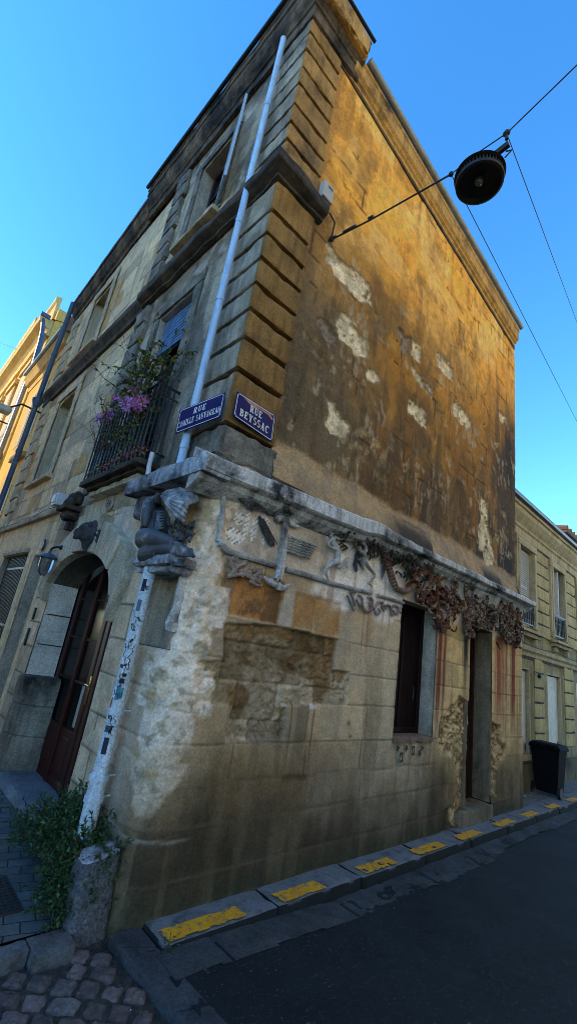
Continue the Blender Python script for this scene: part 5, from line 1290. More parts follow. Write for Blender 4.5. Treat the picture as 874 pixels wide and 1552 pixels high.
street_sign([L3(272.7, 621.7, -.168), L3(342, 594, -.040), L3(334.4, 631.7, -.040), L3(265, 658, -.168)], [('RUE', .56, .25, .95), ('CAMILLE SAUVAGEAU', .20, .24, .60)], 'blue enamel street sign reading Rue Camille Sauvageau in front of the pale blue downpipe')
street_sign([F3(359.5, 592.7, -.034), F3(417.4, 629.2, -.034), F3(412.4, 670.7, -.034), F3(353, 630, -.034)], [('RUE', .53, .26, .95), ('BEYSSAC', .17, .27, .95)], 'blue enamel street sign reading Rue Beyssac with chipped top edge on the golden corner blocks',
            [[(.16, .93), (.45, .93), (.62, .91), (.86, .92), (.95, .78), (.90, .74), (.80, .83), (.6, .84), (.42, .76), (.28, .82)]])
# ================================================================ CARVED FRIEZE
def stroke(b, pts, r, Y=-.028, n=8, col=None, sm=True, flat=None):
    Y = Y*1.35 if not isinstance(Y, (list, tuple)) else Y
    r = [q*1.18 for q in r] if isinstance(r, (list, tuple)) else r*1.18
    P = [F3(px, py, Y if not isinstance(Y, (list, tuple)) else Y[i]) for i, (px, py) in enumerate(pts)]
    if sm and len(P) > 2:   # Catmull-Rom
        Q = []; RR = []; rr = r if isinstance(r, (list, tuple)) else [r]*len(P); m = len(P)
        for i in range(m-1):
            p0, p1, p2, p3 = [Vector(P[max(0, min(m-1, i+k))]) for k in (-1, 0, 1, 2)]
            for s in range(5):
                t = s/5; Q.append(.5*((2*p1)+(-p0+p2)*t+(2*p0-5*p1+4*p2-p3)*t*t+(-p0+3*p1-3*p2+p3)*t**3)); RR.append(rr[i]*(1-t)+rr[i+1]*t)
        Q.append(Vector(P[-1])); RR.append(rr[-1]); P, r = Q, RR
    b.tube(P, r, n, col=col, flat=flat)
def cc(c, x0, y0, k): return [(x0+x*k, y0+y*k) for x, y in c]
A_ = lambda *c: cc(c, 300, 700, .2975)
B_ = lambda *c: cc(c, 460, 760, .206)
G_ = lambda *c: cc(c, 620, 840, .206)
def relief(b, name, mat, label, cols=False, remesh=0):
    o = b.build(name, mat, None, True, cols=cols, remesh=remesh); return tag(o, label, 'relief')
# round moulding the reliefs stand on (part of the house), with its broken start
b = MB(); stroke(b, A_((120, 428), (150, 455), (260, 490), (395, 532)), [.014, .020, .020, .018], -.012); stroke(b, A_((448, 548), (560, 580), (640, 605)), .020, -.012); stroke(b, A_((640, 608), (760, 640), (880, 668)), .017, -.012); stroke(b, B_((540, 690), (640, 718), (735, 748)), .014, -.012)
b.build('round_moulding', M['relief'], house, True)
b = MB(); stroke(b, A_((132, 165), (125, 260), (112, 340), (104, 405)), [.016, .015, .016, .02], -.012); stroke(b, A_((100, 410), (140, 425)), .022, -.015); b.build('edge_moulding', M['relief_pale'], house, True)
# fish
b = MB(); stroke(b, A_((196, 180), (225, 185), (265, 205), (305, 218), (345, 235), (372, 250)), [.012, .030, .036, .026, .014, .012], -.03, 10)
stroke(b, A_((345, 235), (372, 215), (385, 205)), [.012, .02, .004], -.025); stroke(b, A_((345, 238), (360, 262), (372, 268)), [.012, .018, .004], -.025)
stroke(b, A_((262, 175), (280, 150), (295, 158)), [.012, .016, .006], -.03); stroke(b, A_((250, 228), (275, 240), (300, 238)), [.01, .014, .004], -.03)
e = F3(*A_((212, 180))[0], -.06); b.ell(e, (.008, .006, .008), None, 8, 6)
for k in range(6): stroke(b, A_((240+k*17, 190+k*6), (246+k*17, 205+k*6.5), (238+k*17, 220+k*6)), .004, -.062, 5)
relief(b, 'fish_relief', M['relief_dark'], 'dark grey carved fish under the ledge near the corner, above white dotted paint', remesh=.004)
# hanging feather / leaf
b = MB(); stroke(b, A_((310, 275), (340, 340), (372, 405), (388, 425)), [.008, .034, .034, .008], -.012, 10, flat=((0, 1, 0), .45))
for k in range(9):
    t = k/8; cx, cy = 316+t*62, 295+t*115
    stroke(b, A_((cx, cy), (cx+18, cy-2), (cx+26, cy+12)), .0035, -.030, 5); stroke(b, A_((cx, cy), (cx-10, cy+16), (cx-4, cy+26)), .0035, -.030, 5)
relief(b, 'feather_relief', M['relief_dark'], 'dark oval feather shaped carving hanging below the fish')
# tree-like column
b = MB(); stroke(b, A_((443, 300), (440, 380), (432, 460), (420, 540), (405, 600)), [.026, .024, .028, .030, .03], -.02, 10)
for p, r in ((A_((395, 300), (425, 285), (450, 310)), [.02, .026, .02]), (A_((440, 255), (455, 290), (480, 320), (515, 330)), [.018, .02, .018, .008]), (A_((470, 265), (490, 300), (520, 300)), [.02, .018, .007]), (A_((400, 275), (420, 300)), [.012, .016]),
             (A_((338, 585), (360, 610), (395, 625)), [.012, .02, .024]), (A_((370, 590), (385, 620), (410, 640)), [.012, .016, .018]), (A_((465, 625), (435, 640), (405, 625)), [.010, .018, .022]), (A_((460, 640), (430, 650), (400, 640)), [.006, .012, .016])):
    stroke(b, p, r, -.024)
for k in range(10): stroke(b, A_((432-k*2, 350+k*24), (440-k*3, 372+k*24), (428-k*3, 392+k*24)), .006, -.048, 5)
relief(b, 'tree_relief', M['ledge'], 'pale grey carved tree trunk with claw-like roots rising to the ledge', remesh=.005)
# striped wing
b = MB(); b.prism([F(*p, -.01) for p in A_((452, 372), (462, 375), (604, 425), (600, 440), (572, 476), (440, 440))], lambda x, z, d: (x, d, z), .01, -.022)
for k in range(6):
    y0 = 378+k*14; P = [(450-k*1.5+i*(150-k*5)/11, y0+i*(50-k*1.5)/11+(4 if i % 2 else -4)) for i in range(12)]
    stroke(b, A_(*P), .0075, -.026, 6, sm=False)
relief(b, 'wing_relief', M['relief'], 'wing-like carving with rows of wavy ribs right of the carved tree')
# coral
b = MB()
for p in (((150, 585), (180, 560), (170, 520), (150, 480)), ((180, 560), (205, 530), (230, 520), (240, 500)), ((230, 560), (250, 540), (265, 520)), ((150, 585), (200, 575), (240, 575), (285, 600), (325, 620)), ((285, 600), (300, 570), (315, 560), (325, 540)), ((240, 575), (255, 560), (275, 565)), ((160, 505), (185, 495)), ((205, 530), (190, 515)), ((300, 610), (320, 590)), ((270, 600), (290, 625), (310, 628)), ((215, 575), (220, 550)), ((190, 480), (200, 510), (215, 540))):
    stroke(b, A_(*p), [.013]*(len(p)-1)+[.006], -.018)
rc = random.Random(4)
for k in range(34): cx, cy = rc.uniform(160, 320), 0; cy = 525+(cx-160)*.5+rc.uniform(-45, 35); stroke(b, A_((cx, cy), (cx+rc.uniform(-14, 14), cy-rc.uniform(4, 18)), (cx+rc.uniform(-14, 14), cy-rc.uniform(10, 24))), [.009, .007, .004], -.02, 6)
relief(b, 'coral_relief', stone('brownish_relief', (.30, .22, .18), (.38, .31, .26), (.10, .06, .05), 10, .48, .7, .3, .5), 'brownish branching coral carving below the round moulding near the corner')
# leaping figure
b = MB()
for p, r, y in ((((218, 270), (215, 310), (240, 345), (250, 400), (248, 440)), [.016, .022, .026, .022, .02], -.03), (((215, 275), (190, 295), (182, 325), (215, 345), (240, 355)), [.012, .013, .012, .012, .014], -.04), (((160, 185), (200, 230), (235, 265), (270, 275), (300, 270), (330, 290)), [.008, .012, .014, .013, .012, .008], -.035),
                (((250, 440), (205, 455), (172, 485), (160, 520), (175, 560), (185, 585)), [.024, .022, .017, .013, .011, .008], -.04), (((170, 585), (192, 582)), [.010, .007], -.03), (((250, 440), (255, 480), (280, 470), (310, 430), (330, 410)), [.022, .018, .014, .011, .008], -.025), (((310, 430), (315, 470), (322, 495), (300, 525)), [.013, .012, .010, .006], -.03), (((265, 490), (270, 480)), [.012, .01], -.03)):
    stroke(b, B_(*p), r, y)
b.ell(F3(*B_((205, 245))[0], -.04), (.022, .022, .03), None, 12, 8)
relief(b, 'leaping_figure_relief', M['relief_pale'], 'pale slender leaping figure with bent legs carved on the whitened panel', remesh=.004)
# winged figure
b = MB()
for p, r, y in ((((430, 290), (405, 330), (420, 370), (445, 400)), [.014, .02, .024, .02], -.035), (((440, 320), (455, 350), (440, 420), (445, 470)), [.02, .022, .02, .014], -.03), (((455, 380), (490, 390), (520, 400), (535, 340)), [.012, .012, .010, .008], -.03), (((455, 450), (480, 490), (515, 530), (515, 560), (470, 605)), [.018, .016, .012, .011, .008], -.035), (((472, 602), (505, 625)), [.008, .007], -.03), (((410, 420), (425, 450), (440, 500)), [.016, .014, .008], -.03)):
    stroke(b, B_(*p), r, y)
b.ell(F3(*B_((442, 322))[0], -.05), (.028, .026, .034), None, 12, 8)
relief(b, 'winged_figure_relief', M['relief'], 'grey thin figure with one bent leg carved under the bulge of the ledge', remesh=.004)
for lab, ps in (('dark pointed wing blades carved left of the thin figure', (((388, 375), (385, 430), (375, 470), (390, 510)), ((395, 380), (405, 420), (420, 460), (440, 505)), ((388, 385), (380, 480), (392, 512)))), ('dark pointed blade hanging beside the tail of the rusty serpent', (((575, 360), (580, 420), (585, 500), (572, 575)), ((605, 360), (595, 420), (588, 500), (573, 575))))):
    b = MB()
    for p in ps: stroke(b, B_(*p), [.010, .022, .02, .003], -.02, 6, flat=((0, 1, 0), .5))
    relief(b, 'pointed_wing_relief', M['relief_dark'], lab)
# serpent ring
b = MB(); stroke(b, B_((590, 400), (615, 440), (628, 520), (650, 600), (700, 650), (760, 655), (810, 610), (850, 560)), [.010, .020, .020, .022, .026, .026, .026, .03], -.03, 10, col=(.30, .22, .18))
rc = random.Random(9)
for t in np.linspace(0, 1, 15):
    x = 756+t*90; y = 612-t*58; stroke(b, B_((x, y+18), (x-6, y-6)), [.009, .004], -.035, 6, col=(.22, .06, .04))
for k in range(16):
    t = k/15; x = 618+t*60; y = 455+t*180; stroke(b, B_((x-16, y), (x+14, y-8)), .009, -.045, 6, col=(.33, .25, .2) if k % 2 else (.16, .07, .05))
stroke(b, B_((585, 395), (620, 420), (655, 440)), [.012, .02, .006], -.045, col=(.2, .08, .06)); stroke(b, B_((590, 430), (625, 460), (660, 450)), [.01, .018, .005], -.04, col=(.16, .06, .05))
for k in range(9): a = k*.7; stroke(b, B_((605+18*math.cos(a), 470+26*math.sin(a)), (612+30*math.cos(a+.3), 470+38*math.sin(a+.3))), [.01, .004], -.04, 6, col=(.14, .06, .05))
relief(b, 'serpent_relief', M['relief_red'], 'rusty serpent with a spiny back curving in a half ring above the dark window', True)
# scroll frieze beside the window
b = MB(); colr = (.30, .20, .17)
for p in (((320, 690), (340, 740), (372, 805)), ((340, 665), (362, 715), (378, 770)), ((345, 662), (380, 668)), ((385, 720), (400, 745), (415, 775))): stroke(b, B_(*p), .010, -.012, 6)
for p in (((400, 690), (420, 700), (430, 730), (432, 765), (450, 800), (480, 805), (510, 780), (530, 770)), ((470, 710), (490, 705), (505, 730), (500, 760), (480, 765)), ((530, 770), (520, 800), (540, 830), (560, 810), (545, 785)), ((530, 770), (550, 740), (580, 745), (575, 775), (590, 810)), ((590, 770), (620, 765), (640, 790), (650, 840), (665, 810)), ((640, 790), (660, 765), (690, 775), (700, 800), (725, 770)), ((655, 800), (680, 830), (700, 805), (715, 825)), ((480, 740), (490, 765)), ((600, 800), (605, 765))):
    stroke(b, B_(*p), [.008]+[.012]*(len(p)-2)+[.006], -.012, 6)
relief(b, 'scroll_relief', stone('pinkish_relief', (.36, .30, .27), (.26, .19, .17), (.08, .05, .045), 10, .48, .7, .3, .5), 'narrow band of curling stems carved left of the dark window top')
# foliage masses under the ledge
def under_leaves(name, x0, x1, n, seed, mat, label, zlo=2.71, zhi=2.84, col=None):
    r = random.Random(seed); b = MB()
    for k in range(n):
        x = r.uniform(x0, x1); z = r.uniform(zlo, zhi); L_ = r.uniform(.04, .10); a = r.uniform(-2.6, -.5); y = -r.uniform(.02, .11)*(.4+.6*(z-zlo)/(zhi-zlo)+.1)
        cv = r.uniform(-.06, .06); p = [(x, y, z), (x+L_*.5*math.cos(a)+cv, y-.02, z+L_*.5*math.sin(a)), (x+L_*math.cos(a+cv*10), y+.005, z+L_*math.sin(a+cv*6))]
        b.tube(p, [.007, r.uniform(.008, .017), .003], 6)
    return relief(b, name, mat, label)
under_leaves('foliage_relief', .60, 1.35, 45, 1, M['black_stone'], 'dark carved foliage under the ledge above the tree and striped wing')
under_leaves('foliage_relief', 1.36, 1.85, 60, 2, M['black_stone'], 'dark carved foliage under the ledge above the leaping figure', 2.64)
under_leaves('foliage_relief', 1.86, 2.45, 60, 5, M['black_stone'], 'dark carved foliage above the thin figure at the bulge of the ledge', 2.68)
under_leaves('foliage_relief', 2.46, 3.05, 90, 3, M['black_stone'], 'dark leafy carving above the ring of the rusty serpent', 2.58)
# coves
def cove(x0, x1, z0, name='cove'):
    b = MB(); n = 9; m = 22; vs = []; fs = []
    for i in range(m+1):
        x = x0+(x1-x0)*i/m
        for j in range(n+1):
            a = math.pi/2*j/n; fl = .006*math.sin(x*95)
            vs.append((x, -.012-.135*(1-math.cos(a))-fl, z0+(2.86-z0)*math.sin(a)))
    for i in range(m):
        for j in range(n): fs.append((i*(n+1)+j, (i+1)*(n+1)+j, (i+1)*(n+1)+j+1, i*(n+1)+j+1))
    b.add(vs, fs); b.build(name, M['relief_pale'], house, True)
cove(3.35, 3.98, 2.50); cove(4.28, 5.10, 2.52); cove(5.2, 6.11, 2.50)
# the two heaped rusty compositions: trophies of scrolls, petals, ribs and masks
def trophy_mat(seed):
    t = NT('rust_stained_carving').rough(.85)
    o = t.n('ShaderNodeTexNoise'); o.inputs['Scale'].default_value = 7; o.inputs['Detail'].default_value = 4; o.inputs['Distortion'].default_value = 1.5
    t.l(t.pos(), o.inputs['Vector'])
    b = t.ramp(o.outputs[0], [(.30, (.020, .015, .014)), (.40, (.10, .028, .012)), (.46, (.19, .055, .02)), (.51, (.025, .02, .018)), (.58, (.36, .27, .18)), (.66, (.05, .035, .03))] if seed == 21 else [(.30, (.03, .028, .028)), (.40, (.17, .14, .10)), (.48, (.15, .042, .018)), (.53, (.016, .015, .014)), (.60, (.34, .28, .21)), (.68, (.16, .07, .03))])
    t.col(t.mix(b, t.ramp(t.noise(40, 5, .7), [(.3, .5), (.7, 1.3)]), 1., 'MULTIPLY')); t.bump(t.noise(55, 6, .7), .6, .008); return t.m
def heap(name, label, poly, n, seed, pal, big):
    r = random.Random(seed); b = MB(); PC = (sum(p[0] for p in poly)/len(poly), sum(p[1] for p in poly)/len(poly)); xs = [p[0] for p in poly]; ys = [p[1] for p in poly]; PA = np.array(poly)
    def rnd():
        while True:
            x, y = r.uniform(min(xs), max(xs)), r.uniform(min(ys), max(ys))
            if inpoly(np.array([x]), np.array([y]), poly)[0]: return x, y
    b.prism([F(PC[0]+(px-PC[0])*.92, PC[1]+(py-PC[1])*.92, -.02) for px, py in poly], lambda x, z, d: (x, d, z), .0, -.022, 0, (.03, .018, .016))
    for k in range(n):
        x, y = rnd(); cx, cz = F(x, y, -.05); col = r.choice(pal); t = r.random(); y0 = -r.uniform(.015, .085)
        if t < .38:      # sinuous limb
            a = r.uniform(0, 6.28); ln = r.uniform(.12, .26); P = []; Rr = []; ph = r.uniform(0, 6); q0 = r.uniform(.010, .019); x_, z_ = cx, cz
            for j in range(9):
                u = j/8; a += math.sin(ph+u*5)*.55; x_ += ln/8*math.cos(a); z_ += ln/8*math.sin(a); P.append((x_, y0-.02*math.sin(math.pi*u), z_)); Rr.append(q0*(.35+math.sin(math.pi*min(1, u+.2))))
            mx_ = [F3(px, py, -.03) for px, py in poly]; X0_, X1_ = min(p[0] for p in mx_), max(p[0] for p in mx_); Z0_, Z1_ = min(p[2] for p in mx_), max(p[2] for p in mx_)
            P = [(min(max(p[0], X0_), X1_), p[1], min(max(p[2], Z0_), min(Z1_, 2.84))) for p in P]
            b.tube(P, Rr, 8, col=col)
        elif t < .66:      # scroll
            rad = r.uniform(.03, .07); a0 = r.uniform(0, 6.28); sg = r.choice((-1, 1)); P = []; Rr = []
            for j in range(13):
                u = j/12; rr = rad*(1-.78*u); a = a0+sg*u*5.2; P.append((cx+rr*math.cos(a), y0-.02*u, cz+rr*math.sin(a))); Rr.append(.007+.012*(1-u)*math.sin(math.pi*min(1, u*2+.25)))
            b.tube(P, Rr, 7, col=col)
        elif t < .78:    # petal / leaf
            a = r.gauss(-1.4, .9); ln = r.uniform(.06, .13); bend = r.uniform(-.9, .9); P = []
            for j in range(6): u = j/5; P.append((cx+ln*u*math.cos(a+bend*u), y0-.03*math.sin(math.pi*u), cz+ln*u*math.sin(a+bend*u)))
            b.tube(P, [.006, .015, .021, .018, .011, .004], 7, col=col)
        elif t < .9:    # ribs
            a = r.uniform(-.5, .5)
            for j in range(4): zz = cz-j*.022; b.tube([(cx-.03, y0, zz), (cx, y0-.03, zz-.01), (cx+.03, y0, zz+a*.03)], [.005, .011, .005], 6, col=col)
        else: b.ell((cx, y0, cz), (r.uniform(.018, .04), .03, r.uniform(.02, .045)), None, 10, 7, col=col, amp=.01)
    for (pts, rad, col) in big: stroke(b, G_(*pts), rad, -.05, 9, col=col)
    relief(b, name, trophy_mat(seed), label, False, .0085)
RED = [(.13, .020, .014), (.15, .042, .03), (.06, .014, .011), (.20, .09, .05), (.03, .024, .024), (.46, .38, .28), (.04, .03, .03), (.09, .03, .025), (.015, .012, .012), (.34, .28, .22), (.02, .015, .015), (.22, .17, .14)]
heap('trophy_relief', 'rust red heap of scrolls and creatures carved above and right of the dark window', [G_(p)[0] for p in ((10, 190), (60, 120), (130, 105), (215, 165), (260, 230), (330, 210), (355, 290), (395, 370), (400, 440), (340, 440), (290, 470), (290, 540), (200, 560), (190, 420), (60, 330), (80, 250))], 150, 21, RED,
     [(((45, 230), (80, 160), (125, 140), (150, 190), (135, 240)), [.014, .024, .028, .022, .012], (.42, .34, .24)), (((60, 340), (55, 290), (95, 240), (140, 215), (185, 250), (200, 330)), [.02, .02, .02, .018, .018, .02], (.10, .05, .04)),
      (((90, 370), (105, 310), (140, 280), (165, 330), (150, 370)), [.02, .02, .016, .016, .012], (.22, .05, .03)), (((200, 540), (230, 470), (300, 430), (330, 360)), [.03, .035, .03, .02], (.15, .03, .02)), (((195, 470), (240, 440)), [.03, .03], (.32, .16, .05)), (((190, 530), (295, 538)), [.022, .02], (.18, .05, .03)), (((340, 280), (370, 340), (385, 360)), [.02, .022, .01], (.2, .06, .04)), (((20, 230), (10, 260)), [.012, .01], (.2, .03, .02)), (((205, 230), (225, 235)), [.024, .022], (.45, .40, .32))])
heap('trophy_relief', 'dark tangled heap of carved petals and masks above the narrow doorway', [G_(p)[0] for p in ((400, 470), (440, 400), (500, 320), (530, 340), (600, 380), (640, 420), (640, 540), (560, 520), (460, 510), (440, 600), (400, 600))], 120, 22,
     [(.20, .055, .04), (.28, .14, .11), (.32, .24, .2), (.07, .055, .05), (.04, .035, .033), (.12, .03, .02), (.30, .22, .08)],
     [(((415, 200), (420, 290), (440, 370), (480, 430)), [.03, .035, .03, .02], (.03, .028, .03)), (((400, 470), (440, 440), (490, 430), (520, 400), (515, 340)), [.02, .026, .026, .022, .008], (.28, .12, .10)), (((410, 590), (440, 600), (450, 560), (425, 540), (420, 575)), [.016, .016, .014, .012, .01], (.24, .22, .2)), (((520, 390), (545, 400)), [.034, .03], (.10, .03, .04)), (((480, 470), (500, 510), (540, 525)), [.024, .02, .012], (.34, .2, .17)), (((580, 500), (600, 440), (640, 430)), [.016, .02, .014], (.36, .34, .32)), (((570, 300), (575, 340), (560, 370)), [.018, .018, .01], (.32, .24, .05))])
heap('trophy_relief', 'heap of rusty ribbons and hanging scrolls carved at the far end of the frieze', [G_(p)[0] for p in ((640, 420), (670, 350), (760, 340), (815, 420), (830, 600), (800, 690), (740, 640), (690, 640), (680, 600), (650, 560))], 135, 23,
     [(.22, .05, .025), (.16, .03, .02), (.28, .13, .04), (.33, .27, .22), (.05, .04, .04), (.025, .024, .024), (.2, .17, .15)],
     [(((640, 500), (650, 420), (700, 360), (745, 380), (760, 470), (750, 560)), [.02, .022, .024, .022, .02, .012], (.26, .07, .02)), (((670, 520), (690, 460), (715, 450), (720, 500), (690, 540)), [.014, .016, .016, .014, .01], (.3, .27, .22)), (((690, 600), (720, 580), (750, 620), (720, 650), (700, 620)), [.018, .024, .024, .018, .01], (.02, .02, .02)), (((790, 440), (795, 540), (815, 620), (790, 690)), [.02, .02, .018, .01], (.34, .3, .27)), (((640, 640), (655, 680), (670, 700)), [.016, .014, .006], (.06, .05, .05)), (((770, 430), (775, 520)), [.018, .016], (.3, .14, .05))])
# ================================================================ CORNER STATUE
b = MB()
def LS(pts, r, X, n=12):
    P = [L3(px, py, X if not isinstance(X, (list, tuple)) else X[i]) for i, (px, py) in enumerate(pts)]; b.tube(P, r, n)
S_ = lambda *c: cc(c, 200, 680, .1602)
LS(S_((130, 850), (150, 850), (230, 870), (320, 880), (400, 900)), [.05, .085, .078, .055, .04], [-.15, -.16, -.15, -.14, -.12], 16)
LS(S_((140, 1000), (160, 1000), (240, 990), (330, 960), (420, 960)), [.045, .070, .064, .048, .036], [-.15, -.16, -.15, -.14, -.12], 16)
b.ell(L3(*S_((130, 855))[0], -.16), (.085, .085, .085), None, 16, 12); b.ell(L3(*S_((140, 1005))[0], -.155), (.072, .07, .07), None, 16, 12)
LS(S_((240, 830), (250, 760), (260, 680), (240, 590)), [.075, .085, .09, .07], [-.06, -.05, -.04, -.02], 14)           # trunk
LS(S_((120, 740), (130, 660), (150, 580), (170, 520), (200, 480)), [.028, .040, .048, .052, .045], [-.16, -.17, -.16, -.14, -.10], 12)   # raised arm
LS(S_((110, 740), (90, 800)), [.028, .018], [-.16, -.14], 10)
LS(S_((200, 490), (240, 480), (255, 420)), [.045, .036, .024], [-.10, -.12, -.13], 10)
for k in range(7):      # ribs of drapery over the body
    y0 = 590+k*26; LS(S_((200, y0), (250, y0+12), (310, y0+4)), [.010, .013, .008], [-.10, -.125, -.09], 6)
for k in range(8):      # bundles of toes / tied cords
    LS(S_((380+k*6, 880+k*18), (450+k*8, 905+k*15), (520+k*9, 950+k*10), (575, 950+k*6)), [.012, .018, .014, .006], [-.13, -.14, -.10, -.05], 7)
for k in range(5): LS(S_((325, 1045+k*14), (400, 1040+k*14), (500, 1060+k*12)), [.010, .013, .006], [-.12, -.13, -.08], 6)
rk = random.Random(2)
for k in range(26):     # tangle of cloth between body and corner
    x, y = rk.uniform(330, 560), rk.uniform(720, 900); LS(S_((x, y), (x+rk.uniform(-20, 40), y-rk.uniform(20, 60)), (x+rk.uniform(-10, 60), y-rk.uniform(40, 110))), [.010, .016, .006], [-.05, -.07, -.03], 6)
def statue_mat():
    t = NT('wet_dark_stone').rough(.52); t.b.inputs['Specular IOR Level'].default_value = .6
    b = t.ramp(t.noise(5, 6, .6), [(.35, (.022, .025, .030)), (.7, (.085, .095, .115))])
    b = t.mix(b, (.42, .46, .52), t.ramp(t.noise(9, 7, .7, (1, 1, .6)), [(.58, 0.), (.70, .8)]))
    t.col(b); t.bump(t.noise(45, 7, .7), .5, .008); return t.m
M['statue_wet'] = statue_mat()
tag(b.build('statue', M['statue_wet'], None, True, remesh=.0055), 'dark stone crouching figure with folded legs on the corner shelf under the ledge', 'statue')
# sail-like cloth / wing over the figure
b = MB(); pts = S_((285, 440), (330, 400), (460, 370), (600, 410), (630, 470), (520, 560), (490, 700), (400, 610))
P = [L3(px, py, X) for (px, py), X in zip(pts, (-.20, -.17, -.13, -.05, -.02, -.05, -.12, -.17))]
c = sum((Vector(p) for p in P), Vector())/8+Vector((-.02, 0, 0)); n = len(P)
b.add([c]+P, [(0, 1+i, 1+(i+1) % n) for i in range(n)])
for k in range(6): LS(S_((300, 430), (400, 410+k*14), (520, 430+k*18), (620, 440+k*10)), [.007, .010, .010, .005], [-.20, -.18, -.13, -.06], 6)
for k in range(4): LS(S_((290, 450), (350+k*12, 540-k*14), (430+k*22, 640-k*40), (490+k*10, 690-k*45)), [.007, .009, .009, .005], [-.20, -.195, -.165, -.13], 6)
o = b.build('stone_cloth', M['ledge_dark'], None, False, fixn=False); m = o.modifiers.new('s', 'SOLIDIFY'); m.thickness = .02; m.offset = 0
tag(o, 'triangular fold of stone cloth spread above the crouching corner figure', 'carving')
b = MB(); rk = random.Random(6)
for k in range(30):
    x, y = rk.uniform(520, 720), rk.uniform(200, 420); LS(S_((x, y), (x+30, y+rk.uniform(0, 20)), (x+70, y+rk.uniform(10, 50))), [.006, .011, .004], [-.04, -.05, -.02], 5)
for k in range(7): LS(S_((540, 235+k*24), (590, 222+k*24), (640, 235+k*22)), [.006, .010, .006], [-.03, -.05, -.03], 6)
b.build('ribbed_carving', M['statue'], house, True)
# ================================================================ SUSPENDED LAMP AND CABLES
hook = (.79, .0, 5.80)
def at_plane_x(px, py, X): y, z = L(px, py, X); return Vector((X, y, z))
c1 = at_plane_x(683, 264, .84); c2 = at_plane_x(767, 202, .86); c3 = at_plane_x(874, 98, .88); c4 = c3+(c3-c2)*3.2
lampc = at_plane_x(726, 270, .85)
cw = empty('suspension_cable', hook, 'thick dark cable from the golden wall that carries the hanging lamp', 'cable')
b = MB(); b.tube([hook, (.80, -.06, 5.79), (.81, -.5, 5.70), c1], [.011, .010, .009, .009], 6); b.tube([c1, c1.lerp(c2, .5)+Vector((0, 0, .02)), c2, c3, c4], .0055, 6)
b.tube([(hook[0], .01, hook[2]), (.79, -.01, 6.02), (.70, .0, 6.08)], .009, 5)
b.tube([Vector(hook).lerp(c1, .12), Vector(hook).lerp(c1, .24)], .017, 6); b.tube([Vector(hook).lerp(c1, .36), Vector(hook).lerp(c1, .40)], .018, 6)
b.build('cable', M['iron'], cw)
b = MB(); b.ell(hook, (.03, .03, .04), None, 10, 6); b.tube([(.79, .03, 5.80), (.79, -.06, 5.79)], .014, 6); b.build('wall_hook', M['iron'], cw)
b = MB(); b.ell(c1, (.022, .022, .022), None, 8, 6); b.ell(c2, (.024, .03, .024), None, 8, 6); b.tube([c2+Vector((0, 0, .03)), c2+Vector((0, 0, -.07))], .012, 6); b.build('clamp', M['iron'], cw)
lm = empty('street_lamp', lampc, 'round black street lamp hanging from the cable against the sky', 'lamp')
RL_ = .175
b = MB(); b.lathe([(.045, .15), (.075, .145), (.11, .125), (.15, .10), (.19, .085), (RL_, .078), (RL_, .070), (.19, .076), (.15, .09), (.05, .12)], lampc-Vector((0, 0, .06)), 40); b.build('hood', M['black'], lm, True)
b = MB()
for k in range(44):
    a = 2*math.pi*k/44; u = Vector((math.cos(a), math.sin(a), 0)); p = lampc-Vector((0, 0, .06))+u*(RL_-.008); q = lampc-Vector((0, 0, .06))+u*(RL_-.006)
    b.tube([p+Vector((0, 0, .078)), q+Vector((0, 0, .028))], .0075, 4)
b.build('vent_fins', M['black'], lm)
b = MB(); b.lathe([(RL_, .032), (RL_+.004, .02), (RL_+.002, .0), (RL_-.012, -.006), (RL_-.02, .0), (RL_-.02, .024), (RL_-.012, .032), (RL_, .032)], lampc-Vector((0, 0, .06)), 40); b.build('rim', M['black'], lm, True)
b = MB(); b.lathe([(RL_-.018, .004), (.14, .03), (.06, .05), (0, .055)], lampc-Vector((0, 0, .06)), 32); b.build('reflector', M['black'], lm, True)
b = MB(); b.ell(lampc-Vector((.01, .0, .045)), (.035, .035, .04), None, 14, 9); b.build('bulb', plain('dull_bulb_glass', (.07, .08, .085), .2, 0, .1, 20, 0, .6), lm, True)
top = lampc+Vector((0, 0, .09))
b = MB(); d_ = (c2-c1).normalized(); b.tube([top-d_*.13+Vector((0, 0, .03)), top+d_*.22+Vector((0, 0, .06))], .028, 6); b.tube([top, top+Vector((0, 0, .05))], .03, 8); b.tube([top+d_*.20, top+d_*.24+Vector((0, 0, -.03)), top+d_*.19+Vector((0, 0, -.06))], .006, 5); b.build('hanger', M['black'], lm)
def wire(name, p, q, sag, r, label):
    b = MB(); P = [Vector(p).lerp(Vector(q), t)-Vector((0, 0, sag*4*t*(1-t))) for t in np.linspace(0, 1, 24)]; b.tube(P, r, 5); tag(b.build(name, M['iron'], None), label, 'cable')
def along(px, py, X):
    d = _ray(px, py); t = (X-CAM[0])/d[0]; return Vector(CAM+t*d)
e1 = along(874, 490, 5.2); e2 = along(874, 640, 6.6)
wire('overhead_wire', c2, c2+(e1-c2)*2.2, .0, .0035, 'thin overhead wire running from the cable clamp down to the right edge of the sky')
wire('overhead_wire', c1, c1+(e2-c1)*1.6, .0, .0035, 'thin overhead wire passing behind the hanging lamp toward the far roofs')
f0 = L3(-60, 497, -2.2); f1 = L3(26, 529, -.25)
wire('overhead_wire', f0, f1, .0, .006, 'thin overhead wire at the far left beside the yellow cornice')
jb = empty('junction_box', (.63, -.05, 6.3), 'small light grey box on the golden wall at the end of the dark string course', 'electric box')
jc = F(497, 291, -.06); q = MB(); q.box(jc[0]-.075, jc[0]+.075, -.075, .028, jc[1]-.115, jc[1]+.10, .010); q.build('case', M['boxgrey'], jb)
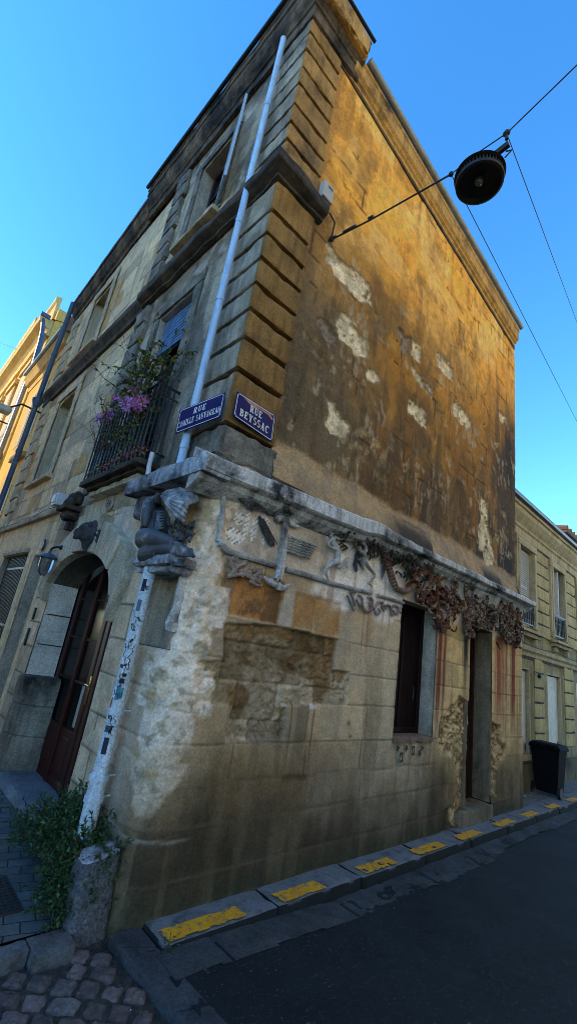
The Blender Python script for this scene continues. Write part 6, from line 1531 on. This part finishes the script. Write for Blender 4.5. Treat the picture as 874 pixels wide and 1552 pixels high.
q = MB(); q.box(jc[0]-.02, jc[0]+.05, -.078, -.074, jc[1]+.055, jc[1]+.062); q.box(jc[0]-.02, jc[0]+.05, -.078, -.074, jc[1]+.035, jc[1]+.042); q.build('slots', M['black'], jb)
# ================================================================ BOLLARD, BIN, MANHOLE
b = MB(); n = 22; prof = [(-.16, 1.06), (.0, 1.03), (.15, 1.0), (.30, .97), (.345, .95)]
cxb, cyb = -.105, .185; vs = []
def bring(z, k):
    r = []
    for i in range(n):
        a = 2*math.pi*i/n; rx, ry = .114, .092
        sx_, sy_ = abs(math.cos(a))**.38*math.copysign(1, math.cos(a)), abs(math.sin(a))**.38*math.copysign(1, math.sin(a))
        p = Vector((cxb+rx*k*sx_-.03*z, cyb+ry*k*sy_, z+(.02*sx_ if z > .3 else 0))); q = mnoise.noise(p*9)*.007+mnoise.noise(p*40)*.002; d = Vector((sx_, sy_, 0)); r.append(p+d*q)
    return r
zs = np.linspace(-.16, .325, 24)
for z in zs: vs += bring(z, np.interp(z, [p[0] for p in prof], [p[1] for p in prof]))
fs = [(i*n+j, i*n+(j+1) % n, (i+1)*n+(j+1) % n, (i+1)*n+j) for i in range(len(zs)-1) for j in range(n)]
b.add(vs, fs); bo = empty('stone_bollard', (cxb, cyb, 0), 'squat worn granite guard stone at the foot of the house corner', 'bollard'); b.build('shaft', M['bollard'], bo, True)
b = MB(); r0 = vs[-n:]; c = sum(r0, Vector())/n; rings = [r0, [c+(p-c)*.9+Vector((0, 0, .008)) for p in r0], [c+(p-c)*.55+Vector((0, 0, .012+mnoise.noise(p*30)*.008)) for p in r0]]
vv = [p for r in rings for p in r]+[c+Vector((0, 0, .010))]
b.add(vv, [(i*n+j, i*n+(j+1) % n, (i+1)*n+(j+1) % n, (i+1)*n+j) for i in range(2) for j in range(n)]+[(2*n+j, 2*n+(j+1) % n, 3*n) for j in range(n)]); b.build('top', M['bollard_top'], bo, True)
bn = empty('wheelie_bin', (7.72, .12, 0), 'black wheeled rubbish bin standing by the cream house wall', 'bin')
bx, by = 7.72, .135
def frus(b, x0, x1, y0, y1, za, xa0, xa1, ya0, ya1, zb_):
    b.add([(x0, y0, za), (x1, y0, za), (x1, y1, za), (x0, y1, za), (xa0, ya0, zb_), (xa1, ya0, zb_), (xa1, ya1, zb_), (xa0, ya1, zb_)], [(0, 3, 2, 1), (4, 5, 6, 7), (0, 1, 5, 4), (1, 2, 6, 5), (2, 3, 7, 6), (3, 0, 4, 7)])
b = MB(); frus(b, bx-.17, bx+.17, by-.16, by+.16, .04, bx-.225, bx+.225, by-.22, by+.22, .70); b.build('body', M['plastic'], bn, bevel=.015)
b = MB(); b.box(bx-.25, bx+.25, by-.245, by+.245, .70, .735, .012); b.build('rim', M['plastic'], bn)
b = MB(); frus(b, bx-.25, bx+.25, by-.25, by+.25, .738, bx-.21, bx+.21, by-.20, by+.20, .79); b.build('lid', M['plastic'], bn, bevel=.012)
b = MB(); b.tube([(bx-.23, by-.20, .72), (bx-.30, by-.20, .76), (bx-.30, by+.20, .76), (bx-.23, by+.20, .72)], .016, 8); b.build('handle', M['plastic'], bn, True)
for s in (-1, 1): q = MB(); q.tube([(bx-.20, by+s*.19, .085), (bx-.20, by+s*.235, .085)], .085, 18); q.build('wheel', M['black'], bn, True)
mh = empty('manhole_cover', (-.47, .6, 0), 'square dark iron cover set in the side pavement', 'manhole cover')
q = MB(); q.box(-.66, -.365, .40, .82, -.02, .004, .004); q.build('plate', M['cast'], mh)
q = MB()
for i in range(9):
    for j in range(12): q.box(-.645+i*.031, -.625+i*.031, .418+j*.033, .432+j*.033, .004, .0075)
q.build('studs', M['cast'], mh)
# ================================================================ PLANTS
def leaf_add(b, p, d, up, ln, wd, col):
    d = d.normalized(); s = d.cross(up)
    s = s.normalized() if s.length > 1e-4 else d.orthogonal().normalized(); nrm = s.cross(d)
    m = p+d*ln*.5+nrm*ln*.06; b.add([p, m+s*wd*.5, p+d*ln-nrm*ln*.1, m-s*wd*.5], [(0, 1, 2), (0, 2, 3)], 0, col)
def rv(r, k=1): return Vector((r.gauss(0, k), r.gauss(0, k), r.gauss(0, k)))
GRE = [(.030, .075, .018), (.045, .10, .03), (.06, .125, .045), (.02, .05, .014), (.085, .14, .07)]
def spray(b, tw, r, base, n, length, dirf, leafn, ls, pal, rad=.0025):
    for k in range(n):
        p = Vector(base(r)); d = dirf(r).normalized(); P = [p.copy()]; L_ = length*r.uniform(.5, 1.2); st = 7
        for j in range(st):
            d = (d+rv(r, .16)+Vector((0, 0, -.05))).normalized(); p = p+d*L_/st; P.append(p.copy())
        tw.tube(P, [rad*(1-.7*i/st) for i in range(st+1)], 4, cap=False)
        for j in range(leafn):
            t = r.uniform(.15, 1)*st; i = min(st-1, int(t)); q = P[i].lerp(P[i+1], t-i); dd = (P[i+1]-P[i]).normalized()+rv(r, .8)
            leaf_add(b, q, dd, Vector((0, 0, 1))+rv(r, .4), ls*r.uniform(.6, 1.3), ls*r.uniform(.3, .55), tuple(c*r.uniform(.7, 1.3) for c in r.choice(pal)))
pr = random.Random(12)
bu = empty('ivy_bush', (-.15, .5, 0), 'dense dark green shrub spilling over the pavement beside the downpipe and doorstep', 'plant')
b = MB(); tw = MB()
def bbase(r):
    y = r.uniform(.2, 1.05); return (-.02-abs(r.gauss(0, .035)), y, r.uniform(-.02, .05+.18*max(0, 1-abs(y-.6)/.6)))
spray(b, tw, pr, bbase, 520, .34, lambda r: Vector((-.24+r.gauss(0, .25), -.14+r.gauss(0, .25), 1.0+r.gauss(0, .3))), 34, .034, GRE)
spray(b, tw, pr, lambda r: (-.06-r.random()*.14, r.uniform(.20, .44), r.uniform(-.05, .2)), 260, .22, lambda r: Vector((-.3+r.gauss(0, .3), -.05+r.gauss(0, .3), .7+r.gauss(0, .5))), 34, .027, GRE)
spray(b, tw, pr, lambda r: (-.05-r.random()*.06, r.uniform(1.0, 1.5), .06), 40, .22, lambda r: Vector((-.4+r.gauss(0, .3), r.gauss(.3, .4), .3+r.gauss(0, .3))), 26, .028, GRE)
b.build('foliage', M['leaf'], bu, cols=True); tw.build('stems', M['bark'], bu)
def small_plant(label, base, n, length, dirf, leafn, ls, pal, name='weed'):
    r = random.Random(hash(label) % 999 if False else len(label)*7); e = empty(name, base(r) if callable(base) else base, label, 'plant'); b = MB(); t = MB()
    bf = base if callable(base) else (lambda r_: (base[0]+r_.gauss(0, .012), base[1]+r_.gauss(0, .012), base[2]))
    spray(b, t, r, bf, n, length, dirf, leafn, ls, pal); b.build('foliage', M['leaf'], e, cols=True); t.build('stems', M['bark'], e)
small_plant('small bright green fern behind the top of the granite guard stone', (-.02, .14, .26), 26, .15, lambda r: Vector((-.5+r.gauss(0, .4), r.gauss(-.1, .5), .7)), 24, .024, GRE)
small_plant('dark climbing tuft between the downpipe and the house wall', lambda r: (-.02, r.uniform(.27, .36), r.uniform(.1, .52)), 30, .10, lambda r: Vector((-.5, r.gauss(-.2, .5), .2+r.gauss(0, .5))), 18, .026, GRE[:4])
small_plant('little weed growing in the gap where the yellow kerb starts', (.20, -.20, -.05), 26, .10, lambda r: Vector((r.gauss(.2, .6), -.5+r.gauss(0, .4), .6)), 12, .016, [(.045, .07, .02), (.07, .085, .03)])
for (px, py, Z_, lab) in ((12, 1508, -.09, 'patch of moss and grass between the cobbles at the left edge'), (215, 1545, -.09, 'grass tuft beside the concrete border strip at the bottom')):
    d = _ray(px, py); t = (Z_-CAM[2])/d[2]; p = CAM+t*d
    small_plant(lab, (p[0], p[1], -.10), 34, .05, lambda r: Vector((r.gauss(0, .9), r.gauss(0, .9), .5)), 9, .012, [(.04, .07, .015), (.06, .08, .025)])
# balcony plants
def pot(e, x, y, z, r_, h): q = MB(); q.lathe([(0, 0), (r_*.75, 0), (r_, h), (r_*1.08, h), (r_*1.08, h+.02), (r_*.9, h+.02), (r_*.85, h-.02), (0, h-.02)], (x, y, z), 16); q.build('pot', plain('dark_clay', (.05, .03, .024), .8), e, True)
e = empty('balcony_shrub', (-.12, 1.25, 3.05), 'tall leafy shrub with yellow green tips rising at the right end of the balcony', 'plant'); pot(e, -.10, 1.22, 3.05, .085, .17)
b = MB(); tw = MB(); r = random.Random(31); YG = [(.05, .10, .03), (.07, .13, .04), (.20, .24, .03), (.28, .27, .07), (.03, .07, .03), (.16, .2, .09)]
spray(b, tw, r, lambda r: (-.13, 1.22+r.gauss(0, .05), 3.25), 26, 1.15, lambda r: Vector((-.12+r.gauss(0, .14), .10+r.gauss(0, .22), 1)), 24, .055, YG, .005)
spray(b, tw, r, lambda r: (-.2+r.gauss(0, .04), r.uniform(1.0, 1.6), 3.75+r.random()*.35), 26, .32, lambda r: Vector((r.gauss(-.2, .5), r.gauss(0, .6), .3)), 22, .06, YG, .003)
spray(b, tw, r, lambda r: (BX+.02, r.uniform(1.02, 1.7), 3.6), 16, .4, lambda r: Vector((r.gauss(-.05, .15), r.gauss(0, .3), -.8)), 20, .045, YG, .003)
spray(b, tw, r, lambda r: (-.15, 1.4+r.gauss(0, .1), 3.9), 12, .9, lambda r: Vector((r.gauss(-.2, .2), .5+r.gauss(0, .3), .8)), 4, .035, YG, .003)
b.build('foliage', M['leaf'], e, cols=True); tw.build('stems', M['bark'], e)
PK = [(.80, .30, .74), (.86, .42, .82), (.66, .18, .58), (.88, .58, .86)]
e = empty('pink_geranium', (-.2, 1.9, 3.7), 'pink flowering plant hanging over the left half of the balcony rail', 'plant'); pot(e, -.10, 1.95, 3.05, .08, .15)
b = MB(); tw = MB(); r = random.Random(41)
spray(b, tw, r, lambda r: (-.14+r.gauss(0, .03), r.uniform(1.6, 2.3), 3.24), 24, .65, lambda r: Vector((-.10+r.gauss(0, .12), r.gauss(0, .3), 1)), 14, .045, GRE[:3]+[(.16, .05, .05)], .003)
b.build('foliage', M['leaf'], e, cols=True); tw.build('stems', M['bark'], e)
b = MB()
for (px, py, n_, s_) in ((210, 612, 70, .075), (188, 613, 26, .05), (204, 592, 40, .06), (152, 635, 16, .04), (165, 627, 20, .045), (195, 615, 40, .06), (175, 604, 10, .03)):
    c = Vector(L3(px, py, -.27))
    for k in range(n_):
        p = c+Vector((r.gauss(0, s_*.4), r.gauss(0, s_*.55), r.gauss(0, s_*.45)))
        for q in range(3): leaf_add(b, p, rv(r), rv(r), .038, .036, tuple(c_*r.uniform(.7, 1.15) for c_ in r.choice(PK)))
b.build('blossoms', M['leaf'], e, cols=True)
e = empty('dry_flower', (-.25, 2.1, 3.9), 'thin stems with small reddish buds above the balcony rail', 'plant'); b = MB(); tw = MB()
spray(b, tw, r, lambda r: (-.18, 2.0+r.gauss(0, .12), 3.3), 16, .85, lambda r: Vector((-.12+r.gauss(0, .1), .12+r.gauss(0, .25), 1)), 9, .022, [(.22, .05, .06), (.30, .10, .12), (.12, .05, .04)], .003)
b.build('buds', M['leaf'], e, cols=True); tw.build('stems', M['bark'], e)
for k, (py_, col) in enumerate(((1.02, (.42, .20, .10)), (1.10, (.45, .10, .09)), (1.30, (.34, .10, .08)), (1.47, (.42, .16, .10)), (1.63, (.40, .22, .07)), (1.80, (.42, .06, .07)), (1.98, (.38, .26, .08)), (2.16, (.30, .10, .08)))):
    e = empty('succulent', (BX+.03, py_, 3.055), ['orange topped', 'bright red', 'dull red', 'coppery', 'amber', 'deep crimson', 'yellowish', 'brown red'][k]+' small succulent in the row along the balcony slab, '+['rightmost', 'second from the right', 'third from the right', 'fourth from the right', 'fourth from the left', 'third from the left', 'second from the left', 'leftmost'][k], 'plant', 'row of small succulents along the balcony slab')
    q = MB(); q.lathe([(0, 0), (.026, 0), (.034, .045), (.036, .05), (0, .046)], (BX+.03, py_, 3.052), 12); q.build('pot', M['black'], e, True)
    b = MB()
    for j in range(46): leaf_add(b, Vector((BX+.02+r.gauss(0, .02), py_+r.gauss(0, .032), 3.10+abs(r.gauss(0, .03)))), rv(r)+Vector((0, 0, .6)), rv(r), .032, .022, tuple(c_*r.uniform(.5, 1.3) for c_ in (col if j % 3 else (.10, .09, .04))))
    b.build('foliage', M['leaf'], e, cols=True)
# ================================================================ LITTER
rl = random.Random(77)
def scrap(name, px, py, Z_, size, mat, label, cat='litter', group=None, seed=0):
    d = _ray(px, py); t = (Z_-CAM[2])/d[2]; p = CAM+t*d; b = MB(); n = 9; vs = [(p[0], p[1], Z_+.006+size*.12)]
    for k in range(n): a = 2*math.pi*k/n; rr = size*rl.uniform(.55, 1.1); vs.append((p[0]+rr*math.cos(a), p[1]+rr*.75*math.sin(a), Z_+.004+rl.uniform(0, size*.35)))
    b.add(vs, [(0, 1+k, 1+(k+1) % n) for k in range(n)]); return tag(b.build(name, mat, None), label, cat, group)
scrap('paper_scrap', 587, 1432, -.108, .024, M['litter'], 'white crumpled paper lying alone on the dark asphalt')
scrap('paper_scrap', 797, 1243, -.10, .05, plain('bluish_paper', (.42, .48, .62), .6), 'bluish crumpled paper in the gutter near the far doorway')
scrap('paper_scrap', 376, 1490, -.108, .009, M['litter'], 'tiny white speck of paper on the asphalt near the bottom edge')
scrap('paper_scrap', 685, 1318, -.10, .02, M['litter'], 'small white scrap in the gutter below the sixth dash')
scrap('paper_scrap', 795, 1207, .0, .03, M['litter'], 'white scrap on the pavement by the foot of the corner house end'); scrap('paper_scrap', 803, 1207, .0, .03, M['litter'], 'white scrap on the pavement just left of the black bin')
scrap('dry_leaf', 93, 1437, -.075, .022, M['leafdry'], 'curled yellowish dry leaf on the cobbles near the guard stone', 'leaf')
for k in range(26):
    px, py = rl.gauss(185, 35), rl.gauss(1412, 9)
    if k > 16: px, py = rl.uniform(170, 330), rl.uniform(1440, 1545)
    scrap('paper_scrap', px, py, -.075 if px < 240 else -.10, rl.uniform(.003, .007), M['litter'], 'tiny pale scrap among the bits of litter around the corner kerb', 'litter', 'bits of litter around the corner kerb')
for k in range(16):
    px, py = rl.uniform(3, 45), 0; py = 1183+(px-3)*1.38+rl.uniform(-3, 3); scrap('dry_leaf', px, py, -.002, rl.uniform(.010, .02), M['leafdry'] if k % 3 else M['litter'], 'small dry leaf in the line of leaves along the edge of the side doorstep', 'leaf', 'dry leaves along the side doorstep')
# ================================================================ UNSEEN HOUSES ACROSS THE STREETS (sized and coloured to shade and bounce light)
M['bounce_plaster'] = plain('bounce_plaster', (.86, .66, .36), .9, 0, .1, 2, .05)  # colour lightened to throw warm light back onto the facing walls
def plain_house(name, label, x0, x1, y0, y1, h, mat, face, wins):
    e = empty(name, ((x0+x1)/2, (y0+y1)/2, 0), label, 'house'); q = MB(); q.box(x0, x1, y0, y1, -.15, h); q.build('wall', mat, e)
    q = MB(); q.box(x0-.2, x1+.2, y0-.2, y1+.2, h, h+.25, .05); q.build('roof', M['tile'], e)
    for (u, z0, z1) in wins:
        w = MB(); g = MB()
        if face == 'y': w.box(u, u+.9, y1-.02, y1+.04, z0-.08, z1+.08); g.box(u+.08, u+.82, y1+.042, y1+.05, z0, z1)
        else: w.box(x1-.02, x1+.04, u, u+.9, z0-.08, z1+.08); g.box(x1+.042, x1+.05, u+.08, u+.82, z0, z1)
        o = w.build('window', M['cream_trim'], e); g.build('pane', M['glass'], o)
plain_house('unseen_house', 'unseen house across the street, sized and coloured to bounce warm light onto the golden wall', -2.2, 14, -12, -5.4, 12.5, M['bounce_plaster'], 'y', [(u, z, z+1.5) for u in (0, 2.2, 4.4, 6.6, 8.8) for z in (.9, 3.6)])
plain_house('unseen_house', 'unseen tall house across the side street, sized to shade the side front', -12, -4.4, 2.6, 12.2, 11.0, M['bounce_plaster'], 'x', [(u, z, z+1.6) for u in (3.4, 5.4, 7.4, 9.6) for z in (.9, 4, 7)])
plain_house('unseen_house', 'unseen low house across the side street, added to shade the ground by the corner', -12, -4.4, -.6, 2.55, 5.0, M['bounce_plaster'], 'x', [(u, z, z+1.4) for u in (-.2, 1.3) for z in (.9, 3.2)])
# ================================================================ CAMERA AND DAYLIGHT
sc = bpy.context.scene
cd = bpy.data.cameras.new('Camera'); co = bpy.data.objects.new('Camera', cd); COL.objects.link(co)
rgt, up, fwd = [Vector(v) for v in AX]
Mx = Matrix(((rgt.x, up.x, -fwd.x, CAM[0]), (rgt.y, up.y, -fwd.y, CAM[1]), (rgt.z, up.z, -fwd.z, CAM[2]), (0, 0, 0, 1)))
co.matrix_world = Mx; cd.sensor_fit = 'AUTO'; cd.sensor_width = 36; cd.lens = 36*FPX/1552; cd.clip_start = .05; cd.clip_end = 1000
sc.camera = co
SUN_EL, SUN_AZ = R_(23), R_(-57)
s = Vector((math.sin(SUN_AZ)*math.cos(SUN_EL), math.cos(SUN_AZ)*math.cos(SUN_EL), math.sin(SUN_EL)))
ld = bpy.data.lights.new('Sun', 'SUN'); ld.energy = 5.0; ld.angle = R_(.5); ld.color = (1, .80, .52)
lo = bpy.data.objects.new('Sun', ld); COL.objects.link(lo); lo.rotation_euler = s.to_track_quat('Z', 'Y').to_euler()
wd = bpy.data.worlds.new('World'); sc.world = wd; wd.use_nodes = True; nt = wd.node_tree
sky = nt.nodes.new('ShaderNodeTexSky'); sky.sky_type = 'NISHITA'; sky.sun_disc = False; sky.sun_elevation = SUN_EL; sky.sun_rotation = SUN_AZ % (2*math.pi)
sky.altitude = 1800; sky.air_density = 1.0; sky.dust_density = 0; sky.ozone_density = 1.8
hs = nt.nodes.new('ShaderNodeHueSaturation'); hs.inputs['Saturation'].default_value = 1.30
nt.links.new(sky.outputs[0], hs.inputs['Color']); nt.links.new(hs.outputs[0], nt.nodes['Background'].inputs[0]); nt.nodes['Background'].inputs[1].default_value = .62
sc.view_settings.view_transform = 'Standard'; sc.view_settings.look = 'None'; sc.view_settings.exposure = 0; sc.view_settings.gamma = 1
sc.cycles.filter_width = .85
try:
    sc.cycles.use_denoising = True; sc.cycles.denoiser = 'OPENIMAGEDENOISE'; sc.cycles.denoising_input_passes = 'RGB_ALBEDO_NORMAL'; sc.cycles.denoising_prefilter = 'ACCURATE'
except Exception: pass
sc.cycles.max_bounces = 8; sc.cycles.diffuse_bounces = 5
